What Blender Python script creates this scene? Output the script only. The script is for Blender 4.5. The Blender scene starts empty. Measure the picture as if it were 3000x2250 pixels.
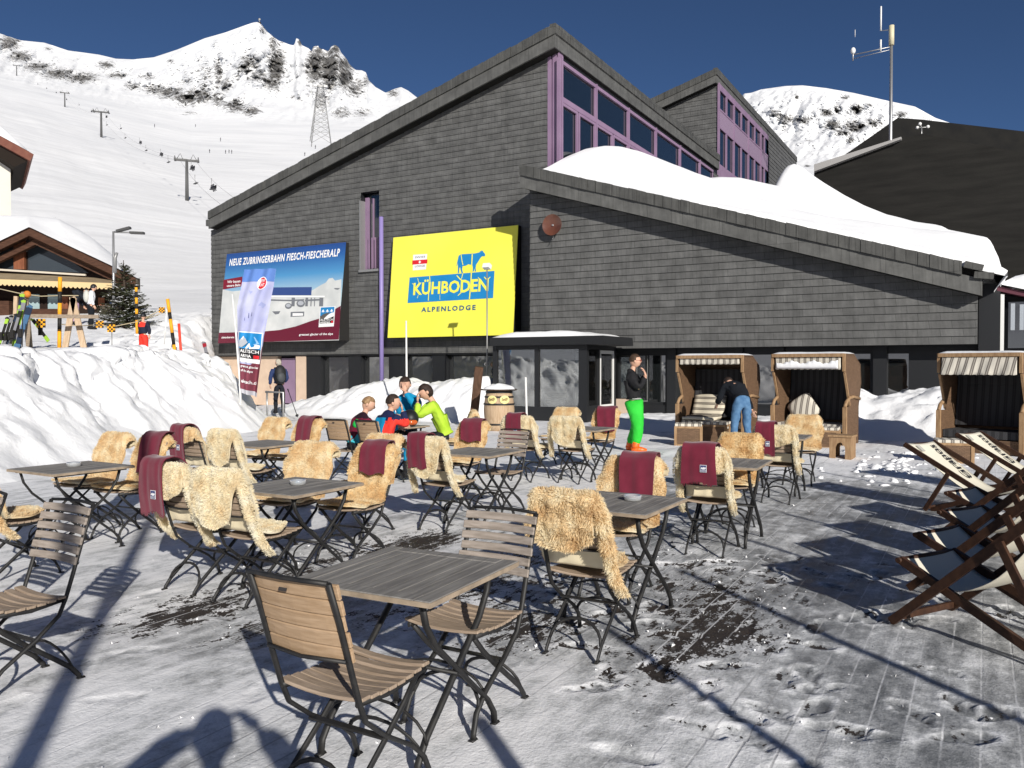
import bpy, bmesh, math, random
import numpy as np
from mathutils import Vector, Matrix, Euler
R = math.radians
PI = math.pi
rng = np.random.default_rng(7)
random.seed(7)
sc = bpy.context.scene
C = sc.collection
# ---------------------------------------------------------------- camera
PITCH = R(1.12)
CAMZ = 1.6
cam_d = bpy.data.cameras.new('camera')
cam = bpy.data.objects.new('camera', cam_d); C.objects.link(cam)
cam.location = (0, 0, CAMZ)
cam.rotation_euler = (PI/2 - PITCH, 0, 0)
cam_d.sensor_width = 36.0
cam_d.lens = 36.0*2400/3000
cam_d.clip_start = 0.05
cam_d.clip_end = 9000
sc.camera = cam
# ---------------------------------------------------------------- world and sun
SUN_EL = R(21.5)
SUNH = Vector((0.326, -0.946, 0)).normalized()
w = bpy.data.worlds.new('World'); sc.world = w; w.use_nodes = True
nt = w.node_tree
bg = nt.nodes['Background']
sky = nt.nodes.new('ShaderNodeTexSky'); sky.sky_type = 'NISHITA'
sky.sun_disc = False
sky.sun_elevation = SUN_EL
sky.sun_rotation = math.atan2(SUNH.x, SUNH.y)
sky.altitude = 3200; sky.air_density = 0.75; sky.dust_density = 0.0; sky.ozone_density = 5.0
nt.links.new(sky.outputs[0], bg.inputs[0])
bg.inputs[1].default_value = 0.06
sd = bpy.data.lights.new('sun', 'SUN'); sd.energy = 5.0; sd.angle = R(0.53); sd.color = (1.0, 0.955, 0.88)
so = bpy.data.objects.new('sun', sd); C.objects.link(so)
sdir = Vector((SUNH.x*math.cos(SUN_EL), SUNH.y*math.cos(SUN_EL), math.sin(SUN_EL)))
so.rotation_euler = sdir.to_track_quat('Z', 'Y').to_euler()
sc.view_settings.view_transform = 'Standard'
sc.view_settings.look = 'None'
sc.view_settings.gamma = 1.0
sc.view_settings.exposure = 0.12
sc.render.resolution_x = 1024; sc.render.resolution_y = 768
try:
    sc.cycles.max_bounces = 6; sc.cycles.diffuse_bounces = 3; sc.cycles.glossy_bounces = 3
    sc.cycles.transmission_bounces = 4; sc.cycles.transparent_max_bounces = 6
    sc.cycles.caustics_reflective = False; sc.cycles.caustics_refractive = False
except Exception: pass

# ---------------------------------------------------------------- photo ray helpers (3000 x 2250 pixel space)
def ray(px, py):
    x = (px-1500)/2400.0; y = (1125-py)/2400.0
    return Vector((x, math.cos(PITCH)+y*math.sin(PITCH), -math.sin(PITCH)+y*math.cos(PITCH)))
def on_z(px, py, z=0.0):
    r = ray(px, py); t = (z-CAMZ)/r.z
    return Vector((r.x*t, r.y*t, z))
def on_y(px, py, Y):
    r = ray(px, py); t = Y/r.y
    return Vector((r.x*t, Y, CAMZ+r.z*t))
TH = R(-30)
U = Vector((math.cos(TH), math.sin(TH), 0)); V = Vector((-math.sin(TH), math.cos(TH), 0))
OB = Vector((0.595, 26.98, 0))          # right block wall corner at ground
CL = Vector(((Vector((0, 0, 0))-OB).dot(U), (Vector((0, 0, 0))-OB).dot(V), CAMZ))   # camera in building frame
def bray(px, py):
    r = ray(px, py); return Vector((r.dot(U), r.dot(V), r.z))
def by(px, py, y):                       # pixel -> building frame point on plane y = const
    r = bray(px, py); t = (y-CL.y)/r.y
    return Vector((CL.x+r.x*t, y, CL.z+r.z*t))
def bx_(px, py, x):
    r = bray(px, py); t = (x-CL.x)/r.x
    return Vector((x, CL.y+r.y*t, CL.z+r.z*t))
def bplane(px, py, p0, n):
    r = bray(px, py); t = (p0-CL).dot(n)/r.dot(n)
    return CL+r*t
def b2w(p): return OB + U*p[0] + V*p[1] + Vector((0, 0, p[2]))

# ---------------------------------------------------------------- noise
def _h(ix, iy, seed):
    n = (ix.astype(np.int64)*374761393 + iy.astype(np.int64)*668265263 + seed*974634777) & 0x7fffffff
    n = ((n ^ (n >> 13))*1274126177) & 0x7fffffff
    n = n ^ (n >> 16)
    return (n & 0xffff)/65535.0
def vnoise(x, y, seed=0):
    x = np.asarray(x, float); y = np.asarray(y, float)
    ix = np.floor(x); iy = np.floor(y); fx = x-ix; fy = y-iy
    fx = fx*fx*(3-2*fx); fy = fy*fy*(3-2*fy)
    a = _h(ix, iy, seed); b = _h(ix+1, iy, seed); c = _h(ix, iy+1, seed); d = _h(ix+1, iy+1, seed)
    return (a*(1-fx)+b*fx)*(1-fy)+(c*(1-fx)+d*fx)*fy
def fbm(x, y, oct=4, seed=0, rough=0.5):
    s = 0; a = 1; t = 0
    for i in range(oct):
        s = s+a*(vnoise(x*(2**i)+17.3*i, y*(2**i)-9.1*i, seed+i)*2-1); t += a; a *= rough
    return s/t
def sstep(a, b, x):
    t = np.clip((x-a)/(b-a), 0, 1); return t*t*(3-2*t)

# ---------------------------------------------------------------- materials
MATS = {}
def mat(name, col, rough=0.7, spec=0.3, metal=0.0, noise=None, bump=None, coord='Object', sheen=0, trans=0, emis=None, stretch=(1, 1, 1), alpha=1):
    """noise=(scale, colour2, detail)   bump=(scale, strength, distance)"""
    if name in MATS: return MATS[name]
    m = bpy.data.materials.new(name); m.use_nodes = True; MATS[name] = m
    n = m.node_tree.nodes; l = m.node_tree.links
    b = n['Principled BSDF']
    b.inputs['Base Color'].default_value = (*col, 1)
    b.inputs['Roughness'].default_value = rough
    b.inputs['Specular IOR Level'].default_value = spec
    b.inputs['Metallic'].default_value = metal
    if sheen: b.inputs['Sheen Weight'].default_value = sheen
    if trans: b.inputs['Transmission Weight'].default_value = trans
    if noise or bump:
        tc = n.new('ShaderNodeTexCoord'); mp = n.new('ShaderNodeMapping'); l.new(tc.outputs[coord], mp.inputs[0])
        mp.inputs['Scale'].default_value = stretch
    if noise:
        t = n.new('ShaderNodeTexNoise'); t.inputs['Scale'].default_value = noise[0]; t.inputs['Detail'].default_value = noise[2] if len(noise) > 2 else 4
        l.new(mp.outputs[0], t.inputs['Vector'])
        r = n.new('ShaderNodeValToRGB'); r.color_ramp.elements[0].position = 0.32; r.color_ramp.elements[1].position = 0.68
        r.color_ramp.elements[0].color = (*col, 1); r.color_ramp.elements[1].color = (*noise[1], 1)
        l.new(t.outputs['Fac'], r.inputs[0]); l.new(r.outputs[0], b.inputs['Base Color'])
    if bump:
        t = n.new('ShaderNodeTexNoise'); t.inputs['Scale'].default_value = bump[0]; t.inputs['Detail'].default_value = 5
        l.new(mp.outputs[0], t.inputs['Vector'])
        bp = n.new('ShaderNodeBump'); bp.inputs['Strength'].default_value = bump[1]; bp.inputs['Distance'].default_value = bump[2]
        l.new(t.outputs['Fac'], bp.inputs['Height']); l.new(bp.outputs[0], b.inputs['Normal'])
    return m

# ---------------------------------------------------------------- mesh builder
class MB:
    def __init__(s): s.v = []; s.f = []; s.m = []; s.sm = []
    def add(s, vs, fs, mi=0, smooth=False):
        o = len(s.v); s.v.extend([tuple(p) for p in vs])
        for f in fs: s.f.append(tuple(i+o for i in f)); s.m.append(mi); s.sm.append(smooth)
        return s
    def box(s, c, d, mi=0, rot=None):
        x, y, z = d[0]/2, d[1]/2, d[2]/2
        vs = [Vector((i*x, j*y, k*z)) for k in (-1, 1) for j in (-1, 1) for i in (-1, 1)]
        if rot is not None: vs = [rot @ p for p in vs]
        c = Vector(c); vs = [p+c for p in vs]
        return s.add(vs, [(0, 2, 3, 1), (4, 5, 7, 6), (0, 1, 5, 4), (2, 6, 7, 3), (0, 4, 6, 2), (1, 3, 7, 5)], mi)
    def bb(s, x0, x1, y0, y1, z0, z1, mi=0):
        return s.box(((x0+x1)/2, (y0+y1)/2, (z0+z1)/2), (x1-x0, y1-y0, z1-z0), mi)
    def hexa(s, a, b, mi=0):
        """two quads (4 pts each, same order) -> closed hexahedron"""
        vs = list(a)+list(b)
        return s.add(vs, [(0, 3, 2, 1), (4, 5, 6, 7), (0, 1, 5, 4), (1, 2, 6, 5), (2, 3, 7, 6), (3, 0, 4, 7)], mi)
    def prism(s, poly, ext, mi=0, mside=None):
        """poly list of 3d points, extruded by vector ext"""
        n = len(poly); e = Vector(ext); a = [Vector(p) for p in poly]; vs = a+[p+e for p in a]
        s.add(vs, [tuple(range(n))[::-1], tuple(range(n, 2*n))], mi)
        o = len(s.v)-2*n
        for i in range(n):
            j = (i+1) % n; s.f.append((o+i, o+j, o+n+j, o+n+i)); s.m.append(mi if mside is None else mside); s.sm.append(False)
        return s
    def beam(s, p, q, wd, ht, mi=0, up=(0, 0, 1)):
        p = Vector(p); q = Vector(q); d = (q-p); L = d.length; d.normalize()
        up = Vector(up)
        if abs(d.dot(up)) > 0.98: up = Vector((0, 1, 0))
        sx = d.cross(up).normalized(); sz = sx.cross(d).normalized()
        a = [p+sx*i*wd/2+sz*j*ht/2 for i, j in ((-1, -1), (1, -1), (1, 1), (-1, 1))]
        b = [v+d*L for v in a]
        return s.hexa(a, b, mi)
    def tube(s, pts, r, n=8, mi=0, cap=True, smooth=True, flat=1.0):
        pts = [Vector(p) for p in pts]
        k = len(pts); rs = r if isinstance(r, (list, tuple)) else [r]*k
        vs = []; prev = None
        for i, p in enumerate(pts):
            d = (pts[min(i+1, k-1)]-pts[max(i-1, 0)]).normalized()
            if prev is None:
                a = Vector((0, 0, 1)) if abs(d.z) < 0.9 else Vector((1, 0, 0))
                sx = d.cross(a).normalized()
            else:
                sx = (prev-d*prev.dot(d))
                sx = sx.normalized() if sx.length > 1e-6 else d.orthogonal().normalized()
            prev = sx; sy = d.cross(sx)
            for j in range(n):
                a = 2*PI*j/n; vs.append(p+sx*math.cos(a)*rs[i]+sy*math.sin(a)*rs[i]*flat)
        fs = [(i*n+j, i*n+(j+1) % n, (i+1)*n+(j+1) % n, (i+1)*n+j) for i in range(k-1) for j in range(n)]
        s.add(vs, fs, mi, smooth)
        if cap:
            o = len(s.v)-len(vs)
            s.f.append(tuple(o+j for j in range(n))[::-1]); s.m.append(mi); s.sm.append(False)
            s.f.append(tuple(o+(k-1)*n+j for j in range(n))); s.m.append(mi); s.sm.append(False)
        return s
    def ball(s, c, r, n=10, m=8, mi=0, rot=None, fn=None):
        c = Vector(c); r = Vector(r) if not isinstance(r, (int, float)) else Vector((r, r, r))
        vs = []
        for i in range(1, m):
            th = PI*i/m
            for j in range(n):
                ph = 2*PI*j/n
                p = Vector((math.sin(th)*math.cos(ph), math.sin(th)*math.sin(ph), math.cos(th)))
                vs.append(p)
        vs.append(Vector((0, 0, 1))); vs.append(Vector((0, 0, -1)))
        out = []
        for p in vs:
            q = Vector((p.x*r.x, p.y*r.y, p.z*r.z))
            if fn: q = fn(p, q)
            if rot is not None: q = rot @ q
            out.append(q+c)
        fs = [((i*n+j), (i+1)*n+j, (i+1)*n+(j+1) % n, i*n+(j+1) % n) for i in range(m-2) for j in range(n)]
        t = (m-1)*n; b = t+1
        fs += [(t, j, (j+1) % n) for j in range(n)] + [(b, (m-2)*n+(j+1) % n, (m-2)*n+j) for j in range(n)]
        return s.add(out, fs, mi, True)
    def grid(s, P, mi=0, smooth=True, flip=False):
        P = np.asarray(P); a, b = P.shape[:2]
        o = len(s.v); s.v.extend(map(tuple, P.reshape(-1, 3)))
        for i in range(a-1):
            for j in range(b-1):
                f = (o+i*b+j, o+i*b+j+1, o+(i+1)*b+j+1, o+(i+1)*b+j)
                s.f.append(f[::-1] if flip else f); s.m.append(mi); s.sm.append(smooth)
        return s
    def build(s, name, mats, parent=None, loc=None, rot=None):
        me = bpy.data.meshes.new(name); me.from_pydata(s.v, [], s.f)
        if not isinstance(mats, (list, tuple)): mats = [mats]
        for m in mats: me.materials.append(m)
        me.polygons.foreach_set('material_index', s.m); me.polygons.foreach_set('use_smooth', s.sm)
        me.update()
        o = bpy.data.objects.new(name, me); C.objects.link(o)
        if parent is not None: o.parent = parent
        if loc is not None: o.location = loc
        if rot is not None: o.rotation_euler = rot
        return o
def fastgrid(name, P, m, parent=None, attrs=None, smooth=True, flip=False):
    P = np.asarray(P, dtype=np.float32); a, b = P.shape[:2]
    me = bpy.data.meshes.new(name)
    me.vertices.add(a*b); me.vertices.foreach_set('co', P.reshape(-1))
    idx = np.arange(a*b).reshape(a, b)
    q = np.stack([idx[:-1, :-1], idx[:-1, 1:], idx[1:, 1:], idx[1:, :-1]], -1).reshape(-1, 4)
    if flip: q = q[:, ::-1]
    n = len(q); me.loops.add(n*4); me.loops.foreach_set('vertex_index', q.reshape(-1).astype(np.int32))
    me.polygons.add(n); me.polygons.foreach_set('loop_start', np.arange(0, n*4, 4, dtype=np.int32))
    me.polygons.foreach_set('loop_total', np.full(n, 4, dtype=np.int32))
    me.polygons.foreach_set('use_smooth', np.full(n, smooth))
    me.update(calc_edges=True); me.validate()
    if attrs:
        for k, vals in attrs.items():
            at = me.attributes.new(k, 'FLOAT', 'POINT'); at.data.foreach_set('value', np.asarray(vals, dtype=np.float32).reshape(-1))
    me.materials.append(m)
    o = bpy.data.objects.new(name, me); C.objects.link(o)
    if parent is not None: o.parent = parent
    return o
def bevel(o, wd, seg=1):
    md = o.modifiers.new('bevel', 'BEVEL'); md.width = wd; md.segments = seg; md.limit_method = 'ANGLE'; return o
def tag(o, label=None, cat=None, group=None, kind=None):
    if label: o['label'] = label
    if cat: o['category'] = cat
    if group: o['group'] = group
    if kind: o['kind'] = kind
    return o
def thing(name, label, cat, loc=(0, 0, 0), rz=0, group=None):
    o = bpy.data.objects.new(name, None); C.objects.link(o); o.empty_display_size = 0.2
    o.location = loc; o.rotation_euler = (0, 0, rz); return tag(o, label, cat, group)
KIDS = {}
def dup(root, loc, rz, label, group=None):
    r = root.copy(); C.objects.link(r); r.location = loc; r.rotation_euler = (0, 0, rz); r['label'] = label
    if group: r['group'] = group
    def rec(a, b):
        for ch in [o for o in KIDCACHE(a)]:
            c = ch.copy(); C.objects.link(c); c.parent = b; rec(ch, c)
    rec(root, r); return r
def KIDCACHE(a):
    k = a.name
    if k not in KIDS: KIDS[k] = [o for o in C.objects if o.parent == a]
    return KIDS[k]
def text_mb(body, size=1.0, bold=0.0, sx=1.0, shear=0.0, spacing=1.0, align='LEFT'):
    """returns (verts(list of (x,y)), faces) for a flat text"""
    cu = bpy.data.curves.new('t', 'FONT'); cu.body = body; cu.size = size; cu.offset = bold; cu.shear = shear
    cu.space_character = spacing; cu.align_x = align; cu.resolution_u = 2
    o = bpy.data.objects.new('t', cu); C.objects.link(o)
    bpy.context.view_layer.update()
    dg = bpy.context.evaluated_depsgraph_get()
    me = bpy.data.meshes.new_from_object(o.evaluated_get(dg))
    vs = [(v.co.x*sx, v.co.y) for v in me.vertices]; fs = [tuple(p.vertices) for p in me.polygons]
    bpy.data.objects.remove(o); bpy.data.curves.remove(cu); bpy.data.meshes.remove(me)
    return vs, fs
def fit_text(body, org, ex, ey, w, h, off, bold=0.0, shear=0.0, spacing=1.0):
    """text stretched to w x h placed at org in plane (ex, ey); returns verts3, faces"""
    vs, fs = text_mb(body, 1.0, bold, 1.0, shear, spacing)
    xs = [v[0] for v in vs]; ys = [v[1] for v in vs]; x0, x1, y0, y1 = min(xs), max(xs), min(ys), max(ys)
    n = ex.cross(ey).normalized()
    return [org+ex*((v[0]-x0)/(x1-x0)*w)+ey*((v[1]-y0)/(y1-y0)*h)+n*off for v in vs], fs
# ---------------------------------------------------------------- snow materials
def snow_mat(name, base=(0.88, 0.885, 0.90), b1=(1.6, 0.40, 0.12), b2=(14, 0.35, 0.025)):
    m = bpy.data.materials.new(name); m.use_nodes = True
    n = m.node_tree.nodes; l = m.node_tree.links; b = n['Principled BSDF']
    b.inputs['Base Color'].default_value = (*base, 1); b.inputs['Roughness'].default_value = 0.6
    b.inputs['Specular IOR Level'].default_value = 0.25
    b.inputs['Subsurface Weight'].default_value = 0.0
    tc = n.new('ShaderNodeTexCoord')
    prev = None
    for sc_, st, di in (b1, b2):
        t = n.new('ShaderNodeTexNoise'); t.inputs['Scale'].default_value = sc_; t.inputs['Detail'].default_value = 6
        l.new(tc.outputs['Object'], t.inputs['Vector'])
        bp = n.new('ShaderNodeBump'); bp.inputs['Strength'].default_value = st; bp.inputs['Distance'].default_value = di
        l.new(t.outputs['Fac'], bp.inputs['Height'])
        if prev: l.new(prev.outputs[0], bp.inputs['Normal'])
        prev = bp
    l.new(prev.outputs[0], b.inputs['Normal'])
    return m
M_SNOW = snow_mat('snow')
M_SNOWSOFT = snow_mat('snow_soft', b1=(1.3, 0.30, 0.14), b2=(11, 0.22, 0.02))

# ---------------------------------------------------------------- deck
BW = 0.145                                # board width
def deck_material():
    m = bpy.data.materials.new('deck_snow_and_boards'); m.use_nodes = True
    n = m.node_tree.nodes; l = m.node_tree.links; b = n['Principled BSDF']
    tc = n.new('ShaderNodeTexCoord'); sep = n.new('ShaderNodeSeparateXYZ'); l.new(tc.outputs['Object'], sep.inputs[0])
    def math_(op, a, b2=None, v=None, clamp=False):
        k = n.new('ShaderNodeMath'); k.operation = op; k.use_clamp = clamp
        if hasattr(a, 'links'): l.new(a, k.inputs[0])
        else: k.inputs[0].default_value = a
        if b2 is not None:
            if hasattr(b2, 'links'): l.new(b2, k.inputs[1])
            else: k.inputs[1].default_value = b2
        if v is not None:
            if hasattr(v, 'links'): l.new(v, k.inputs[2])
            else: k.inputs[2].default_value = v
        return k.outputs[0]
    def noise(scale, detail, stretch, rough=0.55):
        mp = n.new('ShaderNodeMapping'); mp.inputs['Scale'].default_value = stretch; l.new(tc.outputs['Object'], mp.inputs[0])
        t = n.new('ShaderNodeTexNoise'); t.inputs['Scale'].default_value = scale; t.inputs['Detail'].default_value = detail
        t.inputs['Roughness'].default_value = rough
        l.new(mp.outputs[0], t.inputs['Vector']); return t.outputs['Fac']
    at = n.new('ShaderNodeAttribute'); at.attribute_name = 'snow'
    fr = math_('FRACT', math_('DIVIDE', sep.outputs[0], BW))
    edge = math_('ABSOLUTE', math_('SUBTRACT', fr, 0.5))          # 0 centre .5 at the gap
    gap = n.new('ShaderNodeMapRange'); gap.inputs[1].default_value = 0.455; gap.inputs[2].default_value = 0.485
    l.new(edge, gap.inputs[0]); gap = gap.outputs[0]
    n1 = noise(2.2, 6, (1.0, 0.32, 1), 0.62)       # streaky along the boards
    n2 = noise(16, 5, (1.0, 0.45, 1), 0.6)
    n3 = noise(55, 4, (1, 1, 1), 0.6)
    n4 = noise(130, 3, (1, .8, 1), .6)
    def amp(x, k): return math_('MULTIPLY', math_('SUBTRACT', x, 0.5), k)
    s = math_('ADD', at.outputs['Fac'], amp(n1, 1.25))
    s = math_('ADD', s, amp(n2, 1.35))
    s = math_('ADD', s, amp(n3, 0.75))
    f2 = n.new('ShaderNodeAttribute'); f2.attribute_name = 'film'
    nf = noise(1.4, 7, (1, .55, 1), .68); nf2 = noise(9, 6, (1, .7, 1), .65)
    f = math_('ADD', math_('ADD', f2.outputs['Fac'], amp(nf, 1.55)), math_('ADD', amp(nf2, 0.95), amp(n3, 0.40)))
    f = math_('ADD', f, amp(n4, .22))
    ns = n.new('ShaderNodeMapping'); ns.inputs['Rotation'].default_value = (0, 0, .9); ns.inputs['Scale'].default_value = (1, .09, 1); l.new(tc.outputs['Object'], ns.inputs[0])
    tn = n.new('ShaderNodeTexNoise'); tn.inputs['Scale'].default_value = 11; tn.inputs['Detail'].default_value = 4; l.new(ns.outputs[0], tn.inputs['Vector'])
    f = math_('ADD', f, amp(tn.outputs['Fac'], .55))
    cr = n.new('ShaderNodeValToRGB'); e = cr.color_ramp.elements
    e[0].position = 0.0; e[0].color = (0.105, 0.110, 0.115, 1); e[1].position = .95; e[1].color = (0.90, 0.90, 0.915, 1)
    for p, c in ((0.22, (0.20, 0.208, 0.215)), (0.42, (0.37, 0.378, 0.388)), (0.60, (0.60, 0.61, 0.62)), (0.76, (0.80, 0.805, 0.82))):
        k = e.new(p); k.color = (*c, 1)
    l.new(f, cr.inputs[0])
    wr = n.new('ShaderNodeValToRGB'); wr.color_ramp.elements[0].color = (0.020, 0.016, 0.014, 1); wr.color_ramp.elements[1].color = (0.062, 0.052, 0.046, 1); l.new(n1, wr.inputs[0])
    sm = n.new('ShaderNodeMapRange'); sm.inputs[1].default_value = 0.315; sm.inputs[2].default_value = 0.365; l.new(s, sm.inputs[0])
    gn = noise(2.6, 5, (1, 0.25, 1), .65)
    thin = n.new('ShaderNodeMapRange'); thin.inputs[1].default_value = 1.0; thin.inputs[2].default_value = 0.62; l.new(s, thin.inputs[0])
    gsel = n.new('ShaderNodeMapRange'); gsel.inputs[1].default_value = 0.42; gsel.inputs[2].default_value = 0.52; l.new(gn, gsel.inputs[0])
    gfac = math_('MULTIPLY', math_('MULTIPLY', gap, thin.outputs[0]), gsel.outputs[0])
    mw_ = n.new('ShaderNodeMix'); mw_.data_type = 'RGBA'; l.new(sm.outputs[0], mw_.inputs[0]); l.new(wr.outputs[0], mw_.inputs[6]); l.new(cr.outputs[0], mw_.inputs[7])
    mix = n.new('ShaderNodeMix'); mix.data_type = 'RGBA'
    l.new(math_('MULTIPLY', gfac, 0.8), mix.inputs[0]); l.new(mw_.outputs[2], mix.inputs[6]); mix.inputs[7].default_value = (0.72, 0.725, 0.74, 1)
    dg = n.new('ShaderNodeMix'); dg.data_type = 'RGBA'; dl_ = noise(.9, 5, (1, .12, 1), .6); dm = n.new('ShaderNodeMapRange'); dm.inputs[1].default_value = .54; dm.inputs[2].default_value = .60; l.new(dl_, dm.inputs[0])
    l.new(math_('MULTIPLY', math_('MULTIPLY', gap, dm.outputs[0]), .5), dg.inputs[0]); l.new(mix.outputs[2], dg.inputs[6]); dg.inputs[7].default_value = (.22, .22, .225, 1)
    l.new(dg.outputs[2], b.inputs['Base Color'])
    ro = n.new('ShaderNodeMapRange'); ro.inputs[1].default_value = 0.2; ro.inputs[2].default_value = 0.5; ro.inputs[3].default_value = 0.5; ro.inputs[4].default_value = 0.72
    ro.inputs[1].default_value = .1; ro.inputs[2].default_value = .75; ro.inputs[3].default_value = .34; ro.inputs[4].default_value = .75; l.new(f, ro.inputs[0]); l.new(ro.outputs[0], b.inputs['Roughness'])
    b.inputs['Specular IOR Level'].default_value = 0.3
    h = math_('ADD', math_('MULTIPLY', s, 0.45), math_('MULTIPLY', f, 0.55))
    gl = noise(1.3, 5, (1, 0.2, 1), .6)
    gv = n.new('ShaderNodeMapRange'); gv.inputs[1].default_value = .50; gv.inputs[2].default_value = .62; l.new(gl, gv.inputs[0])
    h = math_('SUBTRACT', h, math_('MULTIPLY', math_('MULTIPLY', gap, gv.outputs[0]), 0.28))
    bp = n.new('ShaderNodeBump'); bp.inputs['Strength'].default_value = 0.55; bp.inputs['Distance'].default_value = 0.013
    l.new(h, bp.inputs['Height']); l.new(bp.outputs[0], b.inputs['Normal'])
    return m
def w2d(x, y): return x*U.x+y*U.y, x*V.x+y*V.y
xs = np.concatenate([np.arange(-26, -6, 0.16), np.arange(-6, 5.5, 0.028), np.arange(5.5, 22, 0.14)])
ys = np.concatenate([np.arange(-8, 0.3, 0.2), np.arange(0.3, 7.0, 0.03), np.arange(7.0, 12, 0.06), np.arange(12, 30, 0.16)])
X, Y = np.meshgrid(xs, ys)
WX = X*U.x+Y*V.x; WY = X*U.y+Y*V.y
snowv = np.full(X.shape, 0.86)
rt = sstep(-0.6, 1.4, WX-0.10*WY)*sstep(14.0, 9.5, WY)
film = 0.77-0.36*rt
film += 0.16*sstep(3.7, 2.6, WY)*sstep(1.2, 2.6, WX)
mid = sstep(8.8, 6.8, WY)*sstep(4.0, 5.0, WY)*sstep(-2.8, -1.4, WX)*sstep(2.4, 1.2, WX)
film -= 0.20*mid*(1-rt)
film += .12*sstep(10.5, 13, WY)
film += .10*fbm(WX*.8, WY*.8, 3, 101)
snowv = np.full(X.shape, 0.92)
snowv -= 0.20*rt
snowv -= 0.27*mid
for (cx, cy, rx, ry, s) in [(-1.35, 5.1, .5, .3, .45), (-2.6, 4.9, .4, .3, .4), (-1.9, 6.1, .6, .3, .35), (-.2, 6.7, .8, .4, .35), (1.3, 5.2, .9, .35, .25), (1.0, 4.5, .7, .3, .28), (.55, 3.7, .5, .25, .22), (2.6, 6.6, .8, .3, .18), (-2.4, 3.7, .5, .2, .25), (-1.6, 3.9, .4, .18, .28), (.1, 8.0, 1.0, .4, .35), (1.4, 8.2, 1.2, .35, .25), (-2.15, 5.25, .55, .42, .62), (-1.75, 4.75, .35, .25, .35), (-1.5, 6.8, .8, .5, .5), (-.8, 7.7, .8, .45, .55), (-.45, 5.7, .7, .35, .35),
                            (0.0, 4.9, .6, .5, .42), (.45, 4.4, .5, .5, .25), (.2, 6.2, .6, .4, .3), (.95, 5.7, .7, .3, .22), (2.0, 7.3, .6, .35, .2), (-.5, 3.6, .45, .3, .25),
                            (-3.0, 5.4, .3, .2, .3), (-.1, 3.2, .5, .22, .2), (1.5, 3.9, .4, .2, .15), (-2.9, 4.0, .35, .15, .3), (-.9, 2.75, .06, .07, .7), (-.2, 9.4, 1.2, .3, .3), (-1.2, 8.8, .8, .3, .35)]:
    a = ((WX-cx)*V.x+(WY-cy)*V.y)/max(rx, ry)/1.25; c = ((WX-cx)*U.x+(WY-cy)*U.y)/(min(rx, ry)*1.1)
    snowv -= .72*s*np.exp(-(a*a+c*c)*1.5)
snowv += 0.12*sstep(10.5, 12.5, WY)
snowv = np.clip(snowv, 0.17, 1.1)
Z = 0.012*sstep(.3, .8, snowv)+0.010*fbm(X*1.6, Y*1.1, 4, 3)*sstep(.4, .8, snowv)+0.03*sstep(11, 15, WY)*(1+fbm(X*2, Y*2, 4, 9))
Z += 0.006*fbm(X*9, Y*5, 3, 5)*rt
# boot prints: sole-shaped dents with a raised rim
NB = 130
for k in range(NB):
    if k < 90: cx = rng.uniform(.3, 3.6); cy = rng.uniform(2.4, 6.8)
    else: cx = rng.uniform(-3.2, .2); cy = rng.uniform(2.4, 6)
    an = rng.uniform(0, 2*PI)
    dx = WX-cx; dy = WY-cy
    sel = (np.abs(dx) < .25) & (np.abs(dy) < .25)
    if not sel.any(): continue
    a = dx[sel]*math.cos(an)+dy[sel]*math.sin(an); c = -dx[sel]*math.sin(an)+dy[sel]*math.cos(an)
    r = np.sqrt((a/.15)**2+(c/(.052+.012*np.sign(a)))**2)
    dent = sstep(1.05, .85, r); rim = np.exp(-((r-1.15)/.16)**2)
    st = 1.0 if k < 90 else .5
    Z[sel] += st*(-0.010*dent+0.005*rim+0.005*dent*np.sin(a*230)*(np.abs(c) < .04))
    snowv[sel] += st*(-0.34*dent*(0.5+0.5*np.sin(a*230))); film[sel] += st*(-0.22*dent*(0.5+0.5*np.sin(a*230))+0.28*rim)
P = np.stack([X, Y, Z], -1)
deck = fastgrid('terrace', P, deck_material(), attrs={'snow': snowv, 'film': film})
deck.rotation_euler = (0, 0, TH); tag(deck, kind='structure')
# small loose snow crumbs: real lumps scattered on the deck (uncountable)
mb = MB()
for k in range(900):
    if k < 500: x = rng.uniform(-3.6, 3.6); y = rng.uniform(2.3, 7.5)
    else: x = rng.uniform(.5, 4.5); y = rng.uniform(2.3, 10)
    r = abs(rng.normal(0, .006))+.003
    z = 0.008
    vs = [Vector((x, y, z))+Vector((rng.normal(), rng.normal(), rng.normal())).normalized()*r*rng.uniform(.7, 1.3) for _ in range(6)]
    mb.add(vs, [(0, 1, 2), (0, 2, 3), (0, 3, 4), (1, 2, 5), (2, 3, 5), (3, 4, 5), (0, 1, 4), (1, 4, 5)], 0, True)
tag(mb.build('snow_crumbs', M_SNOW), 'loose crumbs of snow scattered over the terrace boards', 'snow', kind='stuff')

# ---------------------------------------------------------------- wide snow ground + rising land
g = MB(); g.add([(-3000, -3000, -.25), (3000, -3000, -.25), (3000, 3000, -.25), (-3000, 3000, -.25)], [(0, 1, 2, 3)])
tag(g.build('snow_ground', M_SNOWSOFT), kind='structure')

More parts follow.
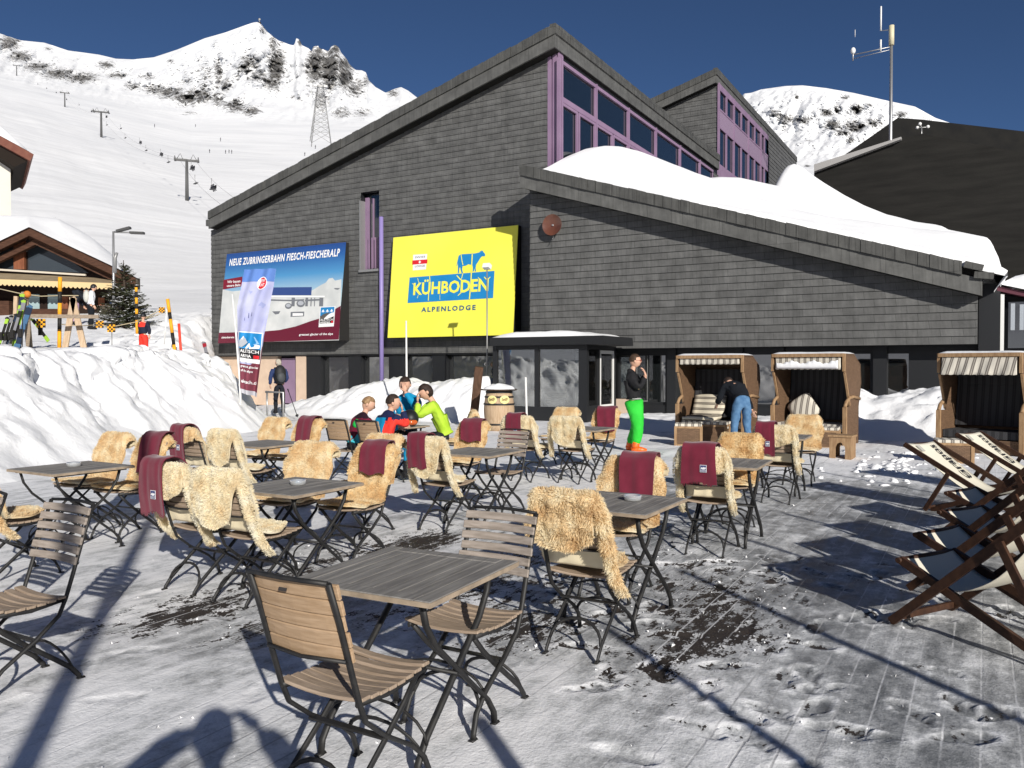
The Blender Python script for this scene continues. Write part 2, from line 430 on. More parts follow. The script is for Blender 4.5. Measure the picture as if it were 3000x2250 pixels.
SKY = [(-400, 60), (-100, 80), (0, 98), (20, 105), (60, 118), (130, 125), (200, 148), (290, 160), (340, 172), (390, 174), (450, 168), (520, 145), (600, 112), (660, 95), (715, 75), (742, 66), (758, 64), (770, 76), (785, 95),
       (815, 118), (850, 131), (862, 133), (868, 112), (878, 116), (884, 132), (905, 142), (912, 150), (918, 136), (932, 134), (937, 142), (950, 145), (962, 150), (970, 136), (982, 131), (992, 138), (1000, 155), (1015, 172), (1025, 190), (1042, 205),
       (1060, 206), (1072, 212), (1080, 235), (1100, 255), (1130, 272), (1150, 262), (1175, 255), (1195, 265), (1225, 288), (1300, 340), (1450, 430), (1900, 500), (2100, 380), (2180, 274), (2200, 272), (2230, 262), (2300, 252),
       (2350, 250), (2420, 258), (2500, 272), (2600, 295), (2680, 312), (2740, 345), (2900, 400), (3400, 480)]
px = np.concatenate([np.arange(-420, 1500, 4.0), np.arange(1500, 2150, 20.0), np.arange(2150, 2800, 4.0), np.arange(2800, 3420, 20.0)])
skyy = np.interp(px, [a for a, b in SKY], [b for a, b in SKY])
dl = [46, 60, 100, 160, 230, 350, 500, 680, 900, 1150]
T0 = [905, 850, 690, 570, 480, 385, 330, 290, 262, 235]      # px 0
T1 = [905, 860, 750, 650, 585, 520, 470, 430, 392, 360]      # px 560+
T2 = [905, 865, 780, 700, 640, 560, 500, 450, 412, 375]      # px 1000+
T3 = [990, 960, 880, 800, 740, 660, 600, 560, 520, 490]      # px 2200+
nr1 = 150
ld = np.linspace(math.log(46), math.log(1150), nr1)
def row(T): return np.interp(ld, np.log(dl), T)
A0, A1, A2, A3 = row(T0), row(T1), row(T2), row(T3)
pa = np.clip(px/560, -.5, 1)[None, :]; yy1 = A0[:, None]*(1-pa)+A1[:, None]*pa
pb = np.clip((px-560)/440, 0, 1)[None, :]; yy1 = yy1*(1-pb)+A2[:, None]*pb
pc = np.clip((px-1500)/500, 0, 1)[None, :]; yy1 = yy1*(1-pc)+A3[:, None]*pc
dd1 = np.exp(ld)[:, None]*np.ones_like(px)[None, :]
nr2 = 150
t = np.linspace(0, 1, nr2+1)[1:, None]
yend = yy1[-1][None, :]
yy2 = yend*(1-t)+skyy[None, :]*t
dd2 = 1150+(2300-1150)*(t**0.85)*np.ones_like(px)[None, :]
# couloirs, ribs and outcrops
PX2 = px[None, :]*np.ones_like(t)
rockmask = np.zeros_like(yy2)
ROCKS = [(25, 125, 45, 28, 1), (60, 165, 40, 22, 1), (110, 195, 50, 20, 1), (170, 215, 60, 20, 1), (240, 228, 60, 20, 1), (140, 142, 16, 7, .8), (310, 190, 30, 16, .9), (345, 220, 40, 10, .9), (390, 252, 28, 12, .9), (430, 225, 30, 12, .8),
         (455, 262, 40, 18, 1), (500, 272, 50, 22, 1), (545, 290, 45, 24, 1), (590, 280, 40, 28, 1), (600, 225, 28, 60, .6), (640, 205, 16, 60, .9), (660, 245, 22, 25, .9), (640, 290, 24, 26, 1), (690, 310, 40, 24, 1), (735, 325, 32, 20, 1), (500, 178, 14, 10, .8), (630, 130, 14, 18, .5),
         (735, 180, 40, 30, .9), (715, 200, 36, 22, .9), (810, 190, 30, 70, 1.2), (760, 225, 38, 24, .9), (800, 240, 36, 26, 1), (770, 85, 12, 16, .9), (800, 125, 20, 26, .9), (560, 330, 30, 8, .6), (545, 235, 30, 22, .6), (880, 122, 9, 14, 1.3),
         (925, 190, 34, 60, 1.2), (965, 200, 40, 70, 1.2), (1010, 220, 34, 50, 1.1), (985, 145, 14, 18, 1.2), (932, 150, 18, 18, 1.2), (1040, 260, 30, 34, .9), (1000, 330, 40, 22, .8), (1060, 330, 36, 20, .7), (940, 295, 30, 40, .8), (1075, 235, 16, 18, .9), (1150, 272, 22, 14, .9), (1010, 190, 30, 30, 1.1), (875, 288, 10, 8, .8),
         (2270, 330, 22, 16, .9), (2335, 283, 11, 8, 1), (2300, 348, 30, 14, 1), (2350, 350, 32, 16, 1), (2420, 330, 28, 14, 1), (2450, 318, 16, 16, 1), (2510, 320, 24, 18, 1), (2440, 365, 30, 18, 1.1), (2500, 370, 40, 22, 1.1), (2470, 388, 36, 14, 1), (2475, 284, 14, 7, 1), (2550, 308, 14, 7, .9), (2560, 360, 30, 18, 1), (2365, 488, 12, 8, 1), (2490, 410, 16, 14, .9), (2370, 412, 14, 6, .7), (2640, 335, 26, 10, 1), (2380, 450, 10, 6, .6), (2295, 372, 10, 8, .8)]
for cx, cy, rx, ry, s in ROCKS:
    rockmask = np.maximum(rockmask, s*np.exp(-(((PX2-cx)/rx)**2+((yy2-cy)/ry)**2)*0.9))
rib = fbm(PX2/34+yy2/60, yy2/30, 5, 21, .6)
fine = fbm(PX2/9, yy2/7, 3, 33, .6)
env = np.sin(np.clip(t, 0, 1)*PI)**0.6
yy2 = yy2+env*(4.0*rib+rockmask*(4.5*np.abs(rib)+3.0*fine))
dd2 = dd2*(1+0.055*env*rib+rockmask*env*(0.050*fbm(PX2/14, yy2/11, 4, 41, .65)))
rel = fbm(px[None, :]/190+ld[:, None]*1.5, ld[:, None]*1.6-px[None, :]/400, 4, 51)
yy1 = yy1+rel*9*np.sin(np.linspace(0, 1, nr1)*PI)[:, None]
yy = np.concatenate([yy1, yy2, yy2[-1:]+60], 0); dd = np.concatenate([dd1, dd2, dd2[-1:]*1.25], 0)
PXA = np.ones_like(yy)*px[None, :]
rx_ = (PXA-1500)/2400; ry_ = (1125-yy)/2400
dy_ = math.cos(PITCH)+ry_*math.sin(PITCH); dz_ = -math.sin(PITCH)+ry_*math.cos(PITCH)
tt = dd/dy_
Pm = np.stack([rx_*tt, dd, CAMZ+dz_*tt], -1)
first = Pm[:1].copy(); first[..., 1] -= 4; first[..., 2] = -3
Pm = np.concatenate([first, Pm], 0)
rk = np.concatenate([np.zeros((nr1+1, len(px))), rockmask, rockmask[-1:]*0], 0)
def mountain_material():
    m = bpy.data.materials.new('mountain_snow_and_rock'); m.use_nodes = True
    n = m.node_tree.nodes; l = m.node_tree.links; b = n['Principled BSDF']
    b.inputs['Roughness'].default_value = 0.75; b.inputs['Specular IOR Level'].default_value = 0.1
    tc = n.new('ShaderNodeTexCoord'); at = n.new('ShaderNodeAttribute'); at.attribute_name = 'rock'
    def nz(scale, det, st=(1, 1, 1), r=.6):
        mp = n.new('ShaderNodeMapping'); mp.inputs['Scale'].default_value = st; l.new(tc.outputs['Object'], mp.inputs[0])
        t = n.new('ShaderNodeTexNoise'); t.inputs['Scale'].default_value = scale; t.inputs['Detail'].default_value = det; t.inputs['Roughness'].default_value = r
        l.new(mp.outputs[0], t.inputs['Vector']); return t.outputs['Fac']
    a = nz(0.060, 9, (1, 1, .6), .82)
    def M2(op, x, y):
        k = n.new('ShaderNodeMath'); k.operation = op
        for i, q in enumerate((x, y)):
            if hasattr(q, 'links'): l.new(q, k.inputs[i])
            else: k.inputs[i].default_value = q
        return k.outputs[0]
    v = M2('ADD', M2('MULTIPLY', at.outputs['Fac'], 0.235), a)
    r = n.new('ShaderNodeValToRGB'); r.color_ramp.elements[0].position = 0.655; r.color_ramp.elements[1].position = 0.675
    r.color_ramp.elements[0].color = (0, 0, 0, 1); r.color_ramp.elements[1].color = (1, 1, 1, 1); l.new(v, r.inputs[0])
    c2 = nz(0.05, 5)
    rc = n.new('ShaderNodeValToRGB'); rc.color_ramp.elements[0].color = (0.09, 0.088, 0.088, 1); rc.color_ramp.elements[1].color = (0.27, 0.255, 0.235, 1)
    rc.color_ramp.elements[0].position = .4; rc.color_ramp.elements[1].position = .75
    l.new(c2, rc.inputs[0])
    tr = nz(0.010, 6, (1, .8, 1), .6)
    sn = n.new('ShaderNodeValToRGB'); sn.color_ramp.elements[0].color = (0.80, 0.805, 0.82, 1); sn.color_ramp.elements[1].color = (0.90, 0.90, 0.905, 1)
    sn.color_ramp.elements[0].position = .35; sn.color_ramp.elements[1].position = .6
    l.new(tr, sn.inputs[0])
    mx = n.new('ShaderNodeMix'); mx.data_type = 'RGBA'; l.new(r.outputs[0], mx.inputs[0]); l.new(sn.outputs[0], mx.inputs[6]); l.new(rc.outputs[0], mx.inputs[7])
    l.new(mx.outputs[2], b.inputs['Base Color'])
    mp_ = n.new('ShaderNodeMapping'); mp_.inputs['Rotation'].default_value = (0, 0, -.55); mp_.inputs['Scale'].default_value = (.05, 1, 1); l.new(tc.outputs['Object'], mp_.inputs[0])
    tk = n.new('ShaderNodeTexNoise'); tk.inputs['Scale'].default_value = .16; tk.inputs['Detail'].default_value = 6; l.new(mp_.outputs[0], tk.inputs['Vector'])
    tm = n.new('ShaderNodeMapRange'); tm.inputs[1].default_value = .42; tm.inputs[2].default_value = .58; tm.inputs[3].default_value = .93; tm.inputs[4].default_value = 1.0; l.new(tk.outputs['Fac'], tm.inputs[0])
    tx = n.new('ShaderNodeMix'); tx.data_type = 'RGBA'; tx.blend_type = 'MULTIPLY'; tx.inputs[0].default_value = 1; l.new(mx.outputs[2], tx.inputs[6]); l.new(tm.outputs[0], tx.inputs[7]); l.new(tx.outputs[2], b.inputs['Base Color'])
    b1 = n.new('ShaderNodeBump'); b1.inputs['Strength'].default_value = .45; b1.inputs['Distance'].default_value = 7
    l.new(nz(0.012, 8, (1, 1, 1), .55), b1.inputs['Height'])
    b2 = n.new('ShaderNodeBump'); b2.inputs['Strength'].default_value = .15; b2.inputs['Distance'].default_value = .6
    l.new(nz(0.10, 6, (1, 1, 1), .6), b2.inputs['Height']); l.new(b1.outputs[0], b2.inputs['Normal']); l.new(b2.outputs[0], b.inputs['Normal'])
    return m
mt = fastgrid('mountains', Pm, mountain_material(), attrs={'rock': rk}); tag(mt, kind='structure')
# hills behind the viewer (seen only in window panes)
an = np.linspace(R(150), R(390), 70); rr = np.array([90, 300, 700, 1500, 1800])[:, None]
hh = np.array([-1, 4, 60, 330, 100])[:, None]*(1+.35*fbm(an*4, an*0, 4, 61))[None, :]
tag(fastgrid('hills', np.stack([rr*np.cos(an), rr*np.sin(an), hh], -1), M_SNOWSOFT), kind='structure')

# ---------------------------------------------------------------- left snow bank and the piste platform behind it
def xb(y): return np.interp(y, [3, 6, 12, 18, 21, 23, 25, 28, 33, 38, 41, 44, 50], [-6.0, -6.4, -6.9, -6.5, -6.3, -6.4, -7.6, -10.0, -11.5, -12.5, -12.5, -10, -7.5])
def plateau(x, y):
    d = y
    z = np.interp(d, [0, 12, 15, 20, 26, 32, 40, 46, 48, 52], [1.7, 1.75, 1.85, 2.0, 2.35, 3.2, 4.2, 5.08, 5.05, 4.5])
    return z
xs = np.concatenate([np.arange(-60, -22, .8), np.arange(-22, -5.0, .085)]); ys = np.concatenate([np.arange(2, 9, .15), np.arange(9, 27, .085), np.arange(27, 50, .3)])
X, Y = np.meshgrid(xs, ys)
D = xb(Y)-X+0.5*fbm(Y*.55, X*.3, 3, 71)
fall = sstep(0, 2.5, D)
zz = plateau(X, Y)
lump = fbm(X*.75, Y*.75, 4, 73)
ch = np.abs(fbm(X*1.5+3, Y*1.5, 4, 75, .55))
blocky = sstep(.03, .28, ch)
wn = sstep(.2, 1.6, D)*sstep(5.5, 3.0, D)
Z = zz*fall**0.8 + wn*(0.30*lump-0.10+0.12*blocky) + 0.03*fbm(X*3.2, Y*3.2, 3, 77)*sstep(0, .5, D)
Z += sstep(4, 9, D)*0.12*fbm(X*.3, Y*.3, 3, 78)
Z = np.where(D < 0, -0.1, Z-0.04)
def bank_z(x, y):
    i = np.clip(np.searchsorted(ys, y), 1, len(ys)-1); j = np.clip(np.searchsorted(xs, x), 1, len(xs)-1)
    return float(BANKZ[i, j])
BANKZ = Z
xs_b, ys_b = xs, ys
def bank_z(x, y):
    i = int(np.clip(np.searchsorted(ys_b, y), 1, len(ys_b)-1)); j = int(np.clip(np.searchsorted(xs_b, x), 1, len(xs_b)-1))
    return float(BANKZ[i, j])
XD = X+wn*(0.34*fbm(Y*1.0+5, Z*2.2, 3, 79)+0.10*(sstep(.02, .3, np.abs(fbm(Y*1.7, Z*3.0, 3, 80)))-.5))
tag(fastgrid('snow_bank', np.stack([XD, Y, Z], -1), M_SNOW), kind='structure')
# ridge of cleared snow along the building front (building frame)
def prof(pts, y):
    """pixel contour -> (x, z) on plane y"""
    q = [by(a, b, y) for a, b in pts]; q.sort(key=lambda p: p.x)
    return [p.x for p in q], [p.z for p in q]
RY = -2.1
px1, pz1 = prof([(770, 1230), (830, 1205), (900, 1172), (960, 1165), (1050, 1135), (1110, 1120), (1165, 1108), (1215, 1118), (1260, 1130), (1310, 1117), (1380, 1112), (1440, 1108)], RY)
px2, pz2 = prof([(2460, 1170), (2510, 1148), (2560, 1170), (2600, 1166), (2660, 1152), (2720, 1148), (2780, 1140), (3000, 1150)], RY)
xs = np.arange(-19, 16, .09); ys = np.arange(-6.5, 1.0, .085)
X, Y = np.meshgrid(xs, ys)
hz = np.interp(xs, px1+[px1[-1]+.25], pz1+[0.0], left=0.0)
hz = np.maximum(hz, np.interp(xs, [px2[0]-.8]+px2, [0.30]+pz2, left=0.0))
hz = np.maximum(hz, np.where((xs > by(1850, 1200, -1).x) & (xs < px2[0]), .28, 0))
hz = hz[None, :]
front = -4.6+0.6*fbm(X*.5, X*0, 3, 81)
f = sstep(front, RY-.2, Y); back = 1-0.35*sstep(RY+.3, .6, Y)
Z = hz*f*back+sstep(.1, .5, hz*f)*(0.16*fbm(X*1.1, Y*1.1, 4, 83)+0.10*sstep(.05, .3, np.abs(fbm(X*2.1, Y*2.1, 3, 85)))-.04)*0.8+0.04*fbm(X*3, Y*3, 3, 86)*sstep(.02, .2, hz*f)
Z = np.where(hz*f < .01, -.1, Z)
o = fastgrid('snow_ridge', np.stack([X, Y, Z], -1), M_SNOW); o.location = OB; o.rotation_euler = (0, 0, TH); tag(o, kind='structure')
# rubble of kicked-up snow at the foot of the right-hand bank
mb = MB()
for k in range(420):
    p = on_z(2640+rng.normal()*110, 1330+abs(rng.normal())*34); r = .012+abs(rng.normal())*.030
    q_ = rng.uniform(0, 6, 3)
    mb.ball(p+Vector((0, 0, r*.2)), (r*rng.uniform(.8, 1.5), r*rng.uniform(.8, 1.3), r*.8), 7, 5, 0, None, lambda p_, c_: c_*(1+.35*math.sin(p_.x*4+q_[0])*math.sin(p_.y*5+q_[1])+.2*math.sin(p_.z*6+q_[2])))
tag(mb.build('snow_clods', M_SNOW), 'clods of broken snow below the bank beside the beach baskets', 'snow', kind='stuff')
# ---------------------------------------------------------------- building materials
def slate_mat(name, rowh, base=(0.093, 0.093, 0.091), bwid=0.52, vertical=False, var=1.0, zoff=0.0):
    m = bpy.data.materials.new(name); m.use_nodes = True
    n = m.node_tree.nodes; l = m.node_tree.links; b = n['Principled BSDF']
    b.inputs['Roughness'].default_value = 0.62; b.inputs['Specular IOR Level'].default_value = 0.45
    tc = n.new('ShaderNodeTexCoord'); sp = n.new('ShaderNodeSeparateXYZ'); l.new(tc.outputs['Object'], sp.inputs[0])
    cb = n.new('ShaderNodeCombineXYZ')
    ad = n.new('ShaderNodeMath'); ad.operation = 'ADD'; l.new(sp.outputs[0], ad.inputs[0]); l.new(sp.outputs[1], ad.inputs[1])
    l.new(ad.outputs[0], cb.inputs[0])
    sb = n.new('ShaderNodeMath'); sb.operation = 'SUBTRACT'; l.new(sp.outputs[2], sb.inputs[0]); sb.inputs[1].default_value = zoff
    l.new(sb.outputs[0], cb.inputs[1])
    br = n.new('ShaderNodeTexBrick'); l.new(cb.outputs[0], br.inputs['Vector'])
    br.inputs['Scale'].default_value = 1; br.inputs['Brick Width'].default_value = bwid; br.inputs['Row Height'].default_value = rowh
    br.inputs['Mortar Size'].default_value = 0.005; br.inputs['Mortar Smooth'].default_value = 0.2; br.offset = 0.5; br.inputs['Bias'].default_value = 0.0
    d = 0.11*var
    br.inputs['Color1'].default_value = (*[c*(1-d) for c in base], 1); br.inputs['Color2'].default_value = (*[c*(1+d) for c in base], 1)
    br.inputs['Mortar'].default_value = (*[c*.35 for c in base], 1)
    t = n.new('ShaderNodeTexNoise'); t.inputs['Scale'].default_value = 2.2; t.inputs['Detail'].default_value = 7; t.inputs['Roughness'].default_value = .65
    l.new(cb.outputs[0], t.inputs['Vector'])
    mr = n.new('ShaderNodeMapRange'); mr.inputs[1].default_value = .3; mr.inputs[2].default_value = .7; mr.inputs[3].default_value = .74; mr.inputs[4].default_value = 1.3
    l.new(t.outputs['Fac'], mr.inputs[0])
    mp = n.new('ShaderNodeMapping'); mp.inputs['Scale'].default_value = (9, .8, 1); l.new(cb.outputs[0], mp.inputs[0])
    t2 = n.new('ShaderNodeTexNoise'); t2.inputs['Scale'].default_value = 1.5; t2.inputs['Detail'].default_value = 4; l.new(mp.outputs[0], t2.inputs['Vector'])
    mr2 = n.new('ShaderNodeMapRange'); mr2.inputs[1].default_value = .35; mr2.inputs[2].default_value = .75; mr2.inputs[3].default_value = .88; mr2.inputs[4].default_value = 1.22
    l.new(t2.outputs['Fac'], mr2.inputs[0])
    mu = n.new('ShaderNodeMath'); mu.operation = 'MULTIPLY'; l.new(mr.outputs[0], mu.inputs[0]); l.new(mr2.outputs[0], mu.inputs[1])
    mx = n.new('ShaderNodeMix'); mx.data_type = 'RGBA'; mx.blend_type = 'MULTIPLY'; mx.inputs[0].default_value = 1
    l.new(br.outputs['Color'], mx.inputs[6]); l.new(mu.outputs[0], mx.inputs[7]); l.new(mx.outputs[2], b.inputs['Base Color'])
    bp = n.new('ShaderNodeBump'); bp.inputs['Strength'].default_value = .5; bp.inputs['Distance'].default_value = .01
    l.new(t.outputs['Fac'], bp.inputs['Height']); l.new(bp.outputs[0], b.inputs['Normal'])
    return m
RH = 0.205
M_SLATE = slate_mat('slate_wall', RH, zoff=2.2)
M_SLATE2 = slate_mat('slate_wall_far', RH*1.35, zoff=2.2, bwid=.8)
M_FASCIA = slate_mat('slate_verge', 5.0, base=(0.088, 0.088, 0.084), bwid=.75, zoff=-50)
M_RTILE = slate_mat('verge_tile', 9.0, base=(0.066, 0.066, 0.062), bwid=.24, zoff=-50, var=1.3)
M_BLACK = mat('black_paint', (0.012, 0.013, 0.015), .5, .4)
M_DARKROOF = mat('black_shingle', (0.0135, 0.013, 0.012), .85, .15, noise=(1.2, (0.022, 0.021, 0.019), 5), bump=(8, .3, .02), stretch=(.4, 1, 3))
M_PURPLE = mat('lilac_painted_metal', (0.215, 0.14, 0.225), .5, .4, noise=(1.2, (0.26, 0.175, 0.265), 3))
M_PURPLE2 = mat('violet_painted_pipe', (0.25, 0.20, 0.45), .45, .4)
M_GLASS = mat('window_glass', (0.008, 0.013, 0.02), .03, .9); M_GLASS.node_tree.nodes['Principled BSDF'].inputs['IOR'].default_value = 1.7
M_GLASSG = mat('shopfront_glass', (0.012, 0.014, 0.015), .02, .75); M_GLASSG.node_tree.nodes['Principled BSDF'].inputs['IOR'].default_value = 2.3
M_PLASTER = mat('pale_plaster', (0.55, 0.42, 0.32), .85, .1, noise=(3, (0.62, 0.48, 0.37), 3))
M_WHITE = mat('white_paint', (0.75, 0.75, 0.73), .6, .3)
M_GREYM = mat('grey_metal', (0.28, 0.28, 0.28), .45, .5, metal=.4)
M_STEEL = mat('galvanised_steel', (0.42, 0.42, 0.42), .4, .5, metal=.7)
M_WALLD = mat('dark_interior', (0.03, 0.028, 0.026), .8, .1)

class Bld:
    pass
def clad(mb, x0, x1, z0, ztop, y, holes=(), rh=RH, lap=0.027, mi=0):
    """slate courses: each course leans out at its foot, real shadow lines. ztop(x) = upper outline"""
    z = z0
    while True:
        zt = z+rh
        # x range where wall is higher than z
        segs = [(x0, x1)]
        xs_ = np.linspace(x0, x1, 241)
        ok = np.array([ztop(x) > z+.02 for x in xs_])
        if not ok.any(): break
        a = xs_[ok][0]; b = xs_[ok][-1]
        segs = [(a, b)]
        for (hx0, hx1, hz0, hz1) in holes:
            if zt > hz0+.02 and z < hz1-.02:
                ns = []
                for s0, s1 in segs:
                    if hx0 > s0 and hx1 < s1: ns += [(s0, hx0), (hx1, s1)]
                    else: ns.append((s0, s1))
                segs = ns
        for s0, s1 in segs:
            # break into pieces so the sloped top can be followed
            n = max(1, int((s1-s0)/.8))
            xx = np.linspace(s0, s1, n+1)
            for i in range(n):
                xa, xc = xx[i], xx[i+1]
                ta = min(zt, ztop(xa)); tb = min(zt, ztop(xc))
                if ta <= z+.001 and tb <= z+.001: continue
                ta = max(ta, z+.001); tb = max(tb, z+.001)
                fa = lap*(1-(ta-z)/rh); fb = lap*(1-(tb-z)/rh)
                mb.add([(xa, y-lap, z), (xc, y-lap, z), (xc, y-fb, tb), (xa, y-fa, ta)], [(0, 1, 2, 3)], mi)
                mb.add([(xa, y-lap, z), (xc, y-lap, z), (xc, y+.01, z), (xa, y+.01, z)], [(0, 3, 2, 1)], mi)
        z = zt
        if z > 40: break

lodge = thing('lodge_building', 'large dark slate lodge with mono-pitch roofs and lilac clerestory windows', 'building', OB, TH)
YL = 1.45
ZB = 2.2
# --- right block
r0 = by(1553, 570, 0); r1 = by(2865, 872, 0)
XR = r1.x
def zr(x): return r0.z+(r1.z-r0.z)*(x-r0.x)/(r1.x-r0.x)
SL = (r1.z-r0.z)/(r1.x-r0.x)
mb = MB(); clad(mb, 0, XR, ZB, lambda x: zr(x)+.18, 0.0)
mb.build('wall', M_SLATE, lodge)
mb = MB()
mb.prism([(0, .03, ZB), (XR, .03, ZB), (XR, .03, zr(XR)+.15), (0, .03, zr(0)+.15)], (0, .25, 0))
mb.bb(XR-.25, XR, .28, 20, ZB, zr(XR)+.1)
mb.bb(0, .25, .28, YL+.3, ZB, zr(0)+.1)
mb.bb(XR-.05, XR+1.0, .7, 1.0, 0, zr(XR)+.2)      # dark side wall beyond the corner
mb.build('wall_core', M_BLACK, lodge)
def slab(name, xa, za, xb_, zb_, y0, y1, thick, mts, parent):
    mb = MB(); mb.prism([(xa, y0, za-thick), (xb_, y0, zb_-thick), (xb_, y0, zb_), (xa, y0, za)], (0, y1-y0, 0)); return mb.build(name, mts, parent)
# verge: measured on the plane y=-0.5
q0 = by(1521, 481, -.5); q1 = by(2819, 765, -.5)
m0 = by(1522, 510, -.5); b0 = by(1522, 548, -.5)
s_ = (q1.z-q0.z)/(q1.x-q0.x)
Q0x, Q0z, S_R = q0.x, q0.z, s_
def ztopR(x): return Q0z+S_R*(x-Q0x)
tb = q0.z-m0.z; fb_ = m0.z-b0.z
XE = by(2879, 815, -.5).x
roofR = slab('roof', q0.x+.05, ztopR(q0.x)-.12, XE, ztopR(XE)-.12, -.38, 21.5, tb+fb_-.12, M_DARKROOF, lodge)
mb = MB()
xx = np.arange(q0.x, q1.x, .27)
for i, x in enumerate(xx):
    e = .012*math.sin(i*7.3)+.006*(i % 3); a = min(.262, q1.x-x)
    if a < .05: continue
    jx = rng.uniform(-.006, .006)
    mb.prism([(x+jx, -.52-e, ztopR(x)-tb-.02), (x+a+jx, -.52-e, ztopR(x+a)-tb-.02), (x+a+jx, -.505-e, ztopR(x+a)+rng.uniform(-.012, .012)), (x+jx, -.505-e, ztopR(x)+rng.uniform(-.01, .01))], (0, .30, 0))
mb.build('verge_tiles', M_RTILE, lodge)
mb = MB()
nn = 12
xs_ = np.linspace(q0.x+.02, XE, nn+1)
for i in range(nn):
    xa, xc = xs_[i], xs_[i+1]-.006
    for k, (u0, u1, yo) in enumerate(((tb, tb+fb_*.48, -.465), (tb+fb_*.48, tb+fb_, -.482))):
        mb.prism([(xa, yo-.012, ztopR(xa)-u1), (xc, yo-.012, ztopR(xc)-u1), (xc, yo, ztopR(xc)-u0), (xa, yo, ztopR(xa)-u0)], (0, .075, 0))
mb.build('verge_boards', M_FASCIA, lodge)
# broken tiles at the low end
mb = MB()
for dx, dz, a in ((.0, -.16, .12), (.22, -.40, -.05)):
    mb.box((q1.x+.25+dx, -.45, ztopR(q1.x)+dz+.02), (.42, .22, .16), 0, Matrix.Rotation(a+.18, 3, 'Y'))
mb.build('loose_tile', M_RTILE, lodge)

# --- left block
XLf = by(619, 682, YL).x
XC = by(1605, 300, YL).x
w0 = by(619, 682, YL); w1 = by(1601, 158, YL)
def zl(x): return w0.z+(w1.z-w0.z)*(x-w0.x)/(w1.x-w0.x)
hA = by(1062, 800, YL); hB = by(1110, 560, YL); hL = by(1058, 700, YL)
HX0, HX1, HZ0, HZ1 = hL.x, by(1112, 700, YL).x, by(1058, 792, YL).z, by(1085, 562, YL).z
XSTEP = by(641, 990, YL).x
ZB2 = by(1060, 1037, YL).z
mb = MB(); clad(mb, XLf, XC, ZB2, lambda x: zl(x)+.1, YL, holes=[(HX0, HX1, HZ0, HZ1)])
mb.build('wall', M_SLATE, lodge)
mb = MB()
yb = YL+.02
# backing wall with the window opening left free
mb.prism([(XLf, yb, ZB2), (HX0, yb, ZB2), (HX0, yb, zl(HX0)+.08), (XLf, yb, zl(XLf)+.08)], (0, .2, 0))
mb.prism([(HX1, yb, ZB2), (XC, yb, ZB2), (XC, yb, zl(XC)+.08), (HX1, yb, zl(HX1)+.08)], (0, .2, 0))
mb.prism([(HX0, yb, ZB2), (HX1, yb, ZB2), (HX1, yb, HZ0), (HX0, yb, HZ0)], (0, .2, 0))
mb.prism([(HX0, yb, HZ1), (HX1, yb, HZ1), (HX1, yb, zl(HX1)+.08), (HX0, yb, zl(HX0)+.08)], (0, .2, 0))
mb.bb(XLf, XLf+.2, yb+.2, 20, ZB2, zl(XLf))
mb.bb(XLf, XC, 19.6, 19.8, 0, 4.0)
mb.build('wall_core', M_BLACK, lodge)
# narrow recessed window
yw = YL+.30
wn = MB(); wn.bb(HX0+.01, HX0+.20, yw-.06, yw, HZ0, HZ1-.15, 0); wn.bb(HX0+.36, HX0+.41, yw-.03, yw+.02, HZ0+.1, HZ1-.2, 0)
wnd = wn.build('window', M_PURPLE, lodge)
MB().bb(HX0-.02, HX1+.02, yw+.02, yw+.06, HZ0, HZ1).build('pane', M_GLASS, wnd)
mb = MB()
for i in range(5):
    x = HX0+.22+i*.16; mb.bb(x, x+.05, yw-.14, yw-.09, HZ0+.06, HZ0+(HZ1-HZ0)*.42)
mb.build('railing', M_PURPLE, wnd)
mb = MB(); mb.bb(HX0-.04, HX1+.02, YL-.12, YL+.3, HZ0-.09, HZ0); mb.bb(HX0-.05, HX0+.01, YL-.05, YL+.36, HZ0, HZ1-.3)
mb.build('sill', M_GREYM, wnd)
# roof of left block
q0 = by(609, 619, YL-.5); q1 = by(1626, 68, YL-.5); m0 = by(1624, 97, YL-.5); b0 = by(1624, 136, YL-.5)
s2 = (q1.z-q0.z)/(q1.x-q0.x); tl = q1.z-m0.z; fl = m0.z-b0.z
Q0Lx, Q0Lz = q0.x, q0.z
def ztopL(x): return Q0Lz+s2*(x-Q0Lx)
YEND = 0
XE2 = q1.x
ye = bx_(2109, 440, XE2).y
slab('roof', q0.x, ztopL(q0.x)-.1, XE2-.06, ztopL(XE2-.06)-.1, YL-.38, ye, tl+fl-.12, M_DARKROOF, lodge)
mb = MB()
n_ = 0
x = q0.x
while x < XE2-.02:
    a = min(.285, XE2-x); e = .012*math.sin(n_*5.1)+.006*(n_ % 3); n_ += 1
    mb.prism([(x, YL-.52-e, ztopL(x)-tl-.02), (x+a-.008, YL-.52-e, ztopL(x+a)-tl-.02), (x+a-.008, YL-.505-e, ztopL(x+a)+rng.uniform(-.015, .015)), (x, YL-.505-e, ztopL(x)+rng.uniform(-.012, .012))], (0, .3, 0))
    x += .285
mb.build('verge_tiles', M_RTILE, lodge)
mb = MB()
xs_ = np.linspace(q0.x+.02, XE2-.03, 14)
for i in range(13):
    xa, xc = xs_[i], xs_[i+1]-.006
    for (u0, u1, yo) in ((tl, tl+fl*.48, YL-.465), (tl+fl*.48, tl+fl, YL-.482)):
        mb.prism([(xa, yo-.012, ztopL(xa)-u1), (xc, yo-.012, ztopL(xc)-u1), (xc, yo, ztopL(xc)-u0), (xa, yo, ztopL(xa)-u0)], (0, .075, 0))
mb.bb(q0.x-.2, q0.x-.02, YL-.45, ye, ztopL(q0.x)-.62, ztopL(q0.x)-.35)
mb.build('verge_boards', M_FASCIA, lodge)
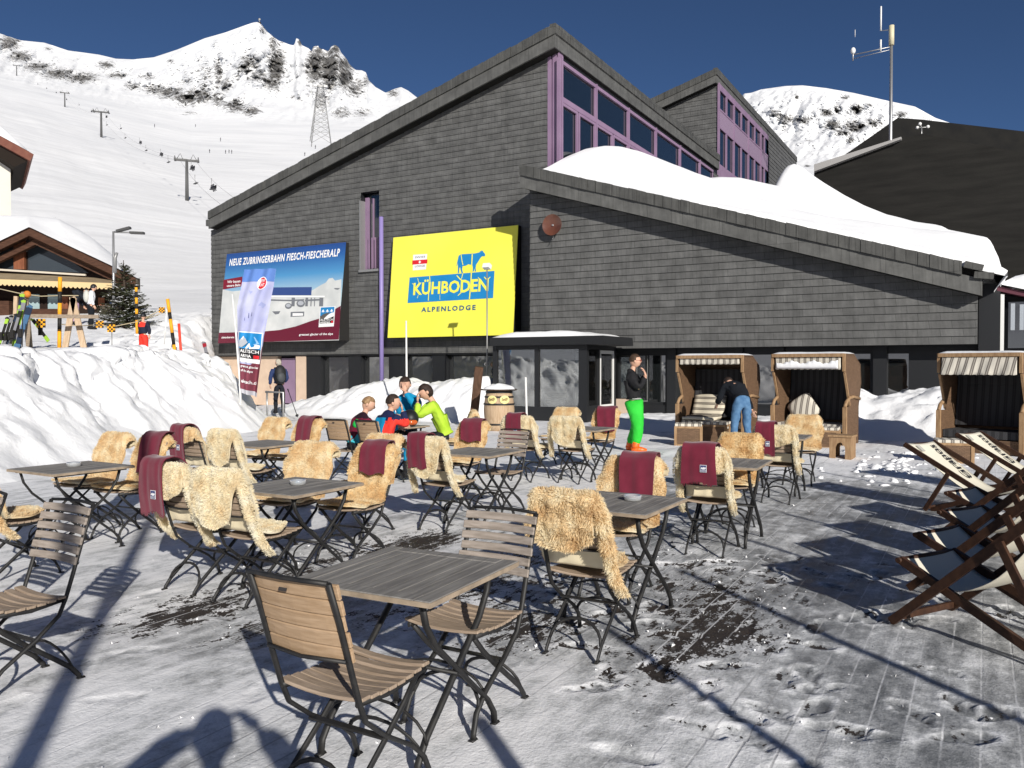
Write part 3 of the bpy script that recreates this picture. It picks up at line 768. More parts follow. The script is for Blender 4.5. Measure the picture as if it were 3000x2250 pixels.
# high eave running back (two bands)
mb = MB()
zt = ztopL(XE2)
yy_ = YL-.5
while yy_ < ye:
    a = min(.285, ye-yy_); mb.bb(XE2-.2, XE2+.02+.006*(int(yy_*7) % 3), yy_, yy_+a-.008, zt-tl, zt+.01); yy_ += .285
mb.build('eave_tiles', M_RTILE, lodge)
mb = MB(); mb.bb(XE2-.1, XE2-.03, YL-.47, ye, zt-tl-fl, zt-tl); mb.build('eave_board', M_FASCIA, lodge)

# clerestory wall: lilac frames
def clerestory(parent, xw, y0, ys_m, ztop, ztr, zbot, fr=.07, low=2, rows=None):
    """ys_m: mullion y positions"""
    for i in range(len(ys_m)-1):
        ya, yb_ = ys_m[i], ys_m[i+1]
        f = MB()
        f.bb(xw-.02, xw+.10, ya-fr*.6, ya+fr*.6, zbot, ztop)           # mullion post
        f.bb(xw-.01, xw+.07, ya+fr*.6, yb_-fr*.6, ztop-.14, ztop-.02)
        f.bb(xw-.01, xw+.075, ya+fr*.6, yb_-fr*.6, ztr-.10, ztr+.08)
        f.bb(xw, xw+.055, ya+fr*.6, ya+fr*.6+.06, ztr+.08, ztop-.14); f.bb(xw, xw+.055, yb_-fr*.6-.06, yb_-fr*.6, ztr+.08, ztop-.14)
        w_ = (yb_-ya)/low
        for k in range(low):
            p = ya+k*w_; q = p+w_
            f.bb(xw, xw+.06, p+.04, p+.14, zbot, ztr-.10); f.bb(xw, xw+.06, q-.14, q-.04, zbot, ztr-.10)
            f.bb(xw, xw+.06, p+.14, q-.14, ztr-.20, ztr-.10)
            f.bb(xw+.005, xw+.05, p+.14, q-.14, zbot, zbot+.1)
        fo = f.build('window', M_PURPLE, parent)
        MB().bb(xw-.06, xw-.02, ya+.02, yb_-.02, zbot, ztop-.1).build('pane', M_GLASS, fo)
XW = by(1638, 400, YL).x
zt_ = by(1640, 172, YL).z; ztr_ = by(1642, 287, YL).z; zb_c = by(1640, 503, YL).z-.4
mul = [bx_(p, 400, XW+.08).y for p in (1640, 1748, 1843, 1923, 1994, 2052, 2092)]
clerestory(lodge, XW, YL, mul, zt_, ztr_, zb_c)
mb = MB()
c0, c1 = XC, XW
for k, (a, b, d) in enumerate(((0, .30, .0), (.30, .42, .06), (.42, .78, .02), (.78, .90, .07), (.90, 1.0, .0))):
    mb.bb(c0+(c1-c0)*a, c0+(c1-c0)*b-.003, YL-.02+d, YL+.3, zb_c, zt_+.35)
mb.bb(XW-.08, XW+.1, YL+.0, YL+.12, zb_c, zt_+.1)
mb.build('corner_post', M_PURPLE, lodge)
mb = MB(); mb.bb(XW-.25, XW-.07, YL+.3, ye, ZB, zt_+.6); mb.build('wall_core', M_BLACK, lodge)
mb = MB(); clad(mb, 0, .9, zb_c, lambda x: zt_-.1, 0); o = mb.build('wall', M_SLATE, lodge); o.location = (XW+.03, mul[-1]+.05, 0); o.rotation_euler = (0, 0, PI/2)

# --- second, higher block behind
Y2 = ye+1.5
X2 = by(2104, 400, Y2).x
e1 = by(2100, 198, Y2-.5); e0 = by(1926, 280, Y2-.5); em = by(2100, 218, Y2-.5); eb = by(2100, 240, Y2-.5)
s3 = (e1.z-e0.z)/(e1.x-e0.x)
XB0 = by(1800, 300, Y2).x
def ztop2(x): return e1.z+s3*(x-e1.x)
mb = MB(); clad(mb, XB0, X2, ztop2(e1.x)-12, lambda x: ztop2(x)-.55, Y2, rh=RH*1.35, lap=.03); mb.build('wall', M_SLATE2, lodge)
ye2 = bx_(2335, 460, e1.x).y
z2t = ztop2(e1.x); t2_ = e1.z-em.z; f2_ = em.z-eb.z
slab('roof', XB0-1, ztop2(XB0-1)-.1, e1.x-.06, z2t-.1, Y2-.38, ye2, t2_+f2_-.12, M_DARKROOF, lodge)
mb = MB(); x = XB0-1
while x < e1.x-.01:
    a = min(.36, e1.x-x)
    mb.prism([(x, Y2-.52, ztop2(x)-t2_), (x+a-.012, Y2-.52, ztop2(x+a)-t2_), (x+a-.012, Y2-.505, ztop2(x+a)+rng.uniform(-.02, .02)), (x, Y2-.505, ztop2(x))], (0, .3, 0)); x += .36
y_ = Y2-.5
while y_ < ye2: mb.bb(e1.x-.2, e1.x+.02, y_, min(y_+.35, ye2), z2t-t2_, z2t+.01); y_ += .36
mb.build('verge_tiles', M_RTILE, lodge)
mb = MB(); mb.prism([(XB0-1, Y2-.47, ztop2(XB0-1)-t2_-f2_), (e1.x-.05, Y2-.47, z2t-t2_-f2_), (e1.x-.05, Y2-.47, z2t-t2_), (XB0-1, Y2-.47, ztop2(XB0-1)-t2_)], (0, .08, 0))
mb.bb(e1.x-.12, e1.x-.03, Y2-.38, ye2, z2t-t2_-f2_, z2t-t2_)
mb.build('verge_boards', M_FASCIA, lodge)
mb = MB(); mb.bb(X2-.3, X2-.08, Y2+.05, ye2, ztop2(e1.x)-12, z2t-.7); mb.build('wall_core', M_BLACK, lodge)
mul2 = [bx_(p, 400, X2+.05).y for p in (2106, 2150, 2193, 2229, 2251)]
zr1a = by(2108, 262, Y2).z; zr1b = by(2108, 318, Y2).z; zr2a = by(2108, 372, Y2).z; zr2b = by(2108, 478, Y2).z
zall = ztop2(e1.x)-12
M_LPANEL = mat('lilac_panel', (0.25, 0.18, 0.26), .55, .3)
for i in range(4):
    ya, yb_ = mul2[i], mul2[i+1]; w_ = (yb_-ya)/2
    f = MB(); f.bb(X2-.02, X2+.1, ya-.05, ya+.05, zall, zr1a+.35)
    f.bb(X2-.015, X2+.04, ya+.05, yb_-.05, zr2a+.05, zr1b-.05, 1); f.bb(X2-.01, X2+.06, ya+.05, yb_-.05, zr1a, zr1a+.35)
    f.bb(X2-.01, X2+.06, ya+.05, yb_-.05, zr1b-.05, zr1b+.05); f.bb(X2-.01, X2+.06, ya+.05, yb_-.05, zr2a-.03, zr2a+.05); f.bb(X2-.01, X2+.05, ya+.05, yb_-.05, zall, zr2b)
    f.bb(X2-.01, X2+.07, ya+w_-.09, ya+w_+.09, zr1b+.05, zr1a); f.bb(X2-.01, X2+.07, ya+w_-.09, ya+w_+.09, zr2b, zr2a-.03)
    fo = f.build('window', [M_PURPLE, M_LPANEL], lodge)
    MB().bb(X2-.07, X2-.03, ya+.03, yb_-.03, zall, zr1a+.1).build('pane', M_GLASS, fo)
mb = MB(); clad(mb, 0, ye2-mul2[-1]-.6, zall, lambda x: z2t-.55, 0, rh=RH*1.35, lap=.03); o = mb.build('wall', M_SLATE2, lodge); o.location = (X2+.03, mul2[-1]+.05, 0); o.rotation_euler = (0, 0, PI/2)

# --- snow on the low roof: height field over the roof plane
contA = [(1560, 500), (1640, 503), (1685, 498), (1700, 478), (1722, 455), (1750, 440), (1790, 432), (1830, 434), (1880, 446), (1940, 468), (2000, 492), (2050, 512), (2085, 524), (2150, 555), (2250, 590), (2350, 620), (2450, 640), (2560, 655), (2680, 672), (2765, 680), (2815, 686), (2860, 712), (2895, 750), (2918, 790), (2928, 812)]
contB = [(1700, 560), (2040, 540), (2085, 524), (2120, 521), (2170, 522), (2220, 532), (2280, 545), (2340, 552), (2420, 575), (2500, 610), (2600, 640), (2700, 668), (2760, 682)]
contC = [(2200, 560), (2262, 548), (2296, 540), (2299, 505), (2312, 488), (2330, 482), (2352, 490), (2380, 512), (2420, 538), (2470, 570), (2530, 602), (2600, 630), (2680, 650), (2740, 658), (2765, 664), (2775, 672)]
def crest(cont, y):
    q = [by(a, b, y) for a, b in cont]; q.sort(key=lambda p: p.x); return [p.x for p in q]+[q[-1].x+20], [p.z for p in q]+[q[-1].z+20*S_R]
y_a, y_b, y_c = 3.6, 8.0, 13.0
ca, cb_, cc = crest(contA, y_a), crest(contB, y_b), crest(contC, y_c)
XS = np.arange(q0.x*0+XW+.12, XE+.62, .11)
YS = np.concatenate([np.arange(-.42, 4, .1), np.arange(4, 20, .2)])
Xg, Yg = np.meshgrid(XS, YS)
zr_roof = ztopR(Xg)-.1
za = np.interp(Xg, ca[0], ca[1]); zb3 = np.interp(Xg, cb_[0], cb_[1]); zc3 = np.interp(Xg, cc[0], cc[1])
edge = np.where(Xg < XW+2.2, .03, .05+.16*sstep(2, 10, Xg))+0.05*vnoise(Xg*1.7, Xg*0, 5)
ha = np.maximum(za-zr_roof, .05); hb = np.maximum(zb3-zr_roof, .05); hc = np.maximum(zc3-zr_roof, .05)
te = sstep(-.42, y_a, Yg)**0.75
h = edge*(1-te)+ha*te
s1_ = sstep(y_a, y_a+1.6, Yg); h = np.where(Yg > y_a, ha*(1-s1_)+np.minimum(ha, hb)*.8*s1_, h)
s2_ = sstep(y_a+1.6, y_b, Yg); h = np.where(Yg > y_a+1.6, np.minimum(ha, hb)*.8*(1-s2_)+hb*s2_, h)
s3_ = sstep(y_b, y_b+1.5, Yg); h = np.where(Yg > y_b, hb*(1-s3_)+np.minimum(hb, hc)*.8*s3_, h)
s4_ = sstep(y_b+1.5, y_c, Yg); h = np.where(Yg > y_b+1.5, np.minimum(hb, hc)*.8*(1-s4_)+hc*s4_, h)
s5_ = sstep(y_c, y_c+5, Yg); h = np.where(Yg > y_c, hc*(1-s5_)+.4*s5_, h)
h = h+.035*fbm(Xg*.7, Yg*.7, 3, 91)*te
over = np.clip((Xg-XE)/.62, 0, 1)             # cornice rolling over the low eave
h = h*np.sqrt(np.clip(1-over**2.2, 0, 1))
Zs = zr_roof+h
Ps = np.stack([Xg, Yg, Zs], -1)
bot = Ps.copy(); bot[..., 2] = np.minimum(zr_roof-.02, Zs-.01)
frontrow = bot[:1]; 
Ps = np.concatenate([frontrow, Ps], 0)
lastc = Ps[:, -1:].copy(); lastc[..., 2] = ztopR(XE)-.62; lastc[..., 0] -= .28
Ps = np.concatenate([Ps, lastc], 1)
so_ = fastgrid('roof_snow', Ps, M_SNOWSOFT); so_.location = OB; so_.rotation_euler = (0, 0, TH)
tag(so_, 'deep wind-shaped snowdrift lying on the sloping low roof of the slate lodge', 'snow')
# --- ground floor under the slate: recessed glazing
def gf(parent, y, xposts, z0, z1, pw, gm, fm):
    for i in range(len(xposts)-1):
        a, b = xposts[i], xposts[i+1]
        f = MB(); f.bb(a[1]-.04, a[1]+.035, y-.05, y+.06, z0, z1); f.bb(b[0]-.035, b[0]+.04, y-.05, y+.06, z0, z1)
        f.bb(a[1]+.035, b[0]-.035, y-.05, y+.05, z1-.07, z1); f.bb(a[1]+.035, b[0]-.035, y-.05, y+.05, z0, z0+.09)
        fo = f.build('window', fm, parent)
        MB().bb(a[1]+.01, b[0]-.01, y+.01, y+.03, z0+.02, z1-.02).build('pane', gm, fo)
yg = YL+.35
zg1 = by(1000, 1042, yg).z
zgb = .35
def xp(px_, y): return by(px_, 1100, y).x
mb = MB()
for a, b in ((910, 952), (1033, 1070), (1151, 1196), (1278, 1318)):
    mb.bb(xp(a, yg), xp(b, yg), yg-.25, yg+.15, 0, ZB2+.02)
mb.bb(xp(910, yg), xp(1480, yg), yg-.2, yg+.2, 0, zgb)
mb.bb(xp(640, yg), 1.0, yg-.33, yg+.2, zg1, ZB2+.05)
mb.bb(xp(640, yg+3), .5, yg+2.6, yg+2.8, 0, ZB2+.2)
mb.build('plinth_and_posts', M_BLACK, lodge)
gf(lodge, yg, [(0, xp(952, yg)), (xp(1033, yg), xp(1070, yg)), (xp(1151, yg), xp(1196, yg)), (xp(1278, yg), xp(1318, yg)), (xp(1448, yg), 0)], zgb, zg1, .1, M_GLASSG, M_BLACK)
mb = MB(); mb.bb(xp(648, yg), xp(820, yg), yg-.12, yg+.1, 0, ZB2); mb.bb(xp(881, yg), xp(910, yg), yg-.28, yg+.1, 0, ZB2-.01)
mb.build('plaster_wall', M_PLASTER, lodge)
d_ = MB().bb(xp(828, yg), xp(879, yg), yg-.06, yg, .1, 2.02).build('door', M_PURPLE, lodge)
mb = MB(); mb.bb(xp(872, yg), xp(875, yg), yg-.12, yg-.07, .95, 1.15); mb.build('handle', M_STEEL, d_)
MB().bb(xp(655, yg), xp(680, yg), yg-.3, yg-.13, .9, 1.45).build('meter_box', M_BLACK, lodge)
# right block ground floor
yr = .75
zr1 = 2.06
mb = MB()
PW = [(1800, 1870), (1990, 2005), (2120, 2190), (2275, 2450), (2560, 2640)]
for a, b in ((1960, 1985), (2155, 2180), (2275, 2300), (2560, 2600)): mb.bb(xp(a, yr), xp(b, yr), yr-.2, yr+.1, 0, ZB+.1)
mb.bb(.2, XR, yr-.1, yr+.3, zr1, ZB+.1)
mb.bb(xp(1830, yr), XR, yr-.12, yr+.2, 0, .45)
mb.bb(XR-1.6, XR, yr-.12, yr+.2, .45, zr1)
mb.bb(0, XR, yr+3.0, yr+3.2, 0, 2.4)
mb.build('plinth_and_posts', M_BLACK, lodge)
MB().bb(xp(1802, yr), xp(1858, yr), yr-.35, yr-.1, 0, .62).build('plaster_wall', M_PLASTER, lodge)
edges = [1808, 1960, 2160, 2290, 2410, 2560, 2760]
gf(lodge, yr, [(xp(e-6, yr), xp(e+6, yr)) for e in edges], .45, zr1, .1, M_GLASSG, M_BLACK)
# dark tall end piece, right of the low wall
mb = MB(); e_ = by(2925, 850, .2); mb.bb(XR+.02, xp(2928, .2), .1, .35, 0, by(2900, 845, .2).z+.12); mb.build('end_wall', M_BLACK, lodge)

# --- round brown plate on the slate
p = by(1627, 662, -.03)
t = thing('satellite_dish', 'small round brown satellite dish on the slate wall right of the yellow billboard', 'satellite dish', b2w(p), TH)
rd = (by(1655, 662, -.1).x-by(1600, 662, -.1).x)/2
mb = MB(); pts = []
n_ = 28
for k in range(5):
    rr_ = rd*k/4
    pts.append([(rr_*math.cos(2*PI*j/n_), -.20+.12*(k/4)**2*0-.10*(1-(k/4)**2)*-1-.06, rr_*math.sin(2*PI*j/n_)) for j in range(n_+1)])
mb.grid(pts, 0)
mb.grid([[(rd*math.cos(2*PI*j/n_), -.26+.03*k+.10*0, rd*math.sin(2*PI*j/n_)) for j in range(n_+1)] for k in range(2)])
mb.build('reflector', mat('rusty_brown_paint', (0.10, 0.035, 0.022), .3, .6, noise=(5, (0.13, 0.05, 0.03), 3)), t)
mb = MB(); mb.tube([(0, .0, 0), (0, -.2, 0)], .03, 8); mb.tube([(0, -.05, -.1), (.02, -.2, -rd-.1), (.05, -.3, -rd-.12)], .012, 6); mb.build('bracket', M_STEEL, t)

# --- violet rain pipe
a = by(1116, 636, YL-.12); b = by(1127, 1100, YL-.12)
t = MB(); t.tube([(a.x+.03, YL-.14, a.z), (a.x+.03, YL-.14, .2)], .085, 12)
pp = t.build('drainpipe', M_PURPLE2, None, OB, (0, 0, TH)); tag(pp, 'violet vertical pipe on the slate wall between the two billboards', 'pipe')

# ---------------------------------------------------------------- billboards
def quad_sign(px_tl, px_tr, px_br, px_bl, dt, db_, name, label, facem, sidem):
    TL = by(*px_tl, YL-dt); TR = by(*px_tr, YL-dt); BR = by(*px_br, YL-db_); BLp = by(*px_bl, YL-db_)
    zt = (TL.z+TR.z)/2; zb_ = (BLp.z+BR.z)/2; xl = (TL.x+BLp.x)/2; xr = (TR.x+BR.x)/2
    t = thing(name, label, 'billboard', OB, TH)
    P0 = Vector((xl, YL-db_, zb_)); ex = Vector((1, 0, 0)); up = Vector((0, db_-dt, zt-zb_)); H_ = up.length; ey = up.normalized()
    W_ = xr-xl; nrm = ex.cross(ey)
    mb = MB(); mb.hexa([P0, P0+ex*W_, P0+ex*W_-nrm*.03, P0-nrm*.03], [P0+up, P0+up+ex*W_, P0+up+ex*W_-nrm*.03, P0+up-nrm*.03])
    mb.build('panel', facem, t)
    mb = MB(); off = nrm*-.035
    A = P0+off; B = P0+ex*W_+off; Ct = P0+up+ex*W_+off; D = P0+up+off
    mb.hexa([A, B, Vector((B.x, YL-.03, B.z)), Vector((A.x, YL-.03, A.z))], [D, Ct, Vector((Ct.x, YL-.03, Ct.z)), Vector((D.x, YL-.03, D.z))])
    mb.build('casing', sidem, t)
    def loc(px_, py_):
        q = bplane(px_, py_, P0, nrm); return q
    return t, loc, P0, ex, ey, nrm, W_, H_
def flat_poly(mb, pts, off, nrm, mi=0):
    mb.add([p+nrm*off for p in pts], [tuple(range(len(pts)))], mi)
def tri_poly(mb, pts2, loc, off, nrm, mi=0):
    """possibly concave polygon traced in photo pixels, tessellated"""
    from mathutils.geometry import tessellate_polygon
    P = [loc(*p)+nrm*off for p in pts2]
    tr = tessellate_polygon([P])
    o = len(mb.v); mb.add(P, [], mi)
    for f in tr:
        a, b, c = [P[i] for i in f]
        if (b-a).cross(c-a).dot(nrm) < 0: f = f[::-1]
        mb.f.append(tuple(o+i for i in f)); mb.m.append(mi); mb.sm.append(False)
def sign_text(t, body, loc, nrm, ex, ey, pxbl, pxbr, pxtl, m, off=.012, bold=0, shear=0, sp=1.0, name='lettering'):
    a = loc(*pxbl); b = loc(*pxbr); c = loc(*pxtl)
    vs, fs = fit_text(body, a, ex, ey, (b-a).dot(ex), (c-a).dot(ey), off, bold, shear, sp)
    mb = MB(); mb.add(vs, fs); return mb.build(name, m, t)
M_YEL = mat('yellow_print', (0.80, 0.76, 0.085), .55, .25, noise=(.6, (0.83, 0.79, 0.10), 2))
M_CASE = mat('dark_casing', (0.022, 0.021, 0.02), .6, .3)
M_BLUEP = mat('blue_print', (0.012, 0.20, 0.48), .55, .25, noise=(2, (0.018, 0.23, 0.52), 3))
M_NAVYP = mat('navy_print', (0.02, 0.10, 0.22), .55, .25)
M_WHP = mat('white_print', (0.78, 0.78, 0.78), .55, .25)
M_REDP = mat('red_print', (0.62, 0.02, 0.03), .55, .25)
M_MAROONP = mat('maroon_print', (0.13, 0.012, 0.03), .5, .3)
M_LGREYP = mat('light_grey_print', (0.40, 0.42, 0.46), .55, .25)
M_DGREYP = mat('dark_grey_print', (0.06, 0.065, 0.075), .55, .25)
ysn, loc, P0, ex, ey, nrm, W_, H_ = quad_sign((1155, 697), (1520, 658), (1500, 981), (1133, 990), .25, .62, 'yellow_billboard', 'bright yellow tilted billboard with blue cow and KÜHBODEN ALPENLODGE lettering', M_YEL, M_CASE)
def Z1(x, y): return (1130+x*400/1896, 650+y*350/1659)
mb = MB(); tri_poly(mb, [Z1(*p) for p in ((333, 773), (1512, 680), (1492, 1058), (305, 1128))], loc, .006, nrm); mb.build('blue_band', M_BLUEP, ysn)
cow = [(1012, 480), (1030, 458), (1060, 450), (1130, 446), (1230, 440), (1290, 428), (1318, 415), (1306, 405), (1330, 408), (1332, 392), (1342, 403), (1362, 400), (1350, 414), (1372, 432), (1385, 462), (1376, 478), (1340, 478), (1318, 500), (1300, 530), (1275, 570), (1258, 592), (1250, 640), (1256, 688), (1240, 690), (1234, 640), (1226, 688), (1208, 690), (1212, 640), (1205, 600), (1150, 588), (1110, 610), (1070, 612), (1062, 660), (1075, 712), (1055, 712), (1040, 660), (1036, 625), (1024, 650), (1018, 710), (1002, 712), (1006, 650), (1002, 560), (996, 600), (986, 618), (990, 580), (1004, 520)]
mb = MB(); tri_poly(mb, [Z1(*p) for p in cow], loc, .007, nrm); mb.build('cow_emblem', M_BLUEP, ysn)
sign_text(ysn, 'KÜHBODEN', loc, nrm, ex, ey, Z1(382, 1022), Z1(1425, 960), Z1(395, 812), M_YEL, bold=.028)
sign_text(ysn, 'ALPENLODGE', loc, nrm, ex, ey, Z1(495, 1255), Z1(1250, 1222), Z1(500, 1186), M_NAVYP, sp=1.35, bold=.03)
mb = MB(); tri_poly(mb, [Z1(*p) for p in ((382, 458), (578, 445), (560, 660), (378, 675))], loc, .006, nrm); bd = mb.build('white_badge', M_WHP, ysn)
mb = MB(); tri_poly(mb, [Z1(*p) for p in ((372, 537), (582, 521), (578, 577), (370, 595))], loc, .010, nrm, 0)
tri_poly(mb, [Z1(*p) for p in ((462, 552), (492, 550), (490, 566), (460, 568))], loc, .014, nrm, 1); tri_poly(mb, [Z1(*p) for p in ((470, 540), (484, 539), (481, 578), (467, 579))], loc, .016, nrm, 1)
mb.build('red_band', [M_REDP, M_WHP], bd)
sign_text(bd, 'SWISS', loc, nrm, ex, ey, Z1(410, 506), Z1(550, 496), Z1(412, 482), M_DGREYP)
sign_text(bd, 'LODGE', loc, nrm, ex, ey, Z1(408, 632), Z1(545, 622), Z1(410, 606), M_DGREYP)
# branching pale cracks in the print
def crack(pts, w_):
    mb = MB()
    P_ = [loc(*Z1(*p))+nrm*.0135 for p in pts]
    for a, b in zip(P_[:-1], P_[1:]):
        d = (b-a).normalized(); s_2 = nrm.cross(d)*w_/2
        mb.add([a-s_2, b-s_2, b+s_2, a+s_2], [(0, 1, 2, 3)])
    mb.build('print_crack', M_YEL, ysn)
crack([(612, 750), (620, 860), (600, 980), (595, 1095)], .035); crack([(1205, 450), (1195, 640), (1185, 860), (1165, 1075)], .045)
crack([(1050, 455), (1062, 540), (1075, 600)], .03); crack([(990, 745), (1030, 790), (1080, 830)], .04); crack([(1075, 715), (1055, 790)], .03)
crack([(445, 780), (465, 850)], .02); crack([(370, 855), (400, 875)], .02); crack([(455, 1020), (440, 1060)], .02); crack([(755, 1010), (755, 1085)], .015)
crack([(1370, 765), (1410, 810), (1455, 765)], .03); crack([(1285, 770), (1310, 800)], .025); crack([(1050, 985), (1005, 1025)], .03)

M_BLUEG = bpy.data.materials.new('blue_sky_print'); M_BLUEG.use_nodes = True
def _g():
    n = M_BLUEG.node_tree.nodes; l = M_BLUEG.node_tree.links; b = n['Principled BSDF']; b.inputs['Roughness'].default_value = .5
    tc = n.new('ShaderNodeTexCoord'); sp = n.new('ShaderNodeSeparateXYZ'); l.new(tc.outputs['Object'], sp.inputs[0])
    mr = n.new('ShaderNodeMapRange'); l.new(sp.outputs[2], mr.inputs[0]); _g.mr = mr
    r = n.new('ShaderNodeValToRGB'); l.new(mr.outputs[0], r.inputs[0]); e = r.color_ramp.elements
    e[0].color = (0.42, 0.56, 0.62, 1); e[1].color = (0.015, 0.055, 0.22, 1); k = e.new(.45); k.color = (0.07, 0.26, 0.50, 1)
    k = e.new(.78); k.color = (0.02, 0.10, 0.32, 1)
    l.new(r.outputs[0], b.inputs['Base Color'])
_g()
bs, loc, P0, ex, ey, nrm, W_, H_ = quad_sign((666, 744), (1010, 710), (991, 996), (638, 1005), .22, .72, 'blue_billboard', 'tilted billboard with NEUE ZUBRINGERBAHN FIESCH-FIESCHERALP lettering over a picture of a snowy lift station', M_BLUEG, M_CASE)
_g.mr.inputs[1].default_value = P0.z+.45*H_; _g.mr.inputs[2].default_value = P0.z+H_
def Z2(x, y): return (620+x*.30147, 700+y*.3014)
def corner(a, b): return P0+ex*W_*a+ey*H_*b
mb = MB()
tri_poly(mb, [Z2(*p) for p in ((109, 490), (200, 510), (300, 500), (420, 520), (560, 500), (640, 540), (800, 545), (980, 500), (1060, 450), (1110, 425), (1140, 385), (1175, 378), (1200, 405), (1262, 392), (1238, 985), (66, 1010))], loc, .004, nrm)
mb.build('snow_picture', mat('snow_photo_print', (0.50, 0.52, 0.52), .5, .3, noise=(1.4, (0.66, 0.67, 0.66), 5)), bs)
mb = MB(); tri_poly(mb, [Z2(*p) for p in ((72, 912), (228, 908), (500, 900), (660, 885), (820, 850), (960, 800), (1060, 770), (1120, 730), (1180, 695), (1255, 650), (1237, 978), (63, 1015))], loc, .007, nrm); mb.build('maroon_swoosh', M_MAROONP, bs)
mb = MB(); tri_poly(mb, [Z2(*p) for p in ((118, 398), (300, 366), (300, 460), (112, 492))], loc, .008, nrm); mb.build('maroon_tag', mat('crimson_print', (0.20, 0.014, 0.03), .5, .3), bs)
mb = MB()
tri_poly(mb, [Z2(*p) for p in ((560, 472), (975, 468), (970, 548), (560, 548))], loc, .008, nrm, 0)
tri_poly(mb, [Z2(*p) for p in ((520, 552), (1100, 552), (1100, 566), (520, 566))], loc, .009, nrm, 1)
tri_poly(mb, [Z2(*p) for p in ((520, 585), (760, 592), (900, 585), (900, 600), (760, 606), (520, 600))], loc, .009, nrm, 2)
for a, b in ((780, 812), (915, 940), (965, 975), (1000, 1008), (1050, 1088)): tri_poly(mb, [Z2(*p) for p in ((a, 572), (b, 572), (b-4, 655), (a-4, 655))], loc, .010, nrm, 2)
tri_poly(mb, [Z2(*p) for p in ((910, 590), (1085, 582), (1085, 598), (910, 606))], loc, .011, nrm, 2)
tri_poly(mb, [Z2(*p) for p in ((770, 710), (902, 706), (900, 752), (768, 758))], loc, .010, nrm, 2); tri_poly(mb, [Z2(*p) for p in ((790, 722), (890, 722), (890, 746), (788, 750))], loc, .013, nrm, 1)
for cx, cy, r_ in ((748, 652, 34), (868, 628, 42)):
    tri_poly(mb, [Z2(cx+r_*math.cos(a)*1.0, cy+r_*.85*math.sin(a)) for a in np.linspace(0, 2*PI, 13)[:-1]], loc, .013, nrm, 2)
    tri_poly(mb, [Z2(cx+r_*.7*math.cos(a), cy-4+r_*.5*math.sin(a)) for a in np.linspace(0, 2*PI, 13)[:-1]], loc, .016, nrm, 3)
tri_poly(mb, [Z2(*p) for p in ((590, 705), (670, 702), (655, 728), (620, 735))], loc, .010, nrm, 2); tri_poly(mb, [Z2(*p) for p in ((1190, 478), (1250, 478), (1230, 494), (1200, 490))], loc, .010, nrm, 2)
mb.build('station_picture', [mat('slate_blue_print', (0.035, 0.07, 0.22), .5, .3), M_WHP, mat('mid_grey_print', (0.16, 0.17, 0.19), .5, .3), M_LGREYP], bs)
sign_text(bs, 'NEUE ZUBRINGERBAHN FIESCH-FIESCHERALP', loc, nrm, ex, ey, Z2(172, 265), Z2(1245, 168), Z2(175, 196), M_WHP, bold=.032, shear=.12, sp=1.14)
sign_text(bs, 'greatest glacier of the alps', loc, nrm, ex, ey, Z2(850, 948), Z2(1180, 935), Z2(850, 920), M_WHP, bold=.02)
sign_text(bs, 'aletscharena', loc, nrm, ex, ey, Z2(98, 968), Z2(222, 963), Z2(98, 948), M_WHP, bold=.02)
sign_text(bs, 'Wir bauen', loc, nrm, ex, ey, Z2(153, 432), Z2(282, 412), Z2(153, 406), M_WHP, bold=.02)
sign_text(bs, 'unsere Bahn', loc, nrm, ex, ey, Z2(150, 468), Z2(282, 450), Z2(150, 444), M_WHP, bold=.02)
def arena_logo(t, q, loc, nrm, ex, ey, off, text=True):
    """q(u, v) -> pixel, u right 0..1, v down 0..1"""
    mb = MB()
    mb_ = lambda pts, o_, mi: tri_poly(mb, [q(*p) for p in pts], loc, o_, nrm, mi)
    mb_(((0, 0), (1, 0), (1, 1), (0, 1)), off, 0)
    mb_(((.05, .03), (.95, .03), (.95, .45), (.05, .45)), off+.003, 1)
    mb_(((.05, .45), (.95, .45), (.95, .83), (.05, .83)), off+.003, 2)
    for c in (.22, .5, .78): mb_(((c-.12, .28), (c, .12), (c+.12, .28), (c+.05, .24), (c, .30), (c-.05, .24)), off+.006, 0)
    mb_(((.05, .55), (.2, .38), (.45, .32), (.7, .30), (.5, .45), (.3, .58), (.05, .62)), off+.006, 3)
    mb_(((.3, .6), (.55, .42), (.75, .33), (.95, .30), (.95, .50), (.75, .56), (.5, .62)), off+.008, 0)
    mb_(((.80, .72), (.94, .72), (.94, .82), (.80, .82)), off+.007, 4)
    o = mb.build('logo', [M_WHP, M_BLUEP, mat('black_print', (0.01, 0.01, 0.012), .5, .3), mat('mountain_grey_print', (0.10, 0.09, 0.085), .5, .3), M_REDP], t)
    if text:
        a = q(.08, .70); b = q(.92, .70); c = q(.08, .60)
        sign_text(o, 'ALETSCH', loc, nrm, ex, ey, a, b, c, M_WHP, off=off+.011, bold=.02)
        a = q(.08, .82); b = q(.76, .82); c = q(.08, .73)
        sign_text(o, 'ARENA', loc, nrm, ex, ey, a, b, c, M_WHP, off=off+.011, bold=.02)
    return o
arena_logo(bs, lambda u, v: Z2(1057+148*u-16*v, 662-8*u+196*v), loc, nrm, ex, ey, .012)

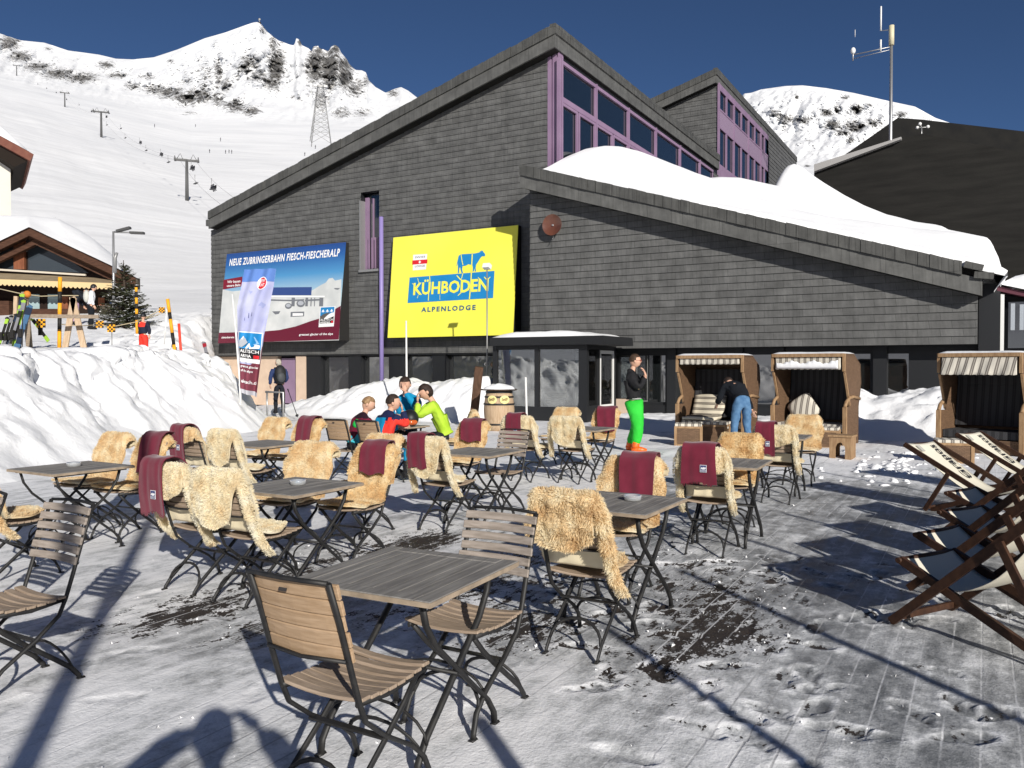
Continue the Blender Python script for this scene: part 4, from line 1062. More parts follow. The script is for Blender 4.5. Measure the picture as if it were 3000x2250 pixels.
# ---------------------------------------------------------------- entrance porch
porch = thing('glass_porch', 'small black framed glass entrance porch with snow on its flat roof', 'porch', OB, TH)
yp = -2.3
def xq(p_, y=yp): return by(p_, 1100, y).x
PX0, PX1 = xq(1452), xq(1712)
ZT = by(1580, 1012, yp).z; ZRf = by(1600, 1004, yp-.3).z
zfl = .38
mb = MB()
for a, b in ((1446, 1458), (1568, 1580), (1697, 1722)): mb.bb(xq(a), xq(b), yp-.05, yp+.08, 0, ZT)
mb.bb(PX0, PX1, yp-.04, yp+.05, ZT-.12, ZT); mb.bb(PX0-.02, PX1+.02, yp-.06, yp+.06, 0, by(1600, 1192, yp).z)
mb.bb(PX0-.05, PX0+.08, yp+.06, -.05, 0, by(1600, 1192, yp).z); mb.bb(PX0-.05, PX0+.08, yp+.06, -.05, ZT-.12, ZT); mb.bb(PX0-.05, PX0+.08, -.15, -.03, 0, ZT)
mb.bb(PX1-.1, PX1+.03, yp+.95, yp+1.03, 0, ZT); mb.bb(PX1-.1, PX1+.03, yp+.08, yp+.95, 0, .5); mb.bb(PX1-.1, PX1+.03, yp+.08, -.05, ZT-.12, ZT)
mb.bb(PX1-.1, PX1+.03, -.15, -.03, 0, ZT)
mb.bb(PX0, PX1, yp, -.05, 0, .3)
fr_ = mb.build('frame', M_BLACK, porch)
zg = by(1600, 1192, yp).z
M_CLEAR = bpy.data.materials.new('clear_glass'); M_CLEAR.use_nodes = True
def _cg():
    n = M_CLEAR.node_tree.nodes; l = M_CLEAR.node_tree.links; out = n['Material Output']; n.remove(n['Principled BSDF'])
    tr = n.new('ShaderNodeBsdfTransparent'); tr.inputs[0].default_value = (.80, .84, .84, 1); gl = n.new('ShaderNodeBsdfGlossy'); gl.inputs['Roughness'].default_value = 0.02
    fz = n.new('ShaderNodeFresnel'); fz.inputs[0].default_value = 1.6; mx = n.new('ShaderNodeMixShader'); ma = n.new('ShaderNodeMath'); ma.operation = 'MULTIPLY_ADD'; ma.inputs[1].default_value = 1.5; ma.inputs[2].default_value = .16
    l.new(fz.outputs[0], ma.inputs[0]); l.new(ma.outputs[0], mx.inputs[0]); l.new(tr.outputs[0], mx.inputs[1]); l.new(gl.outputs[0], mx.inputs[2]); l.new(mx.outputs[0], out.inputs[0])
_cg()
for a, b in ((1458, 1568), (1580, 1697)):
    MB().bb(xq(a)-.01, xq(b)+.01, yp+.0, yp+.02, zg, ZT-.12).build('pane', M_CLEAR, porch)
MB().bb(PX0+.01, PX0+.03, yp+.08, -.15, zg, ZT-.12).build('pane', M_CLEAR, porch)
MB().bb(PX1-.05, PX1-.03, yp+.08, yp+.95, .5, ZT-.12).build('pane', M_CLEAR, porch)
mb = MB(); mb.bb(PX1-.02, PX1+.9, -.22, -.16, .32, ZT-.15); 
dr = MB(); dr.bb(PX1-.06, PX1+.02, yp+1.08, yp+1.14, .32, ZT-.14); dr.bb(PX1-.06, PX1+.02, -.25, -.18, .32, ZT-.14); dr.bb(PX1-.06, PX1+.02, yp+1.14, -.25, .32, .5); dr.bb(PX1-.06, PX1+.02, yp+1.14, -.25, ZT-.24, ZT-.14)
dro = dr.build('door', M_WHITE, porch); MB().bb(PX1-.03, PX1-.01, yp+1.14, -.25, .5, ZT-.24).build('pane', M_CLEAR, dro)
mb = MB(); mb.bb(xq(1612), xq(1624), -.6, -.5, .32, ZT-.2); mb.bb(xq(1612), xq(1624), -.6, -.5, .32, .4); mb.bb(xq(1612)-.0, xq(1612)+.9, -.6, -.54, ZT-.3, ZT-.2)
mb.build('inner_door_frame', M_WHITE, porch)
mb = MB(); mb.bb(PX0+.3, PX0+1.1, yp+.5, yp+.9, .3, .95); mb.bb(PX0+.15, PX0+1.3, yp+.3, yp+.5, .3, .7)
mb.build('wooden_shelf', mat('brown_wood', (0.16, 0.075, 0.03), .6, .3, noise=(6, (0.2, 0.1, 0.045), 4), stretch=(1, 6, 6)), porch)
mb = MB()
for k in range(9): mb.bb(PX0+1.15, PX0+1.8, yp+1.2, yp+1.25, .55+k*.14, .60+k*.14)
mb.build('slatted_rack', M_GREYM, porch)
# roof
RX0, RX1 = by(1438, 1008, yp-.3).x, by(1770, 1008, yp-.3).x
mb = MB(); mb.prism([(RX0, yp-.32, ZT), (RX1, yp-.32, ZT), (RX1+.0, yp-.38, ZT+.24), (RX0-.0, yp-.38, ZT+.24)], (0, 2.2, 0)); mb.build('roof', M_BLACK, porch)
nx, ny = 40, 18
xs = np.linspace(RX0+.06, RX1-.45, nx); ys = np.linspace(yp-.34, -.25, ny)
Xg, Yg = np.meshgrid(xs, ys)
tx = np.minimum(Xg-xs[0], xs[-1]-Xg); ty = np.minimum(Yg-ys[0], ys[-1]-Yg+.4)
hh_ = .17*np.sqrt(np.clip(tx/.7, 0, 1))*np.sqrt(np.clip(ty/.25, 0, 1))*(1+.25*fbm(Xg*1.3, Yg*1.3, 3, 15))
o = fastgrid('porch_roof_snow', np.stack([Xg, Yg, ZT+.243+hh_], -1), M_SNOWSOFT); o.location = OB; o.rotation_euler = (0, 0, TH)
tag(o, 'low cushion of snow on the flat roof of the glass porch', 'snow')

# ---------------------------------------------------------------- big black hall behind, right
YH = 24.0
def hp(px_, py_, y=YH): return by(px_, py_, y)
hall = thing('black_hall', 'huge black shingled hall rising behind the lodge on the right', 'building', OB, TH)
fr = [hp(2385, 505), hp(2620, 412), hp(2700, 392), hp(3010, 450), hp(3420, 540)]
base = [Vector((fr[-1].x, YH, 0)), Vector((fr[0].x, YH, 0))]
mb = MB(); mb.prism([tuple(p) for p in fr[::-1]]+[tuple(base[1]), tuple(base[0])][::1], (0, 14, 0)); mb.build('front_wall', M_DARKROOF, hall)
YH2 = 31.0
bk = [hp(2408, 500, YH2), hp(2630, 345, YH2), hp(2700, 350, YH2), hp(3010, 386, YH2), hp(3420, 432, YH2)]
mb = MB(); mb.prism([tuple(p) for p in bk[::-1]]+[(bk[0].x, YH2, 0), (bk[-1].x, YH2, 0)], (0, 10, 0)); mb.build('rear_wall', mat('black_shingle_rear', (0.017, 0.017, 0.017), .85, .15, noise=(1.5, (0.025, 0.024, 0.022), 5)), hall)
mb = MB(); a, b = hp(2388, 506, YH-.05), hp(2642, 412, YH-.05); mb.prism([a, b, b+Vector((0, 0, .12)), a+Vector((0, 0, .38))], (0, -.35, 0)); mb.build('verge_strip', mat('pale_zinc', (0.34, 0.33, 0.32), .6, .4), hall)
# anemometer
p = hp(2700, 392, YH+.5)
t = thing('anemometer', 'small white wind gauge on the ridge of the black hall', 'wind gauge', b2w(p), TH)
mb = MB(); mb.tube([(0, 0, -.3), (0, 0, .35)], .03, 6); mb.build('post', M_STEEL, t)
mb = MB()
for k in range(3):
    a = k*2*PI/3+.3; mb.tube([(0, 0, .33), (.28*math.cos(a), .28*math.sin(a), .33+.05*k)], .02, 5); mb.ball((.3*math.cos(a), .3*math.sin(a), .35+.05*k), .09, 8, 6)
mb.build('cup_rotor', M_WHITE, t)
# antenna mast
YM = 27.0
b_ = by(2609, 425, YM); tp = by(2611, 75, YM)
t = thing('antenna_mast', 'tall grey steel mast with white whip antennas in front of the black hall', 'mast', b2w(Vector((b_.x, YM, 0))), TH)
H = tp.z; k_ = (by(2700, 300, YM).x-by(2600, 300, YM).x)/100
mb = MB(); mb.tube([(0, 0, 0), (0, 0, b_.z), (0, 0, H-1.0)], [.10, .095, .075], 12); mb.build('pole', M_STEEL, t)
mb = MB(); mb.tube([(0, 0, H-1.1), (0, 0, H)], .14, 12); mb.build('sensor_head', mat('cream_plastic', (0.6, 0.55, 0.38), .5, .3), t)
def up(y_): return by(2605, y_, YM).z
mb = MB(); mb.tube([(-.55, 0, up(86)), (-.55, 0, up(14))], .045, 7); mb.tube([(-.55, 0, up(145)), (-.55, 0, up(112))], .05, 7); mb.tube([(-1.9, 0, up(90)), (-1.9, 0, up(68))], .015, 5); mb.build('whip_antenna', M_WHITE, t)
mb = MB()
mb.tube([(0, 0, up(138)), (-2.0, 0, up(142))], .03, 6); mb.tube([(0, 0, up(146)), (-2.0, 0, up(154))], .02, 6); mb.tube([(-2.0, 0, up(160)), (-2.0, 0, up(128))], .04, 6)
mb.tube([(-.55, 0, up(86)), (0, 0, up(88))], .02, 6)
mb.build('side_arm', M_STEEL, t)
mb = MB(); mb.ball((-2.0, 0, up(130)), (.14, .14, .2), 8, 6); mb.build('sensor_head', M_WHITE, t)

# ---------------------------------------------------------------- small annex at the far right
an_ = thing('snowy_annex', 'low glazed annex with a snow covered roof right of the slate lodge', 'annex', OB, TH)
ya_ = .3
xa = by(2934, 880, ya_).x
def az(p_): return by(2960, p_, ya_).z
mb = MB(); mb.bb(xa, xa+9, ya_+.1, ya_+5, 0, az(900)); mb.build('wall', M_BLACK, an_)
mb = MB(); mb.prism([(xa-.1, ya_-.2, az(852)), (xa+9, ya_-.2, az(852)-2.6), (xa+9, ya_-.2, az(840)-2.6), (xa-.1, ya_-.2, az(838))], (0, 5, 0)); mb.build('roof', mat('maroon_fascia', (0.10, 0.03, 0.045), .6, .3), an_)
gm = MB()
NN = 14
gm.grid([[(xa+.15+3.0*i/NN, ya_+.0+.0*j, az(1020)+(az(885)-az(1020))*j/8) for i in range(NN+1)] for j in range(9)]); gm.build('pane', M_GLASSG, an_)
mb = MB(); mb.bb(xa-.02, xa+.06, ya_-.14, ya_-.04, 0, az(862)); mb.build('white_post', M_WHITE, an_)
mb = MB()
for k in range(16): mb.bb(xa+.2+k*.19, xa+.29+k*.19, ya_-.10, ya_-.02, az(968), az(890)-.03*k)
mb.build('blind', mat('pale_slat_blind', (0.35, 0.38, 0.42), .5, .4), an_)
xs = np.linspace(xa+.0, xa+9, 30); ys = np.linspace(ya_-.3, ya_+4.6, 14); Xg, Yg = np.meshgrid(xs, ys)
zz = az(838)-.29*(Xg-xa)+.02+.55*np.sqrt(np.clip(np.minimum(Xg-xs[0]+.02, .8)/.8, 0, 1))*np.sqrt(np.clip((Yg-ys[0])/.5, 0, 1))*(1+.2*fbm(Xg, Yg, 3, 19))
o = fastgrid('annex_roof_snow', np.stack([Xg, Yg, zz], -1), M_SNOWSOFT); o.location = OB; o.rotation_euler = (0, 0, TH); tag(o, 'snow lying on the low annex roof at the right edge', 'snow')
# ---------------------------------------------------------------- bistro chairs
M_IRON = mat('black_iron', (0.012, 0.012, 0.013), .55, .4, noise=(30, (0.022, 0.021, 0.02), 3))
def wood(name, c1, c2, st=(1.2, 14, 14), sc_=5, rough=.72):
    return mat(name, c1, rough, .2, noise=(sc_, c2, 7), bump=(sc_*2.2, .35, .004), stretch=st)
M_TEAK = wood('weathered_teak', (0.26, 0.195, 0.14), (0.40, 0.31, 0.235))
M_TEAKG = wood('grey_teak', (0.22, 0.185, 0.155), (0.36, 0.31, 0.27))
M_TEAKW = wood('warm_teak', (0.33, 0.22, 0.13), (0.44, 0.31, 0.20))
M_TABLE = wood('grey_table_teak', (0.17, 0.16, 0.15), (0.29, 0.275, 0.255), st=(14, 1.0, 14), sc_=4)
M_TEDGE = wood('table_edge_teak', (0.24, 0.19, 0.14), (0.38, 0.30, 0.22), st=(3, 3, 3), sc_=5)
def slat_piece(mb, c0, c1, wd, th, n=6, bow=0.0, bowdir=(0, 1, 0), nrm=(0, 0, 1), mi=0):
    """bent board from c0 to c1 (along its length); wd measured along nrm x length"""
    c0 = Vector(c0); c1 = Vector(c1); L = (c1-c0).normalized(); N = Vector(nrm).normalized(); W = N.cross(L).normalized(); Bd = Vector(bowdir)
    rings = []
    for i in range(n+1):
        t = i/n; c = c0.lerp(c1, t)+Bd*bow*(1-(2*t-1)**2)
        rings.append([c-W*wd/2-N*th/2, c+W*wd/2-N*th/2, c+W*wd/2+N*th/2, c-W*wd/2+N*th/2])
    vs = [p for r in rings for p in r]; fs = []
    for i in range(n):
        for j in range(4):
            k = (j+1) % 4; fs.append((i*4+j, i*4+k, (i+1)*4+k, (i+1)*4+j))
    fs += [(3, 2, 1, 0), (n*4, n*4+1, n*4+2, n*4+3)]
    mb.add(vs, fs, mi)
def make_chair(label, wm, wseat, nsl=6, gap=.012, plate=False):
    t = thing('bistro_chair', label, 'chair', (0, 0, 0), 0, 'folding bistro chairs on the terrace')
    # back slats lie on the line from (y,z)=(-.165,.46) to (-.30,.885)
    A = Vector((0, -.214, .588)); B = Vector((0, -.30, .875)); d = (B-A); Ln = d.length; dn = d.normalized(); N = Vector((0, dn.z, -dn.y))
    mb = MB(); h = Ln/nsl
    for i in range(nsl):
        c = A+dn*(h*(i+.5)); e = .004*math.sin(i*2.3)
        slat_piece(mb, c+Vector((-.200+e, 0, 0))+N*.012, c+Vector((.200+e, 0, 0))+N*.012, h-gap, .014, 6, .022, (0, -1, 0), N)
    bk = bevel(mb.build('backrest', wm, t), .003)
    if plate:
        c = A+dn*(h*(nsl-.5)); MB().box((-.015, c.y-.030, c.z-.004), (.036, .003, .012), 0, Matrix.Rotation(-.29, 3, 'X')).build('maker_plate', mat('dark_maker_plate', (.035, .03, .028), .5, .4), bk)
    mb = MB()
    ns = 8
    for i in range(ns):
        y = -.165+.40*(i+.5)/ns; z = .452-.020*math.sin(PI*(i+.5)/ns)+.012*(i/ns)
        slat_piece(mb, (-.195, y, z), (.195, y, z), .40/ns-.007, .014, 6, -.016, (0, 0, 1), (0, -.0, 1))
    bevel(mb.build('seat', wseat, t), .003)
    for sx in (-1, 1):
        x = sx*.183
        mb = MB(); mb.tube([(x, -.315, .885), (x, -.262, .74), (x, -.205, .56), (x, -.165, .44), (x*.99, -.13, .36), (x*.97, -.02, .27), (x*.96, .14, .17), (x*.97, .215, .10), (x*1.0, .245, .03), (x*1.02, .252, .0)], [.009]*10, 6, flat=1.5)
        mb.tube([(x*1.02, .235, .004), (x*1.02, .275, .004)], .014, 6, flat=.5)
        mb.build('leg', M_IRON, t)
        x2 = sx*.157
        mb = MB(); mb.tube([(x2, .215, .435), (x2, .12, .335), (x2, .02, .25), (x2, -.12, .14), (x2, -.20, .075), (x2, -.245, .02), (x2, -.25, 0)], [.009]*7, 6, flat=1.5)
        mb.tube([(x2, -.235, .004), (x2, -.272, .004)], .014, 6, flat=.5)
        mb.build('leg', M_IRON, t)
        mb = MB(); mb.tube([(x*.96, -.17, .435), (x*.96, 0, .418), (x*.96, .225, .435)], .008, 5, flat=1.8); mb.build('seat_rail', M_IRON, t)
    mb = MB()
    for y, z in ((-.02, .262),): mb.beam((-.178, y, z), (.178, y, z), .03, .008, 0)
    mb.build('stretcher', M_IRON, t)
    for y, zz, w_ in ((-.21, .075, .155), (.20, .11, .178)):
        mb = MB(); mb.tube([(w_*math.cos(a), y+.05*math.sin(a)*(1 if y < 0 else -1), zz+.12*math.sin(a)) for a in np.linspace(0, PI, 11)], .006, 5, flat=1.6); mb.build('brace', M_IRON, t)
    mb = MB()
    mb.tube([(-.183, -.318, .885), (-.09, -.335, .888), (0, -.342, .889), (.09, -.335, .888), (.183, -.318, .885)], .0085, 6); mb.build('back_rail', M_IRON, t)
    mb = MB(); mb.tube([(-.183, -.228, .600), (0, -.252, .597), (.183, -.228, .600)], .0075, 6)
    mb.build('back_rail', M_IRON, t)
    return t

# ---------------------------------------------------------------- sheepskins
def fur_mat(name, c1, c2, c3):
    m = bpy.data.materials.new(name); m.use_nodes = True
    n = m.node_tree.nodes; l = m.node_tree.links; b = n['Principled BSDF']
    b.inputs['Roughness'].default_value = .85; b.inputs['Specular IOR Level'].default_value = .15; b.inputs['Sheen Weight'].default_value = .25
    tc = n.new('ShaderNodeTexCoord'); t = n.new('ShaderNodeTexNoise'); t.inputs['Scale'].default_value = 9; t.inputs['Detail'].default_value = 6
    l.new(tc.outputs['Object'], t.inputs['Vector'])
    r = n.new('ShaderNodeValToRGB'); e = r.color_ramp.elements; e[0].position = .32; e[0].color = (*c1, 1); e[1].position = .7; e[1].color = (*c3, 1); k = e.new(.5); k.color = (*c2, 1)
    l.new(t.outputs['Fac'], r.inputs[0]); l.new(r.outputs[0], b.inputs['Base Color'])
    tr = n.new('ShaderNodeBsdfTranslucent'); l.new(r.outputs[0], tr.inputs[0]); mx = n.new('ShaderNodeMixShader'); mx.inputs[0].default_value = .45
    l.new(b.outputs[0], mx.inputs[1]); l.new(tr.outputs[0], mx.inputs[2]); l.new(mx.outputs[0], n['Material Output'].inputs[0])
    return m
FURS = [fur_mat('golden_wool', (0.80, 0.58, 0.31), (0.91, 0.75, 0.49), (0.96, 0.88, 0.68)),
        fur_mat('cream_wool', (0.88, 0.73, 0.48), (0.95, 0.86, 0.65), (0.97, 0.93, 0.80)),
        fur_mat('amber_wool', (0.78, 0.54, 0.26), (0.90, 0.71, 0.42), (0.95, 0.85, 0.62))]
M_HIDE = mat('cream_hide', (0.72, 0.62, 0.42), .7, .2, noise=(4, (0.80, 0.71, 0.52), 4), bump=(12, .2, .004))
def make_sheepskin(seed, fur, flap=.27, seatlen=.28, halfw=.235, legs=(1, 1), nbl=5200, blen=.038, neck=.6):
    rg = np.random.default_rng(seed)
    t = thing('sheepskin', 'x', 'sheepskin', (0, 0, 0), 0, 'sheepskins draped over the terrace chairs')
    # centre-line (y, z) from flap bottom over the back down to the seat
    zt = .905
    path = []
    for k in range(7): f = k/6; path.append((-.350-.012*math.sin(f*PI), zt-.02-flap*(1-f)))
    path += [(-.345, zt+.004), (-.322, zt+.014), (-.298, zt+.004), (-.280, zt-.03)]
    for k in range(1, 7): f = k/6; path.append((-.272+.115*f, zt-.05-.375*f))
    path += [(-.135, .487), (-.10, .476)]
    for k in range(1, 5): path.append((-.10+seatlen*k/4, .472+.004*k))
    path = np.array(path); s = np.r_[0, np.cumsum(np.hypot(*np.diff(path, axis=0).T))]; L = s[-1]
    NS, NT = 44, 26
    ss = np.linspace(0, L, NS); py = np.interp(ss, s, path[:, 0]); pz = np.interp(ss, s, path[:, 1])
    top = s[9]
    tt = np.linspace(-1, 1, NT)
    def half(q, sd):
        r = q/L
        w_ = halfw*(1+.08*math.sin(q*9+seed+sd)+.05*math.sin(q*21+sd*3))
        w_ *= neck+(1-neck)*min(1, (q/(flap*.8)))**.6
        w_ *= 1-.35*max(0, (r-.86)/.14)**1.5
        return w_
    Pq = np.zeros((NS, NT, 3))
    for i in range(NS):
        wl, wr = half(ss[i], 0), half(ss[i], 2)
        for j, tv in enumerate(tt):
            x = tv*(wl if tv < 0 else wr)
            over = max(0, abs(x)-.185)
            y, z = py[i], pz[i]
            near = math.exp(-((ss[i]-top)/.09)**2)
            z -= near*over*1.5+over*.25; x -= math.copysign(over*.35*near, x)
            wv = .010*math.sin(x*14+seed+ss[i]*5)+.006*math.sin(x*33+seed*2)
            if ss[i] < top: y -= abs(wv)+.004
            else: y += abs(wv)*.6
            # rounded corners of the flap bottom
            if i < 6: z += (tv*tv)*.05*(1-i/6)
            Pq[i, j] = (x, y, z)
    # normals (outer = wool side)
    du = np.gradient(Pq, axis=0); dv = np.gradient(Pq, axis=1); nn_ = np.cross(dv, du); nn_ /= np.linalg.norm(nn_, axis=2, keepdims=True)+1e-9
    if nn_[2, NT//2, 1] > 0: nn_ = -nn_
    mb = MB(); mb.grid(Pq, 0, True, flip=True)
    O = Pq+nn_*.012
    mb.grid(O, 1, True)
    # rim
    ring = [(i, 0) for i in range(NS)]+[(NS-1, j) for j in range(1, NT)]+[(i, NT-1) for i in range(NS-2, -1, -1)]+[(0, j) for j in range(NT-2, 0, -1)]
    o = len(mb.v)
    for (i, j) in ring: mb.v.append(tuple(Pq[i, j])); mb.v.append(tuple(O[i, j]))
    m_ = len(ring)
    for k in range(m_):
        a = o+2*k; b = o+2*((k+1) % m_); mb.f.append((a, b, b+1, a+1)); mb.m.append(1); mb.sm.append(True)
    # blades
    src = []
    area = np.linalg.norm(np.cross(du, dv), axis=2); pr = (area/area.sum()).ravel()
    idx = rg.choice(NS*NT, nbl, p=pr)
    for k in idx:
        i, j = divmod(k, NT)
        fi, fj = min(max(i+rg.uniform(-.5, .5), 0), NS-1.001), min(max(j+rg.uniform(-.5, .5), 0), NT-1.001)
        i0, j0 = int(fi), int(fj); a, b = fi-i0, fj-j0
        p = O[i0, j0]*(1-a)*(1-b)+O[i0+1, j0]*a*(1-b)+O[i0, j0+1]*(1-a)*b+O[i0+1, j0+1]*a*b
        edge_ = max(abs(fj/(NT-1)*2-1)**6, (1-min(fi/3, 1)))
        src.append((p, nn_[i0, j0], edge_, (Pq[i0, j0]-Pq[i0, NT//2])*(1 if abs(j0-NT/2) > 3 else 0)))
    # limbs
    for sd, on in ((-1, legs[0]), (1, legs[1])):
        if not on: continue
        fx = rg.uniform(-.02, .03)
        pts = [Vector((sd*(.175), -.335, .895)), Vector((sd*.215, -.335, .83)), Vector((sd*.232, -.31, .70)), Vector((sd*(.24+fx), -.26, .56)), Vector((sd*(.25+fx), -.20, .44)), Vector((sd*(.265+fx*2), -.15+rg.uniform(0, .05), .34))]
        rd_ = [.03, .038, .034, .028, .030, .022]
        mb.tube(pts, rd_, 8, 1, flat=.6)
        for k in range(int(nbl*.16)):
            f = rg.uniform(0, len(pts)-1.001); i0 = int(f); a = f-i0; c = pts[i0].lerp(pts[i0+1], a); r_ = rd_[i0]*(1-a)+rd_[i0+1]*a
            an = rg.uniform(0, 2*PI); d = Vector((math.cos(an), math.sin(an), 0)); src.append((np.array(c+d*r_*.9), np.array(d), .5, np.zeros(3)))
    mw = .0026
    for p, n_, e_, side in src:
        p = Vector(p); n_ = Vector(n_)
        ln = blen*rg.uniform(.6, 1.25)
        sd = Vector(side); sd = sd.normalized()*.6*e_ if sd.length > 1e-6 else Vector((0, 0, 0))
        clump = Vector((math.sin(p.x*60+seed)+math.sin(p.z*47), math.sin(p.y*50), math.sin(p.z*63+p.x*31+seed)))*.33
        d1 = (n_*.95+clump+sd+Vector((rg.normal(), rg.normal(), rg.normal()))*.22).normalized()
        d2 = (d1*.7+Vector((0, 0, -.55))+clump*.6+Vector((rg.normal(), rg.normal(), rg.normal()))*.2).normalized()
        sx = d1.cross(Vector((rg.normal(), rg.normal(), rg.normal()))).normalized()*mw
        q = p+d1*ln*.55; r_ = q+d2*ln*.5
        mb.add([p-sx, p+sx, q+sx*.85, q-sx*.85, r_], [(0, 1, 2, 3), (3, 2, 4)], 1, False)
    o = mb.build('fleece', [M_HIDE, fur], t)
    return t
# ---------------------------------------------------------------- blankets
M_BLK = mat('maroon_fleece', (0.125, 0.012, 0.028), .92, .1, noise=(7, (0.165, 0.020, 0.040), 4), bump=(160, .4, .002), sheen=.3)
M_PATCHB = mat('patch_navy', (0.03, 0.045, 0.15), .7, .2); M_PATCHW = mat('patch_white', (0.7, 0.7, 0.72), .7, .2)
def make_blanket(seed, back=.30, front=.20, wd=.22, skew=0.0, logo=True, logoside='back', fringe=True, puff=.03):
    """draped over the chair back on top of the sheepskin"""
    rg = np.random.default_rng(seed)
    t = thing('blanket', 'x', 'blanket', (0, 0, 0), 0, 'maroon blankets laid over the chair backs')
    zt = .945+puff*.4; yb_ = -.392-puff*.5
    path = [(yb_+.01, zt-.03-back), (yb_-.006, zt-.03-back*.6), (yb_-.008, zt-.03-back*.25), (yb_, zt-.03), (yb_+.022, zt+.002), (-.315, zt+.010), (-.275, zt), (-.238+puff*.3, zt-.035)]
    for k in range(1, 5): f = k/4; path.append((-.228+puff*.4+.30*front*f, zt-.04-front*f))
    path = np.array(path); s = np.r_[0, np.cumsum(np.hypot(*np.diff(path, axis=0).T))]; L = s[-1]
    NS, NT = 40, 18
    ss = np.linspace(0, L, NS); py = np.interp(ss, s, path[:, 0]); pz = np.interp(ss, s, path[:, 1])
    P = np.zeros((NS, NT, 3))
    for i in range(NS):
        dz = (ss[i]-s[5])
        for j in range(NT):
            tv = j/(NT-1)*2-1
            x = tv*wd/2*(1+.05*math.sin(ss[i]*8+seed))+skew*(-dz)
            fold = .006*math.sin(tv*3.4+seed)+.0018*math.sin(tv*9+seed*1.7+ss[i]*6)
            am = min(1, abs(dz)/.12)
            y = py[i]+(-abs(fold) if dz < 0 else abs(fold))*am
            z = pz[i]-.006*math.cos(tv*3+seed)*(1-am)+(.012*math.sin(tv*4+seed) if i == 0 or i == NS-1 else 0)
            P[i, j] = (x, y, z)
    mb = MB()
    du = np.gradient(P, axis=0); dv = np.gradient(P, axis=1); nn_ = np.cross(dv, du); nn_ /= np.linalg.norm(nn_, axis=2, keepdims=True)+1e-9
    if nn_[3, NT//2, 1] > 0: nn_ = -nn_
    mb.grid(P, 0, True, flip=True); O = P+nn_*.007; mb.grid(O, 0, True)
    for (i0, j0, i1, j1) in [(i, j, i+1, j) for i in range(NS-1) for j in (0, NT-1)]+[(i, j, i, j+1) for j in range(NT-1) for i in (0, NS-1)]:
        mb.add([P[i0, j0], P[i1, j1], O[i1, j1], O[i0, j0]], [(0, 1, 2, 3)], 0, True)
    if fringe:
        for k in range(34):
            j = rg.uniform(0, NT-1.01); a = j-int(j); p = P[0, int(j)]*(1-a)+P[0, int(j)+1]*a; p = Vector(p)
            dx = rg.uniform(-.008, .008); ln = rg.uniform(.015, .03)
            mb.add([p+Vector((-.004, -.004, .003)), p+Vector((.004, -.004, .003)), p+Vector((dx, -.006, -ln)), p+Vector((0, .006, .002))], [(0, 1, 2), (1, 3, 2), (3, 0, 2)], 0)
    mb.build('cloth', M_BLK, t)
    if logo:
        ii = 7; jj = int(NT*.62)
        c = Vector(O[ii, jj]); n_ = Vector(nn_[ii, jj]); exx = Vector((1, 0, 0)) if logoside == 'front' else Vector((1, 0, 0)); w_ = .052
        c = c+n_*.004; upv = Vector((0, 0, 1))
        def q(a, b, o_): return c+exx*(a*w_/2)+upv*(b*w_/2)+n_*o_
        lm = MB()
        lm.hexa([q(-1, -1.15, 0), q(1, -1.15, 0), q(1, 1.15, 0), q(-1, 1.15, 0)], [q(-1, -1.15, .002), q(1, -1.15, .002), q(1, 1.15, .002), q(-1, 1.15, .002)], 1)
        lm.add([q(-.88, -1.03, .003), q(.88, -1.03, .003), q(.88, 1.03, .003), q(-.88, 1.03, .003)], [(0, 1, 2, 3)], 0)
        lm.add([q(-.8, .0, .004), q(-.45, .55, .004), q(-.2, .25, .004), q(.05, .65, .004), q(.3, .3, .004), q(.55, .6, .004), q(.85, .1, .004), q(.5, -.2, .004), q(-.1, -.25, .004)], [(0, 1, 8), (1, 2, 8), (2, 3, 8), (3, 4, 8), (4, 5, 7, 8), (5, 6, 7)], 1)
        for r_ in range(2):
            for a in np.linspace(-.7, .7, 6): lm.add([q(a-.09, -.55-r_*.3, .004), q(a+.09, -.55-r_*.3, .004), q(a+.09, -.38-r_*.3, .004), q(a-.09, -.38-r_*.3, .004)], [(0, 1, 2, 3)], 1)
        lm.build('logo_patch', [M_PATCHB, M_PATCHW], t)
    return t
